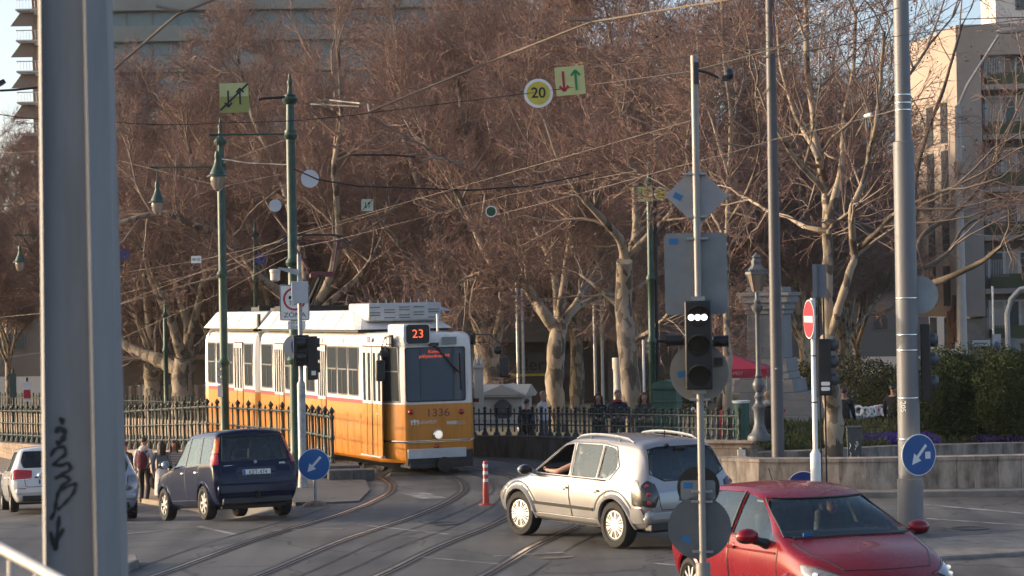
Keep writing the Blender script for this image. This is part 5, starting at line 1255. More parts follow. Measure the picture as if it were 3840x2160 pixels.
# --- green lamp masts
def finial(b,z,k=1.0): b.lathe([(.10*k,z),(.145*k,z+.06),(.15*k,z+.12),(.10*k,z+.17),(.055*k,z+.24),(.035*k,z+.42),(.05*k,z+.46),(.05*k,z+.50),(.02*k,z+.56),(.03*k,z+.60),(.004,z+.72)],14)
GLOBE=glass("lamp_globe",tint=(.75,.68,.62),trans=.45,dark=(.45,.36,.30),ior=1.5)
def lamp(root,x,z):
    """hanging bell lamp, top at (x,z)"""
    b=MB(); b.tube([(x,0,z+.06),(x,0,z-.40)],.018,6); b.lathe([(.04,z-.36),(.055,z-.42),(.06,z-.50),(.05,z-.53),(.07,z-.62),(.11,z-.72),(.15,z-.80),(.17,z-.86),(.23,z-.895),(.235,z-.91),(.18,z-.915)],18,(x,0,0)); o=b.build("lamp_shade",GREEN,root)
    b=MB(); b.lathe([(.155,z-.905),(.16,z-.98),(.145,z-1.08),(.10,z-1.18),(.04,z-1.225),(.002,z-1.23)],18,(x,0,0)); b.build("lamp_globe",GLOBE,o)
def green_mast(label,vx,vy,d,ztop,armz,lampx,rings,z0=None,k=1.0,name="lamp_mast",fin=True):
    r=stand(name,label,"lamp mast",vx,vy,d,z0=z0,group=None); zt=ztop-r.location.z
    b=MB(); pr=[(.17,0),(.17,.5),(.12,.62),(.115,1.2)]
    zz=sorted([q-r.location.z for q in rings])
    rad=.112
    for q in zz:
        pr+= [(rad,q-.10),(rad+.035,q-.06),(rad+.05,q),(rad+.03,q+.05),(rad-.004,q+.10)]; rad-=.006
    pr+=[(rad-.01,zt)]
    b.lathe([(a*k,c) for a,c in pr],18)
    if fin: finial(b,zt,1.15*k)
    b.build("mast",GREEN,r)
    if armz:
        az=armz-r.location.z; b=MB(); b.tube([(.05,0,az),(lampx-.10,0,az)],.022,8); b.tube([(lampx+.02,0,az),(lampx-.16,0,az)],.034,8); b.cyl((0,0,az-.08),(0,0,az+.08),.13*k,14); b.build("arm",GREEN,r); lamp(r,lampx,az)
    return r
def zat(vx,vy,d): return W(vx,vy,d).z
m1=green_mast("tall green mast nearest the tram with a bell lamp and the zone sign",736,640,49.5,zat(731,262,49.5),zat(731,337,49.5),-(730-546)*M(49.5),[zat(733,340,49.5),zat(738,660,49.5),zat(741,905,49.5)],z0=.0)
b=MB(); z=loc(m1,700,247)[1]; b.tube([(0,-.05,z+.02),(-.6,-.05,z-.01),(-.68,-.05,z-.04)],.03,6); b.cyl((0,0,z-.07),(0,0,z+.07),.125,14); b.build("wire_bracket",DARKMETAL,m1)
m2=green_mast("second green mast with a bell lamp in front of the tram's rear half",559,640,59.0,zat(556,365,59),zat(556,420,59),-(556-397)*M(59),[zat(558,415,59),zat(560,690,59),zat(564,912,59)],z0=-.1)
b=MB(); z=loc(m2,556,930)[1]
for k in range(4): b.box((-.11,-.12,z+.12-.2*k),(.10,.02,.15))
b.build("mast_plate",mat("grey_plate",(.4,.4,.4),.5),m2)
b=MB(); b.box((-.11,-.14,z-.55),(.13,.02,.30)); b.build("notice",WHITEP,m2)
m3=green_mast("third green mast farthest left, its bell lamp left of the grey mast",174,640,76,zat(174,540,76),zat(174,590,76),-(174-53)*M(76),[zat(174,590,76),zat(174,760,76)],z0=-1.1)
m4=green_mast("green mast in the park right of the plane trees with a dark arm",1637,700,60,zat(1632,470,60),None,0,[zat(1637,858,60),zat(1634,700,60)],z0=-.1,k=.8)
b=MB(); z=loc(m4,1660,858)[1]; b.tube([(0,0,z),(.42,0,z)],.03,6); b.lathe([(.05,.42),(.07,.5),(.065,.72)],12,(0,0,z),'x'); b.cyl((.14,.05,-.3),(.14,.05,loc(m4,1645,430)[1]),.045,10); b.build("side_arm",DARKMETAL,m4)
m5=green_mast("thin far green mast between the tram roof and the trees",643,700,84,zat(640,596,84),None,0,[zat(643,700,84)],z0=-.4,k=.8)
m6=green_mast("far green mast beside the left pair of plane trees",417,900,88,zat(416,800,88),None,0,[zat(417,880,88)],z0=-.5,k=.8)
# zone sign on the first mast
q=loc(m1,741,761); zs_=pp("zone_sign",None); COL.objects.link(zs_); zs_.parent=m1; zs_.location=(q[0],-.20,q[1])
sw=74*M(49.5); sh=90*M(49.5)
b=MB(); b.prism(rrect(sw,sh,.03),-.004,.008,'y'); o=b.build("sign_plate",WHITEP,zs_)
def ring_poly(b,r0,r1,y0,y1,c=(0,0),n=40,mi=0):
    vs=[];fs=[]
    for i in range(n):
        a=2*math.pi*i/n
        for r_,y in ((r0,y0),(r1,y0),(r1,y1),(r0,y1)): vs.append((c[0]+r_*math.cos(a),y,c[1]+r_*math.sin(a)))
    for i in range(n):
        o_=4*i;q_=4*((i+1)%n); fs+=[(o_,q_,q_+1,o_+1),(o_+1,q_+1,q_+2,o_+2),(o_+2,q_+2,q_+3,o_+3),(o_+3,q_+3,q_,o_)]
    b.add(vs,fs,mi)
b=MB(); w2,h2_=sw/2-.012,sh/2-.012
for c,d_ in (((0,h2_),(sw-.05,.014)),((0,-h2_),(sw-.05,.014)),((w2,0),(.014,sh-.05)),((-w2,0),(.014,sh-.05))): b.box((c[0],-.006,c[1]),(d_[0],.004,d_[1]))
b.build("sign_border",BLACK,o)
b=MB(); ring_poly(b,.205,.25,-.008,-.0045,(0,.075)); b.build("red_ring",REDP,o)
b=MB(); b.box((-.06,-.0065,.12),(.12,.003,.05)); disc(b,(-.10,.10),.03,-.008,-.0045,14); disc(b,(-.02,.10),.03,-.008,-.0045,14); b.box((-.03,-.0065,.15),(.06,.003,.05)); b.build("lorry_symbol",BLACK,o)
text("7,5t",.13,BLACK,"lettering",o,(-.02,-.006,-.02),FACE,ext=.001); text("ZÓNA",.145,BLACK,"lettering",o,(0,-.006,-.275),FACE,ext=.001,sx=1.15)
b=MB(); b.prism(rrect(44*M(49.5),21*M(49.5),.02,(0.04,-sh/2-.10)),-.004,.006,'y'); o2=b.build("sub_plate",WHITEP,zs_); text("07-h\n22-h",.09,BLACK,"lettering",o2,(-.01,-.006,-sh/2-.10),FACE,ext=.001)
# --- big grey mast close to the camera, built up from two channel sections
MASTG=mat("mast_grey_paint",(.235,.23,.23),.6,.0,.16,2.5,stretch=(2,2,.25))
mm=stand("foreground_mast","wide grey steel mast close to the camera at left with black graffiti","mast",186,760,10.0,z0=0,yaw=0)
mw=M(10.0)
def mx(v,vy): return loc(mm,v,vy)[0]
def taper_box(b,xa0,xa1,xb0,xb1,y0,y1,z0,z1,mi=0):
    b.add([(xa0,y0,z0),(xa1,y0,z0),(xa1,y1,z0),(xa0,y1,z0),(xb0,y0,z1),(xb1,y0,z1),(xb1,y1,z1),(xb0,y1,z1)],[(3,2,1,0),(4,5,6,7),(0,1,5,4),(1,2,6,5),(2,3,7,6),(3,0,4,7)],mi)
zA=loc(mm,186,1449)[1]; zB=loc(mm,186,0)[1]
def xat(vbot,vtop,z): a=mx(vbot,1449);c=mx(vtop,0); return a+(c-a)*(z-zA)/(zB-zA)
zlo,zhi=0.0,8.5
def strip_(name,b0,b1,t0,t1,y0,y1,mt,parent): 
    b=MB(); taper_box(b,xat(b0,t0,zlo),xat(b1,t1,zlo),xat(b0,t0,zhi),xat(b1,t1,zhi),y0,y1,zlo,zhi); return b.build(name,mt,parent,bevel=.004)
def planx(v,z): return xat(v,92+(v-104)*170/195.0,z)
PL=[(104,.03),(116,.0),(116,.05),(236,.05),(236,.0),(248,-.03),(299,.06),(299,.25),(104,.25)]
def ysc(y,z): return y*(1-.128*(z-zA)/(zB-zA))
b=MB(); n=len(PL); b.add([(planx(v,z),ysc(y,z),z) for z in (zlo,zhi) for v,y in PL],[tuple(range(n-1,-1,-1)),tuple(range(n,2*n))]+[(i,(i+1)%n,n+(i+1)%n,n+i) for i in range(n)])
web=b.build("mast_section",MASTG,mm,smooth=0,bevel=.004)
def weby(x,z): return ysc(.05,z)
GRAF=mat("black_graffiti",(.022,.022,.024),.7)
def scrawl(pts,w=.0095):
    P=[(loc(mm,x,y)[0],0,loc(mm,x,y)[1]) for x,y in pts]; 
    q=smooth_path([(p[0],p[2]) for p in P],6); vs=[];fs=[]
    T=np.gradient(q,axis=0); T/=np.linalg.norm(T,axis=1)[:,None]+1e-9
    for i,(x,z) in enumerate(q): ww=w*(.7+.5*math.sin(i*.4)**2); vs+=[(x-T[i][1]*ww,weby(x-T[i][1]*ww,z)-.006,z+T[i][0]*ww),(x+T[i][1]*ww,weby(x+T[i][1]*ww,z)-.006,z-T[i][0]*ww)]
    b=MB(); b.add(vs,[(2*i,2*i+1,2*i+3,2*i+2) for i in range(len(q)-1)]); b.build("graffiti",GRAF,web,smooth=0,fix=False)
scrawl([(146,1060),(150,1055),(153,1062),(147,1066)],.010); scrawl([(134,1090),(146,1078),(158,1090),(148,1112),(136,1118)],.011)
scrawl([(122,1150),(135,1130),(155,1125),(160,1140),(140,1160),(128,1172),(150,1172),(165,1165),(172,1180),(150,1195),(133,1205),(155,1200),(170,1208),(150,1225),(140,1245),(132,1290),(122,1310)],.007)
scrawl([(140,1240),(165,1225),(187,1218),(180,1240),(160,1265),(140,1285)],.006)
scrawl([(144,1300),(140,1335),(136,1380)],.008); scrawl([(122,1340),(134,1385),(140,1360),(155,1332)],.008)
# hand rail on the terrace
hr=thing("handrail","pale tubular handrail at the lower left corner","railing",(0,0,0))
def onY(vx,vy,Y): r_=ray(vx,vy); return CAMP+r_*(Y/r_.y)
p0=onY(-40,1357,8.3);p1=onY(100,1432,7.7);p2=onY(240,1510,7.1)
RAILP=mat("pale_handrail",(.50,.47,.43),.45,.2,.1,6)
b=MB(); b.tube([p0,p1,p2],.020,12); b.build("top_tube",RAILP,hr)
for t in (.50,.96): 
    p=p0.lerp(p1,t); b=MB(); b.cyl(p-Vector((0,0,.02)),Vector((p.x,p.y,1.8)),.014,10); b.build("baluster",RAILP,hr)
# ---------------- bare plane trees ----------------
def bark():
    m=bpy.data.materials.new("plane_bark"); m.use_nodes=True; N=m.node_tree.nodes; L=m.node_tree.links; b=N["Principled BSDF"]
    tc=N.new("ShaderNodeTexCoord"); mp=N.new("ShaderNodeMapping"); mp.inputs["Scale"].default_value=(1,1,.45); L.new(tc.outputs["Object"],mp.inputs[0])
    vo=N.new("ShaderNodeTexVoronoi"); vo.inputs["Scale"].default_value=8; nz=N.new("ShaderNodeTexNoise"); nz.inputs["Scale"].default_value=3.5; nz.inputs["Detail"].default_value=6
    ad=N.new("ShaderNodeMixRGB"); ad.inputs[0].default_value=.35; L.new(mp.outputs[0],ad.inputs[1]); L.new(nz.outputs["Color"],ad.inputs[2]); L.new(ad.outputs[0],vo.inputs["Vector"]); L.new(mp.outputs[0],nz.inputs["Vector"])
    cr=N.new("ShaderNodeValToRGB"); e=cr.color_ramp.elements; e[0].position=.12; e[0].color=(.36,.285,.205,1); e[1].position=.85; e[1].color=(.10,.075,.055,1)
    k=e.new(.45); k.color=(.33,.26,.19,1); k=e.new(.6); k.color=(.20,.16,.115,1)
    sp_=N.new("ShaderNodeSeparateColor"); L.new(vo.outputs["Color"],sp_.inputs[0]); L.new(sp_.outputs[0],cr.inputs[0]); L.new(cr.outputs[0],b.inputs["Base Color"]); b.inputs["Roughness"].default_value=.85
    bp=N.new("ShaderNodeBump"); bp.inputs["Strength"].default_value=.6; bp.inputs["Distance"].default_value=.03; L.new(nz.outputs["Fac"],bp.inputs["Height"]); L.new(bp.outputs[0],b.inputs["Normal"]); return m
BARK=bark()
BARKD=mat("dark_bark",(.10,.078,.058),.9,0,.35,4,.5,20)
TWIG=mat("twig_bark",(.205,.122,.10),.85,0,.25,.6)
TWIG2=mat("twig_bark_pale",(.25,.19,.15),.85,0,.25,.6)
SEED=mat("seed_balls",(.085,.042,.032),.9,0,.3,2)
DRYLEAF=mat("dry_leaves",(.17,.075,.048),.9,0,.4,1.5)
def tubes_np(P,Rr,sides=3):
    """P (N,S,3) points, Rr (N,S) radii -> verts, quads"""
    N,S,_=P.shape; T=np.gradient(P,axis=1); T/=np.linalg.norm(T,axis=2,keepdims=True)+1e-9
    a=np.where(np.abs(T[:,:,2:3])<.9,np.array([0,0,1.]),np.array([1.,0,0])); U=np.cross(T,a); U/=np.linalg.norm(U,axis=2,keepdims=True)+1e-9; V=np.cross(T,U)
    an=np.arange(sides)*2*np.pi/sides
    X=P[:,:,None,:]+Rr[:,:,None,None]*(np.cos(an)[None,None,:,None]*U[:,:,None,:]+np.sin(an)[None,None,:,None]*V[:,:,None,:])
    v=X.reshape(-1,3); base=(np.arange(N)*S*sides)[:,None,None]; i=np.arange(S-1)[None,:,None]*sides; j=np.arange(sides)[None,None,:]; j2=(j+1)%sides
    q=np.stack([base+i+j,base+i+j2,base+i+sides+j2,base+i+sides+j],-1).reshape(-1,4); return v,q
def np_mesh(name,parts,mats):
    """parts: list of (verts,quads,matindex)"""
    vs=np.concatenate([p[0] for p in parts]); off=np.cumsum([0]+[len(p[0]) for p in parts[:-1]])
    qs=np.concatenate([p[1]+o for p,o in zip(parts,off)]); mi=np.concatenate([np.full(len(p[1]),p[2]) for p in parts])
    me=bpy.data.meshes.new(name); me.vertices.add(len(vs)); me.vertices.foreach_set("co",vs.astype(np.float32).ravel())
    me.loops.add(len(qs)*4); me.loops.foreach_set("vertex_index",qs.astype(np.int32).ravel()); me.polygons.add(len(qs)); me.polygons.foreach_set("loop_start",(np.arange(len(qs))*4).astype(np.int32))
    try: me.polygons.foreach_set("loop_total",np.full(len(qs),4,np.int32))
    except Exception: pass
    for m in mats: me.materials.append(m)
    me.polygons.foreach_set("material_index",mi.astype(np.int32)); me.polygons.foreach_set("use_smooth",np.ones(len(qs),bool)); me.update(calc_edges=True); return me
def norm(a): return a/(np.linalg.norm(a,axis=-1,keepdims=True)+1e-9)
def grow(starts,dirs,lens,rads,S,g,wob,up,rend=.35):
    """curved shoots: returns points (N,S+1,3), radii, tangents"""
    N=len(starts); P=np.zeros((N,S+1,3)); P[:,0]=starts; D=norm(dirs); Ds=[D]
    for k in range(S):
        D=norm(D+g.normal(0,wob,(N,3))+np.array([0,0,up])); P[:,k+1]=P[:,k]+D*(lens/S)[:,None]; Ds.append(D)
    r=rads[:,None]*np.linspace(1,rend,S+1)[None]; return P,r,np.stack(Ds,1)
def spawn(P,Rr,D,n,g,t0,t1,spread,lenr,radk,up=.1,out=None):
    """n children on each shoot"""
    N,S1,_=P.shape; idx=np.repeat(np.arange(N),n); t=g.uniform(t0,t1,N*n)*(S1-1); i=np.minimum(t.astype(int),S1-2); f=(t-i)[:,None]
    p=P[idx,i]*(1-f)+P[idx,i+1]*f; r=Rr[idx,i]*(1-f[:,0])+Rr[idx,i+1]*f[:,0]; d=D[idx,i]
    side=norm(np.cross(d,g.normal(0,1,d.shape))); a=g.uniform(*spread,len(p))[:,None]
    dd=norm(d*np.cos(a)+side*np.sin(a)+np.array([0,0,up])); L=g.uniform(*lenr,len(p))*(1.15-.5*(t/(S1-1)))
    return p,dd,L,np.maximum(r*radk,.0)
def crown_parts(limbs,g,dens=1.0,scale=1.0,twig_r=.0075,leaf=900,seeds=260,tipr=.5):
    """limbs: list of (points (n,3), radii) -> mesh parts of all finer branches"""
    parts=[]; k=scale; st=[];sd=[];sl=[];sr=[]
    for pts,rad in limbs:
        pts=np.asarray(pts,float); rad=np.asarray(rad,float); seg=np.linalg.norm(np.diff(pts,axis=0),axis=1); cum=np.concatenate([[0],np.cumsum(seg)]); tot=cum[-1]
        n=max(2,int(tot*1.9*dens/k)); ts=g.uniform(.22,1.0,n)*tot; ts[-1]=tot*.995; ts[0]=tot*.96
        for t in ts:
            i=min(np.searchsorted(cum,t)-1,len(seg)-1); i=max(i,0); f=(t-cum[i])/seg[i]; p=pts[i]*(1-f)+pts[i+1]*f; d=(pts[i+1]-pts[i])/seg[i]; r=rad[i]*(1-f)+rad[i+1]*f
            w=norm(np.cross(d,g.normal(0,1,3))); a=g.uniform(.45,1.15) if t<tot*.95 else g.uniform(.1,.5); dd=norm(d*math.cos(a)+w*math.sin(a)+np.array([0,0,.12]))
            st.append(p);sd.append(dd);sl.append(g.uniform(2.0,4.2)*k);sr.append(min(max(r*.5,.022),.07))
    A=grow(np.array(st),np.array(sd),np.array(sl),np.array(sr),6,g,.17,.03,.3)
    parts.append((*tubes_np(A[0],A[1],4),1))
    p,d,L,r=spawn(*A,int(9*dens),g,.15,1,(.4,1.1),(.9*k,2.1*k),.55); B=grow(p,d,L,np.maximum(r,twig_r*1.5),4,g,.2,.05,.45)
    parts.append((*tubes_np(B[0],B[1],3),1 if twig_r<.02 else 0))
    p,d,L,r=spawn(*B,int(7*dens),g,.1,1,(.35,1.1),(.45*k,1.15*k),.6); C=grow(p,d,L,np.full(len(L),twig_r*1.15),3,g,.22,.06,.6)
    parts.append((*tubes_np(C[0],C[1],3),0))
    p,d,L,r=spawn(*C,4,g,.15,1,(.3,1.1),(.2*k,.6*k),.6); E_=grow(p,d,L,np.full(len(L),twig_r*.85),2,g,.22,.05,.7)
    parts.append((*tubes_np(E_[0],E_[1],3),0))
    tips=E_[0][:,-1]
    if leaf:
        ii=g.integers(0,len(tips),leaf); c=tips[ii]+g.normal(0,.04,(leaf,3)); u=norm(g.normal(0,1,(leaf,3)))*g.uniform(.03,.07,(leaf,1)); w=norm(np.cross(u,g.normal(0,1,(leaf,3))))*g.uniform(.025,.05,(leaf,1))
        v=np.stack([c-u,c-w*.6,c+u,c+w*.6],1).reshape(-1,3); parts.append((v,np.arange(leaf*4).reshape(-1,4),3))
    if seeds:
        ii=g.integers(0,len(tips),seeds); c=tips[ii]-np.array([0,0,.05]); rr=g.uniform(.014,.024,seeds)
        o=np.array([[1,0,0],[0,1,0],[-1,0,0],[0,-1,0],[0,0,1],[0,0,-1]],float); v=(c[:,None,:]+o[None]*rr[:,None,None]).reshape(-1,3)
        f=np.array([[0,1,4,4],[1,2,4,4],[2,3,4,4],[3,0,4,4],[1,0,5,5],[2,1,5,5],[3,2,5,5],[0,3,5,5]]); f=np.array([[4,0,5,1],[4,1,5,2],[4,2,5,3],[4,3,5,0]])
        parts.append((v,(np.arange(seeds)*6)[:,None,None]*1+f[None],2)); parts[-1]=(v,parts[-1][1].reshape(-1,4),2)
    return parts
def tree(label,limbs,seed,bark_m=BARK,group="bare plane trees of the park",name="plane_tree",**kw):
    """limbs[0] is the trunk; all in world places"""
    g=np.random.default_rng(seed); base=np.array(limbs[0][0][0],float); root=thing(name,label,"tree",tuple(base),group=group)
    b=MB(); LL=[]
    for pts,rad in limbs:
        pts=np.asarray(pts,float)-base; n=max(6,len(pts)*4); q=smooth_path(pts,5); t=np.linspace(0,1,len(q)); rr=np.interp(t,np.linspace(0,1,len(rad)),rad)
        w=g.normal(0,1,(len(q),3)).cumsum(0)*.012; w-=np.linspace(0,1,len(q))[:,None]*w[-1]*.5; q=q+w*(rr[:,None]/rr.max())
        rr=rr*(1+g.normal(0,.05,len(rr))); b.tube([Vector(p) for p in q],list(rr),9,cap=True); LL.append((q,rr))
    tr=b.build("trunk",bark_m,root,smooth=60,fix=False)
    me=np_mesh("crown",crown_parts(LL[1:] if len(LL)>1 else LL,g,**kw),[TWIG,TWIG2,SEED,DRYLEAF]); o=bpy.data.objects.new("crown",me); COL.objects.link(o); o.parent=root
    return root
def limb(d,pts,r0,r1,dd=0.0,seed=0,ground=None):
    """a limb seen through the given picture places at distance d, drifting dd metres in depth"""
    n=len(pts); g=np.random.default_rng(seed+int(pts[0][0])); o=[]
    for i,(x,y) in enumerate(pts): t=i/(n-1); o.append(tuple(W(x,y,d+dd*t+(g.normal(0,.25) if 0<i else 0))))
    if ground is not None: o[0]=(o[0][0],o[0][1],ground)
    m=M(d); return (o,[m*(r0+(r1-r0)*(i/(n-1))**.8) for i in range(n)])
gz=lambda v,d: parkz(W(v,900,d).x,W(v,900,d).y)
TA=[limb(78,[(1402,1110),(1398,960),(1400,880),(1408,815)],24,22,ground=gz(1400,78)-.1),
    limb(78,[(1400,830),(1370,790),(1350,758),(1318,712),(1285,688),(1238,655),(1190,560),(1130,450),(1070,370)],17,4,-3),
    limb(78,[(1318,712),(1270,690),(1210,690),(1150,715)],9,3,-4),limb(78,[(1408,825),(1402,765),(1398,720),(1375,640),(1330,540),(1290,450)],14,3,4),
    limb(78,[(1412,815),(1450,762),(1468,715),(1500,640),(1530,560)],11,3,3),limb(78,[(1415,820),(1460,770),(1520,745),(1580,735),(1640,700)],10,4,5),limb(78,[(1408,800),(1420,700),(1440,560),(1450,400),(1460,250),(1450,100)],11,3,-2)]
TB=[limb(72,[(1597,1110),(1588,960),(1578,860),(1572,760),(1574,660)],27,21,ground=gz(1590,72)-.1),
    limb(72,[(1574,670),(1566,620),(1520,560),(1450,480),(1400,390),(1370,300)],13,3,-3),limb(72,[(1576,665),(1600,590),(1596,480),(1572,340),(1548,200),(1530,40)],13,4,2),
    limb(72,[(1580,650),(1625,598),(1680,540),(1720,440),(1740,320)],11,3,-2),limb(72,[(1575,790),(1550,760),(1500,720),(1460,690)],7,3,2),limb(72,[(1590,620),(1640,500),(1650,360),(1640,200),(1650,30)],10,3,4),
    limb(72,[(1585,870),(1640,830),(1690,780),(1730,700)],7,3,-3)]
TR_=[limb(46.4,[(2096,1160),(2090,1040),(2082,950),(2084,850)],27,22,ground=.1),
    limb(46.4,[(2084,860),(2082,760),(2083,640),(2084,560),(2078,470),(2060,380),(2048,280),(2030,160),(2026,-20)],17,6,1),
    limb(46.4,[(2086,850),(2105,780),(2122,720),(2146,640),(2142,540),(2164,470),(2185,390),(2205,300),(2215,200),(2225,80)],12,4,-2),
    limb(46.4,[(2143,640),(2200,585),(2250,536),(2320,500),(2400,470)],8,3,-3),limb(46.4,[(2084,580),(2030,570),(1980,545),(1930,530),(1880,500)],7,3,3),
    limb(46.4,[(2080,560),(2110,450),(2120,300),(2145,180),(2155,20)],11,4,3),limb(46.4,[(2075,480),(2000,400),(1940,300),(1900,200)],8,3,-2),limb(46.4,[(2060,400),(1990,260),(1960,120),(1950,0)],7,3,2),limb(46.4,[(2205,300),(2280,200),(2340,110),(2400,40)],6,2,2)]
TL2=[limb(96,[(462,1015),(458,950),(465,900)],31,28,ground=gz(460,96)-.1),limb(96,[(460,935),(400,905),(340,880),(295,850),(270,800)],22,9,3),
    limb(96,[(465,905),(445,850),(422,770),(395,700),(350,625),(300,560)],15,4,-3),limb(96,[(475,900),(472,820),(448,735),(425,650),(408,560),(400,450)],14,4,2),limb(96,[(470,905),(515,855),(545,800),(600,740)],12,4,3),limb(96,[(470,880),(500,760),(520,620),(500,480),(470,350)],12,4,-4),limb(96,[(440,830),(380,700),(340,540),(330,400),(310,280)],10,3,4)]
TL1=[limb(98,[(388,1015),(385,955),(390,915)],27,24,ground=gz(388,98)-.1),limb(98,[(390,920),(425,880),(440,830),(450,740)],12,5,3),limb(98,[(388,915),(360,840),(330,760),(290,690)],12,4,-3),limb(98,[(388,910),(375,800),(365,660),(370,500),(360,330)],14,4,2)]
TM_=[limb(86,[(770,1010),(762,900),(758,820)],26,22,ground=gz(770,86)-.1),limb(86,[(758,830),(712,742),(650,695),(610,630),(570,592),(480,560),(400,535),(300,562)],15,6,-3),
    limb(86,[(758,820),(770,700),(740,560),(700,430),(640,300),(600,150)],13,4,4),limb(86,[(762,820),(830,700),(850,560),(840,430),(860,300),(850,120)],13,4,-3),limb(86,[(768,830),(830,760),(900,700),(960,600),(980,480)],11,4,3)]
TC=[limb(90,[(1240,1020),(1236,940),(1222,860)],32,30,ground=gz(1240,90)-.1),limb(90,[(1215,870),(1195,800),(1160,750),(1090,690),(1030,640),(960,560)],16,5,-4),limb(90,[(1240,870),(1228,760),(1235,640),(1210,520),(1180,380),(1150,200)],16,5,3),limb(90,[(1245,870),(1270,760),(1300,660),(1320,520),(1340,380),(1330,200)],14,4,-3),limb(90,[(1225,850),(1180,740),(1110,600),(1050,450),(1010,300),(1000,100)],12,4,4)]
TD=[limb(53,[(1832,1112),(1830,980),(1829,870)],14,11,ground=.35),limb(53,[(1829,875),(1827,760),(1828,600),(1832,450),(1836,280),(1818,120),(1815,-40)],8,4,1),limb(53,[(1828,620),(1790,540),(1745,470),(1720,380)],4,2,2),limb(53,[(1830,560),(1880,470),(1910,360),(1900,230)],4,2,-2),limb(53,[(1834,440),(1800,330),(1760,200),(1750,60)],4,2,2)]
TE=[limb(60,[(2294,1000),(2290,850),(2288,740)],16,14,ground=.3),limb(60,[(2290,745),(2340,712),(2400,690),(2460,660),(2520,620),(2600,580)],10,4,-3),limb(60,[(2288,740),(2320,600),(2400,540),(2470,470),(2520,380),(2560,280)],9,3,2),limb(60,[(2288,735),(2290,600),(2300,450),(2330,330),(2380,200),(2420,60)],9,3,-2),limb(60,[(2300,690),(2380,640),(2440,560),(2540,520)],7,3,3)]
kwn=dict(dens=1.0,twig_r=.0085)
tree("plane tree with a pale forked trunk right of the tram, one limb reaching far left",TA,1,**kwn)
tree("plane tree with a tall mottled trunk behind the people at the fence",TB,2,**kwn)
tree("plane tree with crossing pale limbs behind the travertine wall, dark trunk base",TR_,3,dens=.72,twig_r=.006,seeds=500,leaf=500)
tree("thick plane tree right of the far green mast with one heavy left limb",TL2,4,**kwn)
tree("thick plane tree left of the far green mast behind the tall fence",TL1,5,**kwn)
tree("plane tree behind the tram's middle with a long drooping limb to the left",TM_,6,**kwn)
tree("broad plane tree directly behind the tram's front and right mirror",TC,7,**kwn)
tree("slender pale-stemmed plane tree behind the round cream sign back",TD,8,dens=.9,twig_r=.0065,leaf=500)
tree("plane tree behind the thick steel mast, boughs coloured dark as if backlit, crossing the pale building",TE,9,bark_m=BARKD,dens=.45,twig_r=.0065,seeds=420,leaf=200)  # darker bark paints the shade of the backlit boughs into their colour
# rows of further trees; five crowns grown, the rest are copies turned and scaled
def wild(seed,h=17):
    g=np.random.default_rng(seed); th=g.uniform(3.0,4.5); lb=[([(0,0,0),(g.normal(0,.1),g.normal(0,.1),th*.55),(g.normal(0,.2),g.normal(0,.2),th)],[.36,.31,.29])]
    n=int(g.integers(6,8)); top=np.array(lb[0][0][-1])
    for k in range(n):
        a=2*math.pi*k/n+g.normal(0,.3); sp_=g.uniform(.3,.95) if k%3 else g.uniform(.1,.3); L=g.uniform(.75,1.0)*(h-th); P=[top-np.array([0,0,g.uniform(0,.6)])]; d=np.array([math.cos(a)*sp_,math.sin(a)*sp_,1.0]); d/=np.linalg.norm(d)
        for s in range(5): P.append(P[-1]+d*L/5); d=norm(d+g.normal(0,.16,3)+np.array([0,0,.10]))
        r0=g.uniform(.13,.19); lb.append(([tuple(p) for p in P],list(np.linspace(r0,.045,6))))
    return lb
protos=[]
for s in range(5): protos.append(tree("x",wild(100+s),100+s,dens=1.0,twig_r=.0095,leaf=1800,seeds=300))
spots=[(-33,104),(-27,112),(-20,106),(-13.5,111),(-8,104),(-2.5,110),(3,103),(8.5,108),(12.5,101),(-24,121),(-16,124),(-6,121),(1.5,122),(9,121),(15,126),(19,126),(17,117),(20.5,135),(-38,122),(-30,134),(-20,137),(-11,136),(0,137),(10,136),(11.5,90),(4.6,93),(-1.5,96),(-9.6,97)]
places=["far left edge","left of the mast, front row","behind the hanging left lamp","above the tram's rear","over the articulation","over the tram roof","over the destination box","behind the twenty sign","behind the green kiosk","near the monument","behind the right mast"]
for i,(x,y) in enumerate(spots):
    o=protos[i] if i<5 else copy_tree(protos[i%5])
    g=np.random.default_rng(500+i); s=g.uniform(.9,1.12); 
    if x<-26: s*=.70
    elif x<-7: s*=.84
    elif x>9: s*=.80
    o.location=(x+g.normal(0,.6),y+g.normal(0,.6),parkz(x,y)-.1); o.rotation_euler=(0,0,g.uniform(0,6.28)); o.scale=(s,s,s)
    o["label"]="bare reddish-brown plane tree merging into the park's dense mass of twigs"; o["group"]="massed plane trees at the back of the park"
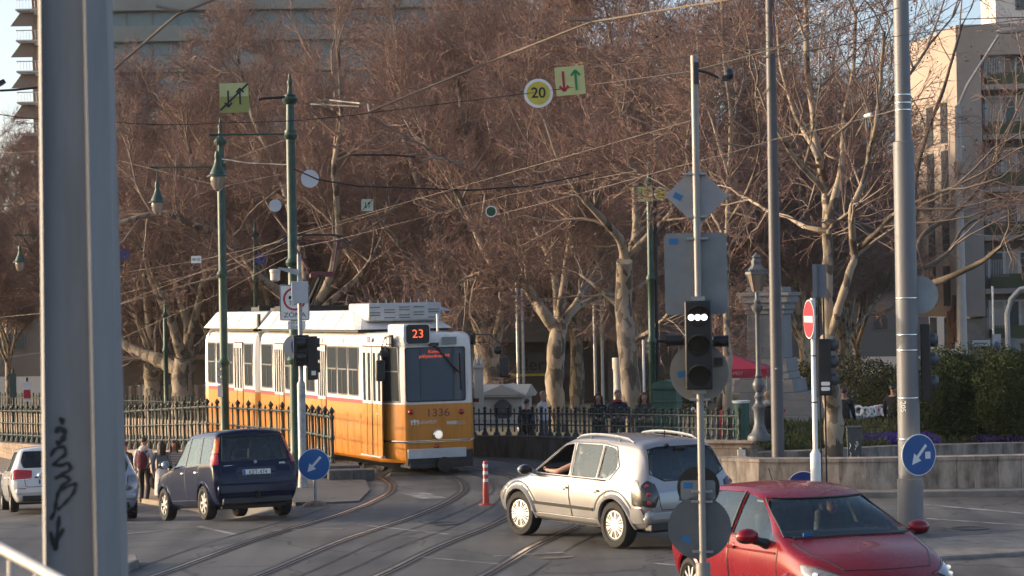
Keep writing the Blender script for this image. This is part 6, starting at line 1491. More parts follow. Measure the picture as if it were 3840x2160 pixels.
# ---------------- bushes, hedges, beds ----------------
def leafmass(center,size,n,ls,g,shape='ell',hollow=.35):
    u=norm(g.normal(0,1,(n,3))); rad=(hollow+(1-hollow)*g.uniform(0,1,(n,1))**.5)
    if shape=='box': p=g.uniform(-1,1,(n,3)); 
    elif shape=='cone':
        z=g.uniform(0,1,n)**1.25; a=g.uniform(0,6.283,n); rr=(1-z**1.6)*np.sqrt(g.uniform(.3,1,n)); p=np.stack([np.cos(a)*rr,np.sin(a)*rr,z*2-1],1)
    else: p=u*rad
    bump=1+.12*np.sin(p[:,0:1]*5+3)*np.cos(p[:,2:3]*6)+.10*np.sin(p[:,1:2]*7)
    c=p*bump*np.array(size)+np.array(center); a=norm(g.normal(0,1,(n,3)))*g.uniform(.6,1.3,(n,1))*ls; w=norm(np.cross(a,g.normal(0,1,(n,3))))*g.uniform(.3,.6,(n,1))*ls
    v=np.stack([c-a,c-w,c+a,c+w],1).reshape(-1,3); return v,np.arange(n*4).reshape(-1,4)
def bush(name,label,cat,center,size,n,ls,mats,seed,shape='ell',group=None):
    g=np.random.default_rng(seed); root=thing(name,label,cat,(center[0],center[1],center[2]-size[2]),group=group); ps=[]
    for k,m in enumerate(mats): v,q=leafmass((0,0,size[2]),size,n//len(mats),ls,g,shape); ps.append((v,q,k))
    me=np_mesh("foliage",ps,mats); o=bpy.data.objects.new("foliage",me); COL.objects.link(o); o.parent=root
    b=MB(); b.tube([(0,0,-.1),(.03,.02,size[2]*.8),(0,0,size[2]*1.5)],[.06,.05,.02],6); b.build("stem",BARKD,root); return root
YEW=mat("yew_foliage",(.026,.042,.018),.7,0,.4,3,col2=(.045,.06,.025),spec=.1); YEW2=mat("yew_foliage_light",(.05,.062,.022),.7,0,.3,3,spec=.1)
OLIVE=mat("olive_foliage",(.07,.072,.025),.8,0,.4,2,col2=(.11,.10,.04),spec=.1); OLIVED=mat("dark_olive_foliage",(.035,.038,.016),.8,0,.3,2,spec=.1)
p=W(2392,1030,51.5); bush("clipped_yew","wide dark clipped yew bush just right of the steel mast","bush",(p.x,p.y,1.45),(1.0,.9,1.05),40000,.032,[YEW,YEW,YEW2],1)
p=W(2545,1030,50.8); bush("clipped_yew","clipped yew bush at the right edge with lighter tips","bush",(p.x,p.y,1.47),(1.1,.9,1.07),40000,.032,[YEW,YEW2,YEW2],2)
p=W(2480,960,54.5); bush("clipped_yew","dark yew hedge standing behind the two clipped bushes","bush",(p.x,p.y,1.30),(2.3,.8,1.2),30000,.038,[YEW,YEW],3)
for i,(v,d,h,w_,lab) in enumerate(((2010,78,2.2,1.3,"olive green shrub right of the monument plinth"),(2150,76,2.4,1.7,"broad olive shrub between the tree trunk and the steel mast"),(2235,80,2.0,1.3,"olive shrub left of the steel mast, farther back"),(1700,92,1.6,1.6,"low olive shrub behind the green kiosk"))):
    p=W(v,960,d); bush("shrub",lab,"shrub",(p.x,p.y,parkz(p.x,p.y)+h*.5),(w_,1.1,h*.55),9000,.05,[OLIVE,OLIVED],20+i)
# flower beds and grass
GRASS=mat("grass_blades",(.06,.075,.026),.9,0,.4,2,col2=(.12,.115,.05),spec=.1); PURP=mat("purple_pansies",(.06,.03,.22),.7,0,.3,10); PURPD=mat("dark_purple_pansies",(.03,.015,.10),.7,0,.3,10)
def carpet(name,poly_x,poly_y,zf,n,h,m,seed,kind="stuff"):
    g=np.random.default_rng(seed); x=g.uniform(*poly_x,n); y=g.uniform(*poly_y,n); z=np.array([zf(a,c) for a,c in zip(x,y)]); c=np.stack([x,y,z],1); d=np.stack([g.normal(0,.4,n),g.normal(0,.4,n),np.ones(n)],1)*g.uniform(.5,1.2,(n,1))*h; w=np.stack([g.normal(0,1,n),g.normal(0,1,n),np.zeros(n)],1); w=norm(w)*h*.22
    v=np.stack([c-w,c+w,c+d+w*.3,c+d-w*.3],1).reshape(-1,3); me=np_mesh(name,[(v,np.arange(n*4).reshape(-1,4),0)],[m]); o=bpy.data.objects.new(name,me); COL.objects.link(o); return tag(o,kind=kind)
SOIL=mat("bed_soil",(.045,.035,.025),.95,0,.3,4)
b=MB(); b.add([(5.2,47.4,.43),(8.2,49.1,.43),(11,49.9,.43),(15,49.7,.43),(22,48.8,.43),(22,56,.72),(6,56,.72),(5.2,52,.58)],[tuple(range(8))]); tag(b.build("flower_bed_soil",SOIL,smooth=0),kind="structure")
bedz=lambda x,y: .44+max(0,y-48)*.035
carpet("lawn_grass",(5.3,16),(50.2,56),bedz,7000,.10,GRASS,1); carpet("bed_grass",(5.4,8.2),(49.2,52),bedz,2200,.14,GRASS,4)
carpet("purple_flowers",(7.6,9.4),(50.0,51.6),bedz,1800,.13,PURP,2); carpet("purple_flowers",(10.2,14),(50.0,50.8),bedz,900,.12,PURPD,3)
# ---------------- buildings ----------------
def vz(vx,vy,d): return W(vx,vy,d).z
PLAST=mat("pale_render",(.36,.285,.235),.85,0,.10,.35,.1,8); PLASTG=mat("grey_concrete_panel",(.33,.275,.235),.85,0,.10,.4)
WINM=glass("far_window_glass",dark=(.07,.075,.08),trans=0,ior=1.5)
FRAMEW=mat("pale_window_frame",(.55,.52,.49),.6)
GREENP=mat("green_parapet",(.055,.065,.025),.6,0,.15,1)
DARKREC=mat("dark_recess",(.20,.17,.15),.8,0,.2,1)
TAN=mat("tan_curtain",(.42,.34,.27),.8,0,.15,.6)
# pale corner building at right
D0=125.0; pc=W(2420,900,D0); m0=M(D0)
bw=thing("corner_building","pale corner building at right, one face sunlit, the other with green balcony parapets","building",(pc.x,pc.y,0),R(-6))
# local frame: x to the right along the shaded front, y into the depth
H0=vz(2420,62,D0)
LEN=26.0; sidew=9.0
b=MB(); b.prism([(0,0),(1.32,0),(1.32,9.5),(-1.9,sidew)],2.6,H0); b.box((LEN/2+.6,5.6,H0/2),(LEN-1.4,8,H0)); b.box((LEN/2+.66,1.2,H0-.85),(LEN-1.32,2.4,1.7)); w=b.build("wall",[PLASTG],bw,smooth=0)
# the sunlit gable face carries the paler render
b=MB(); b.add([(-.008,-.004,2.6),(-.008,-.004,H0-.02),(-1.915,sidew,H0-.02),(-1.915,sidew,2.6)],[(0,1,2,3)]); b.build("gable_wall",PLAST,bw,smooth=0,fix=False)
fl=[(vz(2500,a,D0),vz(2500,c,D0),vz(2500,e,D0)) for a,c,e in ((107,181,212),(240,305,338),(372,433,470),(504,556,592),(634,688,726),(757,818,852))]
for k,(zt,zw,zg) in enumerate(fl):
    x=2.75
    b=MB(); b.box((LEN/2+.65,1.2,zg-.14),(LEN-1.4,2.3,.28)); b.build("balcony_slab",PLASTG,bw,smooth=0)
    b=MB(); b.box((LEN/2+.85,.12,(zw+zg)/2),(LEN-1.6,.06,zw-zg-.05)); bp2=b.build("balcony_parapet",GREENP,bw,smooth=0)
    for j in range(6):
        x=2.0+j*3.0; b=MB(); b.box((x+.9,1.0,(zt+zw)/2-.1),(2.6,.05,zt-zw+.3)); f=b.build("window_frame",FRAMEW,bw,smooth=0)
        b=MB()
        for q in range(3): b.box((x+.08+.82*q,.97,(zt+zw)/2-.1),(.66,.012,zt-zw+.1),mi=(q+j+k)%2)
        b.build("window_pane",[WINM,TAN],f,smooth=0)
    b=MB()
    for j in range(14): b.box((1.45+.09*j,.1,(zt+zw)/2-.3),(.02,.02,(zt-zw)*.8))
    b.build("balcony_screen",FRAMEW,bw,smooth=0)
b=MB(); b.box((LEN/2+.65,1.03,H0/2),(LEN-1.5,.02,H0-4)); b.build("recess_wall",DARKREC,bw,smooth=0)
b=MB(); b.box((LEN/2+.5,2.0,1.3),(LEN-1,.1,2.6)); b.build("ground_floor_glazing",WINM,bw,smooth=0)
b=MB(); b.box((.9,.6,1.3),(1.3,.1,2.4)); b.build("entrance_door",mat("pale_shop_door",(.30,.25,.20),.5),bw);  # door in a plain pale brown
def gable(t): return (-1.915*t-.012,sidew*t)
GN=Vector((-sidew,-1.9,0)).normalized()
for t0,t1,ranges in ((.20,.33,((500,560),(640,740),(860,1008-140),)),(.50,.63,((430,570),(640,740)))):
    for sg_ in ((250,352),(372,520),(545,640),(668,770),(800,878)):
        za,zb_=vz(2380,sg_[0],D0),vz(2380,sg_[1],D0); a=gable(t0);c=gable(t1); b=MB()
        b.add([(a[0]+GN.x*q,a[1]+GN.y*q,z) for q in (.0,.05) for z in (zb_,za)]+[(c[0]+GN.x*q,c[1]+GN.y*q,z) for q in (.0,.05) for z in (zb_,za)],[(0,1,3,2),(4,6,7,5),(2,3,7,6),(0,4,5,1),(1,5,7,3),(0,2,6,4)]); b.build("window",WINM,bw,smooth=0)
RUST=mat("rusty_plates",(.12,.05,.03),.8,0,.4,2)
g=np.random.default_rng(4)
b=MB()
for k in range(22):
    t=g.uniform(.02,.20); p=gable(t); z=vz(2410,g.uniform(752,865),D0); b.box((p[0]-.10-.08*g.uniform(),p[1]-.0,z),(.1,.5,g.uniform(.5,1.3)),.2)
b.build("wall_relief",RUST,bw,smooth=0)
b=MB(); zz=vz(2468,863,D0); b.box((1.05,-.03,zz),(1.05,.04,.42)); sgn=b.build("street_plate",mat("white_plate",(.6,.6,.58),.5),bw); 
b=MB(); 
for dx,dz,a_,c_ in ((0,.2,1.05,.03),(0,-.2,1.05,.03),(.51,0,.03,.42),(-.51,0,.03,.42)): b.box((1.05+dx,-.055,zz+dz),(a_,.01,c_))
for k in range(9): b.box((.72+.08*k,-.055,zz-.02),(.05,.008,.09))
b.build("plate_lettering",BLACK,sgn,smooth=0)
# penthouse
zr=H0
b=MB(); b.box((9.5,7,zr+2),(14,8,5)); ph=b.build("penthouse_wall",mat("white_render",(.62,.60,.57),.7,0,.05,.5),bw,smooth=0)
b=MB(); b.box((8.8,6.4,zr+4.7),(20,11.5,.35)); b.build("penthouse_roof",mat("brown_soffit",(.20,.15,.11),.8),bw,smooth=0)
for x in (4.0,5.3,7.6): b=MB(); b.box((x,2.98,zr+2.1),(.8,.06,2.0)); b.build("window",WINM,bw,smooth=0)
b=MB(); b.tube([(.2,.3,zr+.35),(LEN,.3,zr+.35)],.03,5); b.build("roof_railing",DARKMETAL,bw)
# hotel block at upper left
D1=215.0; m1_=M(D1); hp=W(50,700,D1)
ho=thing("hotel_block","tall grey-green slab building with long glass bands behind the trees at upper left","building",(hp.x,hp.y,0),R(2))
HC=mat("hotel_concrete",(.24,.245,.215),.85,0,.15,.15); HG=glass("hotel_glass",dark=(.17,.225,.235),trans=0,ior=1.5)
HW=1290*m1_; z0=vz(100,103,D1); per=78*m1_
b=MB(); b.box((HW/2+1.5,9,22),(HW-3,16,44)); b.build("wall",HC,ho,smooth=0)
b=MB(); b.box((1.95,10,21.9),(2.09,13,43.8)); b.build("end_wall",mat("brown_end_wall",(.20,.14,.10),.85,0,.15,.3),ho,smooth=0)
for k in range(-5,4):
    zb=z0+k*per
    b=MB(); b.box((HW/2+1.4,.6,zb+.65),(HW-2.8,1.3,1.35)); b.box((HW/2+1.4,.5,zb-.10),(HW-2.8,1.5,.12)); b.build("parapet_band",HC,ho,smooth=0)
    b=MB(); b.box((HW/2+1.5,.95,zb+per*.5+.68),(HW-3.2,.04,per-1.4))
    for j in range(20): b.box((3.0+j*HW/20,.9,zb+per*.5+.68),(.14,.08,per-1.4),mi=1)
    b.build("glass_band",[HG,HC],ho,smooth=0)
    b=MB(); b.box((1.55,1.9,zb+.1),(3.2,3.6,.16)); b.tube([(0,0,zb+1.05),(2.9,0,zb+1.05)],.05,4)
    for j in range(10): b.tube([(.1+j*.29,0,zb+.2),(.1+j*.28,0,zb+1.05)],.025,4)
    b.build("balcony",FRAMEW,ho,smooth=0)
    b=MB(); b.add([(-.5,-.2,zb+per*.48),(1.6,-.2,zb+per*.48),(1.6,.9,zb+per*.98),(.3,.9,zb+per*.98)],[(0,1,2,3)]); b.build("awning",mat("brown_awning",(.17,.11,.07),.8),ho,smooth=0)
# street front closing the park behind the trees
def far_block(label,v0,v1,d,vtop,col,seed,floors=5,rz=0):
    p=W(v0,900,d); m=M(d); L=(v1-v0)*m; H=vz((v0+v1)/2,vtop,d); mm=mat("far_wall_%d"%seed,col,.9,0,.15,.12); g=np.random.default_rng(seed)
    r=thing("apartment_building",label,"building",(p.x,p.y,-1),R(rz)); b=MB(); b.box((L/2,6,H/2+.5),(L,12,H+1)); b.box((L/2,-.1,H+.9),(L+.4,.5,.5)); b.build("wall",mm,r,smooth=0)
    n=int(L/3.2); fh=H/floors
    for f in range(floors):
        for j in range(n):
            b=MB(); b.box((1.6+j*3.2,-.02,1.6+f*fh+fh*.45),(1.3,.10,1.7)); w_=b.build("window",mm,r,smooth=0); b=MB(); b.box((1.6+j*3.2,-.085,1.6+f*fh+fh*.45),(1.1,.02,1.5)); b.build("pane",WINM,w_,smooth=0)
    return r
far_block("long brown-grey apartment house behind the plane trees in the middle",1180,1760,172,470,(.19,.155,.135),61,5)
far_block("grey-brown apartment house behind the trees right of the traffic signal",1765,2338,182,400,(.16,.135,.12),62,5)
far_block("dark brown house far behind the trees at the left edge",-120,330,168,640,(.16,.125,.10),63,3)
far_block("brown house behind the tram's rear and the left plane trees",335,1175,176,560,(.17,.135,.115),64,4)
# low pavilion with a dark recess behind the tracks
p=W(1175,900,118); pv=thing("low_pavilion","long low pavilion, pale upper wall over a dark open ground floor","building",(p.x,p.y,parkz(p.x,p.y)),0); m=M(118)
L=(1745-1175)*m; zu=vz(1450,858,118)-pv.location.z; zt=vz(1450,772,118)-pv.location.z
b=MB(); b.box((L/2,2,(zu+zt)/2),(L,5,zt-zu)); b.build("upper_wall",mat("pavilion_render",(.20,.175,.16),.9,0,.15,.3),pv,smooth=0)
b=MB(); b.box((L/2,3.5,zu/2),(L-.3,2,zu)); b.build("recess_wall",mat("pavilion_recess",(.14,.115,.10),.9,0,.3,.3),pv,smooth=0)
for k in range(7):
    b=MB(); b.box((1+k*(L-2)/6,.2,zu/2),(.4,.4,zu)); b.build("column",mat("pavilion_column",(.15,.125,.11),.9),pv,smooth=0)
q=onp(1348,918,Matrix.Translation(-pv.location),1,-.55); YL=mat("yellow_sign_strip",(.55,.42,.02),.5)
b=MB(); b.box((q.x,-.30,q.z),(4.2,.06,1.3)); sgp=b.build("shop_sign",mat("shop_sign_board",(.085,.082,.075),.8),pv,smooth=0)
text("lert",.95,BLACK,"lettering",sgp,(q.x+.1,-.34,q.z),FACE,ext=.004); b=MB(); b.box((q.x-.3,-.34,q.z-.52),(2.0,.02,.12)); b.build("yellow_strip",YL,sgp,smooth=0)
# low cafe terrace behind the left trees
p=W(285,900,118); cf=thing("cafe_house","dark timber cafe front with a balcony rail behind the left plane trees","building",(p.x,p.y,parkz(p.x,p.y)),0); m=M(118); L=(545-285)*m; zt=vz(400,760,118)-cf.location.z
b=MB(); b.box((L/2,3,zt/2),(L,5,zt)); b.build("wall",mat("dark_timber_wall",(.11,.085,.068),.85,0,.3,.5),cf,smooth=0)
b=MB(); zz=vz(400,900,118)-cf.location.z; b.box((L/2,.2,zz),(L,.9,.25)); b.build("balcony_ledge",mat("pale_timber_ledge",(.26,.17,.11),.8),cf,smooth=0)  # ledge in a paler brown than the wall
b=MB()
for k in range(int(L/.3)): b.box((.1+k*.3,-.2,zz+.6),(.05,.05,1.0))
b.box((L/2,-.2,zz+1.12),(L,.08,.08)); b.build("balcony_rail",DARKMETAL,cf,smooth=0)
# construction hoarding: cloth panels
CL=mat("beige_cloth",(.36,.27,.20),.9,0,.12,.6,.3,3)
hd=thing("cloth_hoarding","beige cloth hoarding with a blue and white banner behind the left plane trees","hoarding",tuple(W(290,1000,102)),0)
hz=vz(340,970,102)-hd.location.z; L=(545-288)*M(102)
b=MB(); n=40; vs=[]
for i in range(n+1):
    x=L*i/n
    for z in (-1.4,hz*.5,hz): vs.append((x,.08*math.sin(i*1.7)+.03*math.sin(i*4+z),z+(.03*math.sin(i*.9) if z==hz else 0)))
b.add(vs,[(3*i+k,3*i+3+k,3*i+4+k,3*i+1+k) for i in range(n) for k in range(2)]); c=b.build("cloth",CL,hd,smooth=60)
mo=c.modifiers.new("t","SOLIDIFY"); mo.thickness=.02
for v0,v1,mm in ((360,370,WHITEP),(370,379,BLUED)):
    b=MB(); b.box((((v0+v1)/2-290)*M(102),-.14,(hz-1.4)/2+.3),((v1-v0)*M(102),.03,hz+.9)); b.build("banner",mm,hd,smooth=0)
# posters at the far left
for v,vy,wd,ht,mm,lab in ((68,985,11,50,WHITEP,"white poster with a red band on a post at far left"),(33,970,10,60,mat("green_poster",(.03,.07,.06),.5),"dark green poster column at far left")):
    r=stand("poster_stand",lab,"poster",v,vy,92,z0=-.8); m=M(92); x,z=loc(r,v,vy); b=MB(); b.box((0,0,z),(wd*m*1.6,.06,ht*m)); b.build("poster_board",mm,r,smooth=0); b=MB(); b.cyl((0,.06,0),(0,.06,z+ht*m*.7),.05,8); b.build("post",DARKMETAL,r)
    if mm is WHITEP: b=MB(); b.box((0,-.04,z-.1),(wd*m*1.55,.02,.35)); b.build("red_band",REDP,r,smooth=0)
# stone well house
STL=mat("pale_limestone",(.46,.40,.34),.8,0,.10,1.5,.2,20)
wh=stand("stone_fountain_house","small pale stone fountain house with pediments behind the right fence","fountain house",1277,1000,66,z0=.2,yaw=R(-14)); m=M(66)
hw=.70; zt=loc(wh,1277,997)[1]; za=loc(wh,1290,966)[1]
b=MB(); b.box((0,0,zt/2),(1.16,1.16,zt)); b.box((0,0,.12),(1.34,1.34,.24)); b.box((0,0,zt+.03),(1.40,1.40,.07)); body=b.build("wall",STL,wh,bevel=.015)
b=MB()
e=.72; r_=za-zt-.06; z_=zt+.066
b.add([(-e,-e,z_),(e,-e,z_),(0,-e,z_+r_),(-e,e,z_),(e,e,z_),(0,e,z_+r_)],[(0,1,2),(3,5,4),(0,2,5,3),(1,4,5,2),(0,3,4,1)])
b.add([(-e-.003,-e,z_),(-e-.003,e,z_),(-e-.003,0,z_+r_-.01),(e+.003,-e,z_),(e+.003,e,z_),(e+.003,0,z_+r_-.01)],[(0,2,1),(3,4,5),(0,3,5,2),(1,2,5,4),(0,1,4,3)])
b.build("roof",STL,wh,smooth=0)
b=MB(); disc(b,(0,zt*.62),.26,-.60,-.585,24); b.box((0,-.59,zt*.45),(.52,.02,.5)); b.build("niche",mat("dark_niche",(.07,.075,.075),.7),wh)
b=MB(); ring_poly(b,.34,.37,-.605,-.585,(0,zt*.62),24); b.build("niche_frame",STL,wh)
ob=stand("stone_obelisk","white stone pillar with a crown-like top left of the fountain house","pillar",1205,980,64,z0=.2); zt=loc(ob,1205,923)[1]
b=MB(); b.box((0,0,zt/2),(.26,.26,zt)); b.box((0,0,zt),(.34,.34,.08)); b.box((0,0,.2),(.4,.4,.4)); b.build("shaft",STL,ob,bevel=.01)
b=MB()
for sx in (-1,1):
    for sy in (-1,1): b.lathe([(.06,zt+.03),(.05,zt+.12),(.002,zt+.28)],6,(sx*.1,sy*.1,0))
b.lathe([(.08,zt+.03),(.06,zt+.2),(.002,zt+.42)],6); b.build("pinnacle",STL,ob)
# monument plinth with steps
MON=mat("monument_stone",(.20,.195,.19),.85,0,.15,.8,.2,10)
mo_=stand("monument","grey stone monument plinth with a moulded cornice on broad steps","monument",1937,900,70,z0=parkz(0,70),yaw=R(-20)); m=M(70)
Z=lambda vy: loc(mo_,1937,vy)[1]
b=MB(); hw=.5*(1990-1880)*m*.86
b.box((0,0,(Z(900)+Z(790))/2),(hw*2,hw*2,Z(790)-Z(900)),top=.96); b.build("shaft",MON,mo_,bevel=.02)
b=MB()
for z0,z1,k in ((Z(790),Z(778),1.06),(Z(778),Z(762),1.16),(Z(762),Z(745),1.30),(Z(745),Z(735),1.42),(Z(735),Z(722),1.0)): b.box((0,0,(z0+z1)/2),(hw*2*k,hw*2*k,z1-z0-.004),top=.97 if k<1.2 else 1.0)
b.build("cornice",MON,mo_,bevel=.015)
b=MB()
for z0,z1,k in ((Z(935),Z(900),1.25),(Z(952),Z(935),1.36),(Z(985),Z(952),1.65)): b.box((0,0,(z0+z1)/2),(hw*2*k,hw*2*k,z1-z0-.004),top=.95)
b.build("base",MON,mo_,bevel=.02)
b=MB()
for z0,z1,k in ((Z(1003),Z(985),2.3),(Z(1022),Z(1003),2.7),(Z(1040),Z(1022),3.1),(0,Z(1040),3.5)): b.box((.6,0,(z0+z1)/2),(hw*2*k,hw*2*k*.8,max(.05,z1-z0-.006)))
b.build("step",MON,mo_,bevel=.01)
b=MB(); 
for sx in (-1,1): b.box((sx*hw*.62,-hw*1.0,(Z(890)+Z(800))/2),(.10,.08,Z(800)-Z(890)))
b.build("pilaster",MON,mo_)
# old cast lantern at the end of the low fence
lp=stand("cast_lantern","ornate old cast iron street lantern at the right end of the low fence","lantern",1907,900,46.4,z0=.86); m=M(46.4)
CAST=mat("cast_grey_paint",(.12,.125,.13),.5,.2,.2,10)
Zl=lambda vy: loc(lp,1907,vy)[1]
b=MB(); b.lathe([(.24,0),(.25,.04),(.24,.10),(.17,.16),(.13,.26),(.12,.30),(.105,.34),(.105,.60),(.14,.66),(.15,.70),(.10,.74),(.075,.78),(.07,.84),(.10,.90),(.075,.94),(.06,.99),(.085,1.03),(.12,1.10),(.125,1.16),(.09,1.24),(.06,1.28),(.075,1.32),(.055,1.36),(.048,1.42),(.045,Zl(792)),(.06,Zl(786)),(.10,Zl(780)),(.12,Zl(770)),(.05,Zl(764)),(.07,Zl(758)),(.04,Zl(752)),(.04,Zl(735))],16); b.build("column",CAST,lp)
zb_,zt_=Zl(733),Zl(690); GLT=glass("lantern_glass",tint=(.8,.72,.62),trans=.35,dark=(.35,.27,.20),ior=1.5)
b=MB(); b.lathe([(.10,zb_),(.20,zt_)],6); b.build("lantern_glass",GLT,lp,smooth=0)
b=MB()
for k in range(6): a=2*math.pi*k/6; b.tube([(.10*math.cos(a),.10*math.sin(a),zb_),(.205*math.cos(a),.205*math.sin(a),zt_)],.012,5)
b.lathe([(.23,zt_),(.23,zt_+.05),(.14,zt_+.14),(.10,zt_+.20),(.11,zt_+.26),(.08,zt_+.32),(.10,zt_+.36),(.03,zt_+.42),(.002,zt_+.46)],6); 
for k in range(12): a=2*math.pi*k/12; b.box((.22*math.cos(a),.22*math.sin(a),zt_+.08),(.04,.04,.05))
b.build("lantern_cap",CAST,lp,smooth=30)
# green kiosk
ki=stand("green_kiosk","small dark green kiosk with a rounded roof and graffiti behind the fence","kiosk",1680,1030,58,z0=-.1,yaw=R(-18)); m=M(58)
zt=loc(ki,1678,978)[1]; zr=loc(ki,1678,957)[1]; KG=mat("kiosk_green",(.03,.095,.07),.5,.1,.2,3)
w=.60
b=MB(); b.box((0,0,zt/2),(w,w,zt)); b.box((0,0,zt*.80),(w+.05,w+.05,.05)); b.box((0,0,zt+.02),(w+.10,w+.10,.05)); b.box((0,0,.08),(w+.1,w+.1,.16)); b.build("cabin",KG,ki,bevel=.01)
b=MB(); b.prism([(-w/2-.06,zt+.05),(w/2+.06,zt+.05),(w/2,zt+.16),(w/2-.12,zr-.02),(0,zr+.02),(-w/2+.12,zr-.02),(-w/2,zt+.16)],-w/2-.05,w/2+.05,'y'); b.build("roof",KG,ki)
g=np.random.default_rng(5); GR=mat("pale_graffiti",(.42,.45,.46),.7); b=MB()
for k in range(7):
    x0,z0=g.uniform(-.22,.15),g.uniform(.25,zt*.75); P=[(x0,z0)]
    for j in range(5): P.append((P[-1][0]+g.normal(0,.05),P[-1][1]+g.normal(0,.09)))
    b.tube([(-w/2-.004,p[0],p[1]) for p in P],.009,4)
    if k<3: b.tube([(p[0],-w/2-.004,p[1]*.6+.3) for p in P],.006,4)
b.build("graffiti",GR,ki)
# red market canopy
rc=stand("red_canopy","red canopy tent with pale lettering behind the lantern","canopy",1880,930,62,z0=.25,yaw=R(-12)); m=M(62)
zl=loc(rc,1900,948)[1]; zm=loc(rc,1900,925)[1]; zp=loc(rc,1850,886)[1]; RC=mat("red_canvas",(.30,.012,.04),.7,0,.1,1)
xr=loc(rc,1938,930)[0]; xl=xr-1.9; cxm=(xl+xr)/2-.3; hd_=.95
b=MB(); P=[(xl,-hd_),(xr,-hd_),(xr,hd_),(xl,hd_)]; b.add([(x,y,zm) for x,y in P]+[(cxm,0,zp)]+[(x,y,zl) for x,y in P],[(0,1,4),(1,2,4),(2,3,4),(3,0,4),(0,5,6,1),(1,6,7,2),(2,7,8,3),(3,8,5,0)]); c=b.build("canvas",RC,rc,smooth=0); mo=c.modifiers.new("t","SOLIDIFY"); mo.thickness=.015
b=MB()
for x,y in P: b.cyl((x*.98,y*.98,0),(x*.98,y*.98,zl+.05),.025,8)
b.build("tent_pole",GALV,rc)
text("BUDAPEST",.13,mat("pale_red_lettering",(.55,.30,.28),.6),"lettering",c,(cxm+.3,-hd_-.012,(zm+zl)/2),FACE,ext=.002)
# litter bins
bi=stand("litter_bin","grey metal litter bin with graffiti between the tree trunk and the steel mast","bin",2149,1115,45.6,z0=.1); zt=loc(bi,2150,1073)[1]
b=MB(); b.box((0,0,zt/2),(.27,.27,zt),top=1.10); b.box((0,0,zt-.01),(.33,.33,.03)); b.build("bin_body",mat("bin_grey",(.05,.058,.066),.5,.2,.2,6),bi,bevel=.01)
b=MB(); g=np.random.default_rng(9)
for k in range(7): x=g.uniform(-.1,.08); z=g.uniform(.25,.7); b.tube([(x,-.147,z),(x+.03,-.147,z+.06),(x+.01,-.147,z+.11)],.006,4)
b.build("graffiti",GR,bi)
b2=stand("park_bin","dark green bin with a white liner beside the lantern","bin",1865,1060,49,z0=.5); zt=loc(b2,1865,1010)[1]; b=MB(); b.lathe([(.15,0),(.18,zt)],12); b.build("bin_body",KG,b2); b=MB(); b.lathe([(.185,zt-.03),(.20,zt+.02),(.17,zt+.01)],12); b.build("liner",WHITEP,b2)
# slender posts in the park
for i,(v,vt,d,r_,mm,lab) in enumerate(((1303,690,80,.055,GALV,"left post of the near pair of flagless grey poles"),(1316,690,80,.055,GALV,"right post of the near pair of flagless grey poles"),(1497,765,84,.06,GALV,"left post of the far pair of grey poles by the forked tree"),(1515,765,84,.06,GALV,"right post of the far pair of grey poles by the forked tree"),(1619,855,62,.035,WHITEP,"thin white post carrying brown finger signs"))):
    r=stand("park_post",lab,"post",v,900,d,z0=parkz(0,d)); zt=loc(r,v,vt)[1]; b=MB(); b.cyl((0,0,0),(0,0,zt),r_,10); b.build("pole",mm,r)
    if i==1: b=MB(); x,z=loc(r,1311,765); b.box((-.09,.0,z),(.36,.05,1.3)); b.build("blue_panel",mat("blue_grey_flag",(.09,.12,.17),.6),r,smooth=0)
    if i==4:
        for k,vy in enumerate((854,869,884)):
            x,z=loc(r,1660,vy); b=MB(); b.prism([(.05,z-.06),(.42,z-.06),(.47,z),(.42,z+.06),(.05,z+.06)],-.06,-.03,'y'); f=b.build("finger_sign",mat("brown_finger_sign",(.30,.20,.14),.6),r,smooth=0); b=MB(); b.box((.24,-.065,z),(.26,.01,.025)); b.build("lettering",WHITEP,f,smooth=0)
wp=stand("white_bollard_column","thick white post with a small green flag beside the tall mottled tree","post",1556,960,76,z0=parkz(0,76)); zt=loc(wp,1556,900)[1]; b=MB(); b.lathe([(.17,0),(.17,zt-.4),(.20,zt-.35),(.20,zt)],14); b.build("column",mat("white_column",(.55,.52,.48),.6,0,.1,3),wp); b=MB(); b.cyl((0.05,0,zt),(.05,0,zt+.9),.03,8); b.box((.2,0,zt+.45),(.26,.03,.75)); b.build("flag",mat("green_flag",(.02,.12,.05),.7),wp)
lw=stand("tall_street_lamp","tall pale street lamp in front of the pale corner building","street lamp",2421,900,88,z0=0); zt=loc(lw,2408,265)[1]
b=MB(); b.lathe([(.22,0),(.18,zt*.4),(.11,zt)],14); b.tube([(0,0,zt-.1),(.4,0,zt+.8),(1.6,-.5,zt+2.6)],[.07,.06,.05],8); b.lathe([(.02,1.5),(.12,1.7),(.12,2.3),(.02,2.6)],8,(0,-.6,zt+2.75),'x'); b.build("lamp_column",mat("pale_lamp_paint",(.36,.33,.31),.5,.2,.1,1),lw)
x,z=loc(lw,2425,418); b=MB(); b.lathe([(.02,z-.35),(.22,z-.30),(.24,z+.15),(.15,z+.25)],12,(.05,-.25,0)); b.build("lamp_head",mat("cream_lamp_head",(.30,.25,.20),.5),lw)
cl=stand("curved_pipe_post","bent grey tube post at the right edge behind the yew","post",2535,850,70,z0=0); zt=loc(cl,2530,790)[1]; b=MB(); b.tube([(0,0,0),(0,0,zt),(.12,0,zt+.45),(.4,0,zt+.75),(.9,0,zt+.85),(1.5,0,zt+.85)],.085,10); b.build("tube",GALV,cl)
x,z=loc(cl,2537,880); b=MB(); disc(b,(x,z),.38,.1,.12); b.build("round_sign",SIGNBACK,cl)
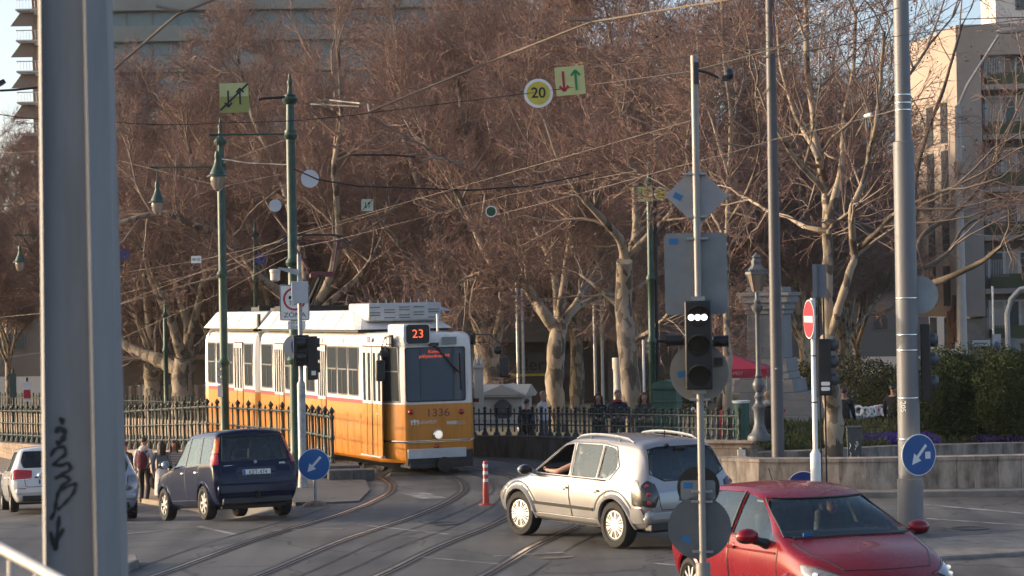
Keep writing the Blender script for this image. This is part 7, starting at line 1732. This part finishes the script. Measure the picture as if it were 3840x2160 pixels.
x,z=loc(cl,2508,875); b=MB(); b.box((x,.0,z),(.26,.05,.85)); o=b.build("sign_board",mat("pale_blue_board",(.28,.30,.34),.5),cl,smooth=0); b=MB(); b.prism([(x+p[0]*.8,z+p[1]*1.5) for p in circle(.13,20)],-.035,-.027,'y'); b.build("blue_oval",BLUEP,o)
b=MB(); b.cyl((x-.1,.05,z-1.4),(x-.1,.05,z+1.9),.03,8); b.build("post",WHITEP,cl)
b=MB(); b.box((0,.3,loc(cl,2545,905)[1]),(1.4,.05,.35)); b.build("red_band",REDP,cl,smooth=0)
# wreaths at the monument
wg="white memorial wreaths on the lawn"
for k,(v,vy) in enumerate(((2160,1033),(2178,1037),(2193,1036),(2205,1033),(2217,1031),(2228,1036))):
    r=stand("wreath","white memorial wreath on the lawn left of the steel mast","wreath",v,vy,66,z0=None,yaw=R(10*k-30),group=wg); p=W(v,vy,66); r.location.z=p.z
    b=MB(); n=20; R0=.13
    for i in range(n): a=2*math.pi*i/n; b.ell((R0*math.cos(a),0,R0*math.sin(a)),(.04,.045,.04),6,4)
    b.build("flowers",WHITEP if k!=4 else mat("pink_white_flowers",(.65,.40,.42),.6),r)
    b=MB(); b.tube([(0,.05,-.1),(.0,.16,-.55)],.012,4); b.tube([(-.1,.0,-.1),(-.14,.0,-.55)],.012,4); b.tube([(.1,.0,-.1),(.14,.0,-.55)],.012,4); b.build("stand",DARKMETAL,r)
for k,(v,vy,c) in enumerate(((1750,1035,"white and red bouquet behind the fence left of the signal"),(1955,1022,"red and white bouquet lying on the monument steps"))):
    r=stand("bouquet",c,"bouquet",v,vy,64); p=W(v,vy,64); r.location.z=p.z-.1; g=np.random.default_rng(k); b=MB()
    for i in range(22): b.ell((g.normal(0,.16),g.normal(0,.08),g.normal(0.05,.08)),(.05,.05,.045),6,4,mi=int(g.integers(0,3)))
    b.build("blossoms",[WHITEP,REDP,OLIVED],r)
# ---------------- overhead wires and the signs hung from them ----------------
def wire(pts,r,mt,label,cat="wire",name="overhead_wire",sag=0.0,group=None):
    """pts: (vx,vy,d)"""
    P=[]
    for (a,c) in zip(pts[:-1],pts[1:]):
        A=W(*a);B=W(*c); n=10
        for i in range(n): t=i/n; p=A.lerp(B,t); p.z-=sag*4*t*(1-t); P.append(p)
    P.append(W(*pts[-1])); o=P[0].copy(); root=bpy.data.objects.new(name,MB().tube([p-o for p in P],r,6).mesh(name,mt,60)); COL.objects.link(root); root.location=o
    return tag(root,label,cat,group)
def insul(pts,r,mt,label): return wire(pts,r,mt,label,"insulator","wire_insulator")
PALEW=mat("weathered_span_rope",(.17,.13,.10),.8,0,.15,3)
BRK=mat("pale_bracket_tube",(.2,.175,.15),.5,.2,.1,4)
wire([(200,240,15),(268,190,15),(445,37,15),(560,-10,15)],.009,PALEW,"thick blurred tan wire rising beside the grey mast at upper left")
insul([(393,15,15),(452,28,15)],.012,BRK,"short pale rod insulator on the tan wire at upper left")
wire([(930,281,22),(1250,148,22),(1485,56,21),(1700,20,20),(1900,-12,19)],.010,PALEW,"long thick tan wire climbing to the upper right over the trees")
insul([(1435,50,21),(1490,51,21)],.013,BRK,"short pale rod insulator on the long tan wire")
insul([(782,270,24),(800,256,24),(830,252,24),(905,260,23),(925,262,23),(929,282,22)],.009,BRK,"bent pale bracket at the left end of the long tan wire")
wire([(782,262,24),(905,268,23)],.010,DARKMETAL,"thin dark rod under the bent pale bracket",name="wire_insulator",cat="insulator")
wire([(926,292,22),(1180,430,30),(1350,470,40),(1440,452,45)],.007,PALEW,"thin tan wire dropping from the bracket towards the dark cable")
wire([(-20,285,40),(270,305,40),(560,308,40),(930,284,40)],.008,WIREM,"black span wire across the left trees above the lamps",sag=.05)
wire([(930,284,40),(1320,236,40),(1475,215,40),(1735,180,36),(2000,110,34),(2260,20,33)],.008,WIREM,"black span wire carrying the yellow 20 disc")
wire([(1475,170,40),(1950,120,36),(2090,60,33),(2250,-10,32)],.007,WIREM,"thin black wire above the yellow arrow plate at right")
wire([(1735,180,25),(1950,142,25),(2250,92,26),(2600,45,26)],.005,WIRET,"pale wire from the signal post towards the corner building")
wire([(1250,540,58),(1700,420,48),(1950,350,42),(2255,276,36)],.007,WIRET,"pale contact wire running to the steel mast",sag=.02)
b_=insul([(2176,293,37.5),(2192,288,37.4)],.035,WHITEP,"white insulator bead on the pale contact wire")
wire([(-20,800,80),(285,771,74),(735,592,60),(930,535,58),(1420,395,44),(1750,300,36)],.006,WIRET,"pale contact wire sweeping over the tram's rear",sag=.0)
wire([(285,690,82),(500,655,74),(740,600,62),(1000,520,56)],.006,WIRET,"pale contact wire beside the route plate 48-02")
wire([(285,770,80),(560,690,70),(720,610,60),(790,580,57)],.006,WIRET,"pale wire converging on the pantograph from the left")
wire([(285,745,85),(560,670,72),(735,625,60),(860,600,56),(1280,490,52),(1600,430,48)],.005,WIRET,"pale wire crossing above the pantograph to the right")
wire([(-20,905,90),(285,860,86),(560,735,74),(735,640,62)],.006,WIRET,"lowest pale wire at left descending behind the grey mast")
wire([(740,425,49),(800,452,49),(900,468,50),(1180,479,52),(1330,468,53),(1440,447,54),(1490,436,55)],.018,WIREM,"dark cable bundle sagging above the tram")
wire([(1150,478,52),(1080,500,52),(1076,540,52),(1085,580,52)],.009,WIREM,"dark cable loop hanging from the cable bundle")
insul([(1060,405,50),(1085,397,50),(1120,400,50),(1170,412,50)],.02,BRK,"bent pale bracket above the tram roof")
insul([(880,390,50),(985,390,50),(1045,395,50)],.022,DARKMETAL,"dark rod bracket left of the bent pale one")
wire([(285,452,60),(560,410,59),(735,345,50)],.006,WIREM,"thin black span wire between the green masts")
wire([(-20,385,60),(100,382,58),(285,400,58),(560,470,55),(740,430,50)],.007,WIREM,"black wire at the left above the third lamp")
wire([(1490,436,55),(1640,470,56),(1930,520,58),(2260,560,60)],.006,WIREM,"thin dark wire between the park mast and the right trees",sag=.1)
wire([(560,400,58),(620,410,55),(735,415,50)],.02,DARKMETAL,"dark rod joining the two green masts")
insul([(0,205,40),(5,213,40)],.09,BLACK,"dark round insulator at the left edge")
insul([(0,228,40),(40,226,40),(95,220,40)],.022,DARKMETAL,"dark bent bracket left of the grey mast")
# signs hung on the wires
def hung(name,label,v0,y0,v1,y1,d,shape,mt,rot=0.0,rim=None):
    cx_,cy_=(v0+v1)/2,(y0+y1)/2; r=stand(name,label,"sign",cx_,cy_,d); p=W(cx_,cy_,d); r.location=p; w=(v1-v0)*M(d); h=(y1-y0)*M(d)
    r.rotation_euler=(0,rot,r.rotation_euler.z); b=MB()
    if shape=='disc': disc(b,(0,0),w/2,-.004,.006,36)
    else: b.prism(rrect(w,h,.01),-.004,.006,'y')
    o=b.build("sign_plate",rim or mt,r)
    if rim: b=MB(); disc(b,(0,0),w/2*.80,-.007,-.0045,36); b.build("sign_field",mt,o)
    b=MB(); b.box((0,.02,h/2-.02),(.03,.03,.08)); b.build("hanger",DARKMETAL,r)
    return r,o,w,h
def arrow_line(b,c,s,ang,t):
    def seg(p,q,w):
        p=Vector(p);q=Vector(q); n=Vector((-(q-p).y,(q-p).x)).normalized()*w/2; return [(p+n),(q+n),(q-n),(p-n)]
    for p,q in (((0,-s/2),(0,s/2)),((0,s/2),(-s*.22,s*.24)),((0,s/2),(s*.22,s*.24))):
        P=seg(p,q,t); b.prism([(c[0]+rot2(x,ang)[0],c[1]+rot2(x,ang)[1]) for x in P],-.010,-.0075,'y')
d=40
r,o,w,h=hung("wire_sign","yellow square wire sign with two crossed-out dark arrows at upper left",552,208,626,283,d,'sq',mat("two_tone_yellow_sign",(.30,.29,.08),.5,0,.05,3),R(-1))
b=MB(); arrow_line(b,(-w*.20,-.02),h*.55,math.pi,.030); arrow_line(b,(w*.20,.02),h*.55,0,.030)
q=[(-w*.48,-h*.42),(w*.48,h*.46)]; n_=.012; b.prism([(q[0][0]-n_,q[0][1]+n_),(q[1][0]-n_,q[1][1]+n_),(q[1][0]+n_,q[1][1]-n_),(q[0][0]+n_,q[0][1]-n_)],-.013,-.0105,'y'); b.build("arrow",BLACK,o)
b=MB(); b.box((0,-.0055,h*.26),(w*.96,.002,h*.44)); b.build("pale_half",PALEYEL,o,smooth=0)
r,o,w,h=hung("wire_sign","round yellow 20 speed disc hung on the black span wire",1318,199,1391,270,d,'disc',YELP,0,WHITEP); text("20",.26,BLACK,"lettering",o,(0,-.009,0),FACE,ext=.001,off=.004)
RED2=mat("crimson_paint",(.35,.015,.04),.5); GRN2=mat("arrow_green",(.01,.22,.06),.5)
r,o,w,h=hung("wire_sign","pale yellow plate with a red down arrow and a green up arrow",1397,167,1471,239,d,'sq',PALEYEL,R(-4))
b=MB(); arrow_line(b,(-w*.22,0),h*.70,math.pi,.042); b.build("red_arrow",RED2,o); b=MB(); arrow_line(b,(w*.20,0),h*.70,0,.042); b.build("green_arrow",GRN2,o)
PALEW2=mat("white_blue_disc",(.50,.53,.58),.5,0,.05,3)
hung("wire_sign","larger blank white disc beside the first green mast",757,428,802,471,54,'disc',PALEW2); hung("wire_sign","smaller blank white disc left of the first green mast",677,502,708,532,60,'disc',PALEW2)
r,o,w,h=hung("wire_sign","small pale green plate with crossed-out arrows above the tram roof",909,501,939,531,60,'sq',mat("pale_green_sign",(.42,.48,.38),.5),R(1)); b=MB(); arrow_line(b,(-w*.15,0),h*.5,math.pi,.02); arrow_line(b,(w*.15,0),h*.5,0,.02); b.prism([(-w*.45,-h*.45),(-w*.41,-h*.48),(w*.45,h*.45),(w*.41,h*.48)],-.012,-.0105,'y'); b.build("arrow",BLACK,o)
hung("wire_sign","small dark green disc with a white rim above the tram",1221,517,1250,547,60,'disc',mat("deep_green",(.01,.07,.03),.5),0,WHITEP)
r,o,w,h=hung("wire_sign","small yellow plate with red and green arrows beside the 15 disc",1604,468,1641,507,58,'sq',PALEYEL,R(-1)); b=MB(); arrow_line(b,(-w*.22,0),h*.65,math.pi,.02); b.build("green_arrow",GRN2,o); b=MB(); arrow_line(b,(w*.2,0),h*.65,0,.02); b.build("red_arrow",RED2,o)
r,o,w,h=hung("wire_sign","small round yellow 15 speed disc half behind the diamond sign back",1645,469,1680,504,58,'disc',YELP,0,WHITEP); text("15",.20,BLACK,"lettering",o,(0,-.009,0),FACE,ext=.001)
r,o,w,h=hung("wire_sign","small white plate reading 48-02 left of the second green mast",481,644,506,662,66,'sq',WHITEP); text("48-02",.105,BLACK,"lettering",o,(0,-.009,0),FACE,ext=.001)
for v,lab in ((314,"blue pierced disc ornament hung right of the grey mast"),(655,"blue pierced disc ornament between the two green masts")):
    r=stand("wire_ornament",lab,"sign",v,640,66); r.location=W(v,640 if v<400 else 652,66); b=MB(); ring_poly(b,.10,.15,-.02,.02); 
    for k in range(4): a=math.pi*k/4; b.tube([(-.12*math.cos(a),0,-.12*math.sin(a)),(.12*math.cos(a),0,.12*math.sin(a))],.018,5)
    b.build("ring",mat("blue_ornament",(.03,.035,.15),.5),r)
# ---------------- people ----------------
def stuffm(n,c,c2=None,rough=.85): return mat(n,c,rough,0,.18,14,.3,60,col2=c2)
NAVY=stuffm("navy_cloth",(.018,.02,.035)); BLK=stuffm("black_cloth",(.012,.012,.014)); WHC=stuffm("white_cloth",(.62,.56,.52)); DENIM=stuffm("grey_denim",(.10,.13,.16)); CREAM=stuffm("cream_skirt",(.60,.56,.55)); REDC=stuffm("red_coat",(.36,.015,.025)); GREYC=stuffm("grey_cloth",(.12,.12,.125)); MAROON=stuffm("maroon_canvas",(.10,.012,.022)); SHOE=stuffm("dark_shoe",(.03,.025,.022)); BROWNH=mat("brown_hair",(.06,.032,.018),.6,0,.3,30); BLOND=mat("blond_hair",(.36,.24,.13),.6,0,.3,30); GREYH=mat("grey_hair",(.16,.145,.13),.7,0,.3,30); LIP=mat("lips",(.26,.07,.06),.5); EYE=mat("eye_dark",(.02,.016,.014),.3)
STRIPE=bpy.data.materials.new("striped_top"); STRIPE.use_nodes=True; _N=STRIPE.node_tree.nodes; _w=_N.new("ShaderNodeTexWave"); _w.bands_direction='Z'; _w.inputs["Scale"].default_value=7; _c=_N.new("ShaderNodeValToRGB"); _c.color_ramp.interpolation='CONSTANT'; _c.color_ramp.elements[1].position=.6; _c.color_ramp.elements[0].color=(.55,.52,.50,1); _c.color_ramp.elements[1].color=(.05,.06,.09,1); _t=_N.new("ShaderNodeTexCoord"); STRIPE.node_tree.links.new(_t.outputs["Object"],_w.inputs[0]); STRIPE.node_tree.links.new(_w.outputs["Fac"],_c.inputs[0]); STRIPE.node_tree.links.new(_c.outputs[0],_N["Principled BSDF"].inputs["Base Color"])
BASEJ={'pel':(0,0,.96),'sp':(0,.01,1.14),'ch':(0,.015,1.34),'nk':(0,.02,1.49),'h0':(0,-.005,1.575),'h1':(0,-.01,1.645),'h2':(0,.01,1.705)}
for _s,_x in (('L',1),('R',-1)):
    BASEJ.update({'sh'+_s:(.175*_x,.02,1.425),'el'+_s:(.235*_x,.05,1.14),'wr'+_s:(.235*_x,-.03,.90),'ha'+_s:(.228*_x,-.06,.83),'hi'+_s:(.095*_x,0,.93),'kn'+_s:(.105*_x,-.02,.51),'an'+_s:(.105*_x,.03,.10),'to'+_s:(.12*_x,-.12,.035)})
RAD={'pel':(.155,.115),'sp':(.145,.105),'ch':(.165,.115),'nk':(.058,.058),'h0':(.066,.078),'h1':(.082,.100),'h2':(.066,.080),'sh':(.072,.07),'el':(.050,.050),'wr':(.034,.030),'ha':(.040,.022),'hi':(.10,.10),'kn':(.065,.068),'an':(.045,.05),'to':(.042,.032)}
EDG=[('pel','sp'),('sp','ch'),('ch','nk'),('nk','h0'),('h0','h1'),('h1','h2')]+[e for s in 'LR' for e in (('ch','sh'+s),('sh'+s,'el'+s),('el'+s,'wr'+s),('wr'+s,'ha'+s),('pel','hi'+s),('hi'+s,'kn'+s),('kn'+s,'an'+s),('an'+s,'to'+s))]
def person(label,loc_,rz,H=1.72,top=NAVY,legs=BLK,shoes=SHOE,hair=DARKHAIR,hairstyle='short',pose=None,bulk=1.0,skirt=None,coat=0.0,face=True,hood=None,group=None,rot=None,headturn=0.0):
    root=thing("person",label,"person",loc_,rz,group,rot); J=dict(BASEJ); J.update(pose or {})
    names=list(J); me=bpy.data.meshes.new("body"); me.from_pydata([J[n] for n in names],[(names.index(a),names.index(c)) for a,c in EDG],[])
    o=bpy.data.objects.new("body",me); COL.objects.link(o); sk=o.modifiers.new("skin","SKIN"); sk.use_smooth_shade=True; sk.branch_smoothing=.6; ss=o.modifiers.new("sub","SUBSURF"); ss.levels=2; ss.render_levels=2
    for i,n in enumerate(names):
        r=RAD[n] if n in RAD else RAD[n[:2]]; k=bulk if n in('pel','sp','ch') or n[:2] in('sh','el','hi') else 1; me.skin_vertices[0].data[i].radius=(r[0]*k,r[1]*k); me.skin_vertices[0].data[i].use_root=(n=='pel')
    bpy.context.view_layer.update(); ev=bpy.data.meshes.new_from_object(o.evaluated_get(bpy.context.evaluated_depsgraph_get())); o.modifiers.clear(); o.data=ev; o.parent=root
    for m in (SKIN,top,legs,shoes): ev.materials.append(m)
    segs=[(Vector(J[a]),Vector(J[c]),a,c) for a,c in EDG]
    def near(p):
        best=None
        for A,B,a,c in segs:
            d=B-A; t=max(0,min(1,(p-A).dot(d)/max(d.length_squared,1e-9))); q=(p-A-d*t).length
            if best is None or q<best[0]: best=(q,a,c,t)
        return best
    for f in ev.polygons:
        q,a,c,t=near(f.center)
        if c in('h0','h1','h2') or (a=='nk') or (c=='nk' and t>.82): k=0
        elif c[:2]=='ha' or (c[:2]=='wr' and t>.93): k=0
        elif c[:2]=='to' or (c[:2]=='an' and t>.9): k=3
        elif c[:2] in('kn','an') or c[:2]=='hi': k=2 if not(c[:2]=='hi' and f.center.z>J['pel'][2]+.01) else 1
        elif a=='pel' and t<.05 and not coat: k=2
        else: k=1
        f.material_index=k
    ev.polygons.foreach_set("use_smooth",[True]*len(ev.polygons))
    # fingers: five tapering chains rooted in each palm, joined to the body mesh
    bm=bmesh.new(); bm.from_mesh(ev); fb=MB()
    for s,x in (('L',1),('R',-1)):
        h=Vector(J['ha'+s]); w=Vector(J['wr'+s]); d=(h-w).normalized(); side=d.cross(Vector((x,0,0))).normalized(); pal=d.cross(side).normalized()
        for k,(off,L) in enumerate(((-.024,.062),(-.008,.072),(.008,.068),(.023,.054))): 
            b0=h+d*.012+side*off; fb.tube([b0,b0+d*L*.5-pal*.006*x,b0+d*L*.85-pal*.022*x],[.0085,.0075,.0055],5)
        b0=w+(h-w)*.6+side*(-.034); fb.tube([b0,b0+d*.03-side*.018,b0+d*.055-side*.022],[.010,.009,.007],5)
    vs=[bm.verts.new(v) for v in fb.v]
    for f in fb.f:
        try: nf=bm.faces.new([vs[i] for i in f]); nf.smooth=True; nf.material_index=0
        except Exception: pass
    bm.to_mesh(ev); bm.free()
    hc=(Vector(J['h1'])+Vector(J['h2']))/2-Vector((0,0,.02)); ht=math.radians(headturn)
    def hp(x,y,z): c,s=math.cos(ht),math.sin(ht); return (hc.x+x*c-y*s,hc.y+x*s+y*c,hc.z+z)
    if face:
        b=MB()
        for x in (-.032,.032): b.ell(hp(x,-.088,.0),(.012,.008,.007),8,5,mi=0); b.ell(hp(x,-.092,.018),(.018,.008,.004),8,4,mi=2)
        b.ell(hp(0,-.093,-.062),(.022,.008,.007),8,5,mi=1); b.tube([hp(0,-.088,.01),hp(0,-.108,-.028),hp(0,-.092,-.036)],[.008,.013,.010],6,mi=3)
        for x in (-1,1): b.ell(hp(x*.080,.005,-.012),(.010,.018,.028),8,5,mi=3)
        b.build("face",[EYE,LIP,hair,SKIN],root)
    b=MB(); n=14; m=8; vs=[];fs=[]
    for i in range(m+1):
        th=math.pi*.62*i/m
        for j in range(n):
            a=2*math.pi*j/n; back=(math.sin(a)+1)/2; t2=th*(.50+.50*back) if hairstyle!='none' else th*.4
            r=1.03+.035*math.sin(5*a+4*th)+.02*math.sin(11*a); vs.append(hp(.088*r*math.sin(t2)*math.cos(a),.102*r*math.sin(t2)*math.sin(a)+.005,.012+.098*r*math.cos(t2)))
    for i in range(m):
        for j in range(n): k=(j+1)%n; fs.append((i*n+j,i*n+k,(i+1)*n+k,(i+1)*n+j))
    b.add(vs,fs)
    if hairstyle in('long','curly'):
        wv=.018 if hairstyle=='curly' else .006; w_=1.35 if hairstyle=='curly' else 1.0
        for j in range(15):
            a=math.pi*(-.10+1.2*j/14); x=math.cos(a); y=math.sin(a); P=[hp(.084*x,.095*y,.03)]
            for k in range(1,6): P.append(hp(.094*w_*x+wv*math.sin(k*2.1+j),.10*w_*y+.012*k*max(y,0)+.01,.03-.062*k))
            b.tube(P,[.026,.028,.030*w_,.030*w_,.026,.012],6)
    b.build("hair",hair,root,smooth=70)
    if skirt: b=MB(); b.lathe([(.15,1.02),(.17,.96),(.185,.80),(.20,.55),(.205,.30),(.19,.30)],14,(0,.0,0)); b.build("skirt",skirt,root)
    if coat: b=MB(); b.lathe([(.165,1.12),(.178,1.0),(.19,.85),(.20,.98-coat),(.18,.98-coat)],14); b.build("coat_skirt",top,root)
    if hood: b=MB(); b.ell((0,.075,1.46),(.125,.085,.085)); b.ell((0,.0,1.485),(.105,.10,.05)); b.build("hood",hood,root)
    root.scale=(H/1.75,)*3; return root
def pp_(v,vh,d,H,z=None):
    p=W(v,vh,d); return (p.x,p.y,z if z is not None else p.z-H)
gl="people walking below the tall fence"
walk={'knL':(.10,-.10,.52),'anL':(.10,-.02,.11),'toL':(.11,-.17,.04),'knR':(-.10,-.02,.52),'anR':(-.10,.16,.16),'toR':(-.10,.06,.04),'wrR':(-.24,-.12,.93),'haR':(-.235,-.16,.86)}
person("person in a dark navy jacket, half hidden by the silver blue car",pp_(314,1108,60,1.72),R(170),1.68,NAVY,BLK,hair=BROWNH,group=gl,pose=walk)
HOOD=person("person in a white hoodie and black trousers seen from behind with a maroon backpack",pp_(362,1100,59.6,1.80),R(172),1.80,WHC,BLK,hairstyle='short',pose=walk,hood=WHC,group=gl)
person("woman with long dark hair in a grey denim jacket and white skirt, seen from behind",pp_(406,1106,59.4,1.74),R(185),1.70,DENIM,SKIN,hairstyle='long',skirt=CREAM,group=gl,pose=walk)
person("woman in a striped top facing the camera beside the blue hatchback",pp_(437,1105,60,1.72),R(8),1.68,STRIPE,NAVY,hair=BROWNH,hairstyle='long',group=gl)
# backpack and bag are things of their own
bk=thing("backpack","maroon canvas backpack on the back of the white hoodie","backpack",HOOD.location,HOOD.rotation_euler.z); 
b=MB(); b.ell((0,.20,1.20),(.155,.10,.24),14,10); b.ell((0,.24,1.08),(.13,.08,.14),12,8); b.build("bag_body",MAROON,bk)
b=MB()
for s in (1,-1): b.tube([(s*.09,.15,1.40),(s*.12,.02,1.475),(s*.14,-.13,1.36),(s*.16,-.10,1.14),(s*.13,.12,1.02)],.016,6)
b.build("strap",BLK,bk)
bg=thing("shoulder_bag","black bag hanging beside the black trousers of the hoodie wearer","bag",HOOD.location,HOOD.rotation_euler.z); b=MB(); b.ell((-.25,.02,.66),(.12,.07,.22),12,8); b.build("bag_body",BLK,bg); b=MB(); b.tube([(-.30,.02,.82),(-.24,-.08,.88),(-.17,.02,.82)],.010,6); b.build("strap",BLK,bg)
lean={'wrL':(.14,-.20,1.10),'haL':(.06,-.23,1.10),'wrR':(-.14,-.20,1.10),'haR':(-.06,-.23,1.12)}
ga="people behind the low fence"
person("woman with long dark hair in a dark coat, leftmost behind the low fence",pp_(1505,990,54.6,1.62),R(-12),1.62,stuffm("dark_coat",(.02,.02,.022)),BLK,hairstyle='long',pose=lean,coat=.35,group=ga)
person("man with short grey hair and red collar, navy jacket, behind the low fence",pp_(1554,982,54.2,1.74),R(10),1.74,NAVY,BLK,hair=GREYH,pose=lean,bulk=1.12,group=ga,hood=stuffm("red_collar",(.16,.012,.02)))
person("woman with curly dark hair in a green-grey coat beside the green kiosk",pp_(1620,988,53.0,1.64),R(4),1.64,stuffm("green_grey_coat",(.035,.045,.04)),BLK,hairstyle='curly',hair=BROWNH,pose=lean,coat=.35,group=ga)
person("person in dark clothes behind the fence just right of the fountain house",pp_(1325,1004,58,1.60),R(150),1.60,NAVY,BLK,hairstyle='short',group=ga)
person("grey-haired person in a pale shirt half hidden left of the forked plane tree",pp_(1366,985,60,1.72),R(60),1.72,stuffm("pale_shirt",(.45,.42,.42)),GREYC,hair=GREYH,group=ga)
person("woman in a bright red coat with brown hair behind the round sign back",pp_(1818,990,54,1.66),R(120),1.66,REDC,REDC,hair=BROWNH,hairstyle='long',coat=.5)
person("blond woman in a long black coat with a pale hood beside the lantern",pp_(1931,985,53.5,1.66),R(150),1.66,BLK,NAVY,hair=BLOND,hairstyle='short',coat=.45,hood=stuffm("pale_fur",(.42,.36,.31)))
WK=person("man in a dark jacket with a backpack seen from behind near a trunk",pp_(2123,976,56.5,1.78),R(160),1.78,BLK,stuffm("brown_trousers",(.035,.025,.022)),pose=walk,bulk=1.08)
bk2=thing("backpack","dark backpack on the man beside the big tree trunk","backpack",WK.location,WK.rotation_euler.z); b=MB(); b.ell((0,.21,1.20),(.17,.11,.26),14,10); b.build("bag_body",stuffm("charcoal_canvas",(.03,.03,.033)),bk2); b=MB(); b.box((.02,.30,1.12),(.10,.03,.14)); b.build("bag_pocket",GREYC,bk2,bevel=.01)
person("man in a dark jacket half hidden behind the thick steel mast",pp_(2247,967,56.5,1.78),R(140),1.78,BLK,BLK,bulk=1.1,pose=walk)
# drivers
sit={'pel':(0,.10,.12),'sp':(0,.14,.34),'ch':(0,.13,.58),'nk':(0,.11,.73),'h0':(0,.08,.81),'h1':(0,.07,.88),'h2':(0,.09,.945)}
for _s,_x in (('L',1),('R',-1)): sit.update({'sh'+_s:(.17*_x,.12,.66),'el'+_s:(.23*_x,-.05,.42),'wr'+_s:(.16*_x,-.27,.50),'ha'+_s:(.14*_x,-.34,.53),'hi'+_s:(.09*_x,.06,.11),'kn'+_s:(.11*_x,-.34,.22),'an'+_s:(.11*_x,-.56,-.08),'to'+_s:(.11*_x,-.66,-.12)})
def driver(car,label,x,y,z,top,hair=DARKHAIR,hs='short',pose=None,H=1.72):
    P=dict(sit); P.update(pose or {}); m=car.rotation_euler.to_matrix(); l=car.location+m@Vector((x,y,z))
    return person(label,l,0,H,top,GREYC,hair=hair,hairstyle=hs,pose=P,rot=(0,0,car.rotation_euler.z+math.pi/2))
driver(SV,"driver of the silver SUV with a bare arm resting on the open window ledge",.18,.42,.56,SKIN,pose={'elL':(.40,-.10,.53),'wrL':(.44,-.32,.545),'haL':(.42,-.40,.56)})
driver(SV,"rear passenger in the silver SUV",-.75,.30,.56,WHC,hair=BLOND)
driver(RH,"driver of the red hatchback behind the windscreen",-.05,.38,.45,GREYC,hair=BROWNH)
driver(BH,"driver of the dark blue hatchback seen through its rear screen",.15,.36,.46,NAVY); driver(BH,"front passenger of the dark blue hatchback seen through its rear screen",.15,-.36,.46,GREYC,hair=BROWNH)
# ---------------- thin evening haze ----------------
hm=bpy.data.materials.new("haze_air"); hm.use_nodes=True; _hn=hm.node_tree.nodes; _hn.remove(_hn["Principled BSDF"]); _hv=_hn.new("ShaderNodeVolumePrincipled"); _hv.inputs["Color"].default_value=(.92,.90,.90,1); _hv.inputs["Density"].default_value=.00014; _hv.inputs["Anisotropy"].default_value=.0
hm.node_tree.links.new(_hv.outputs[0],[n for n in _hn if n.type=='OUTPUT_MATERIAL'][0].inputs["Volume"])
b=MB(); b.box((0,120,21),(420,330,57)); hz_=b.build("haze",hm,smooth=0); tag(hz_,kind="stuff")
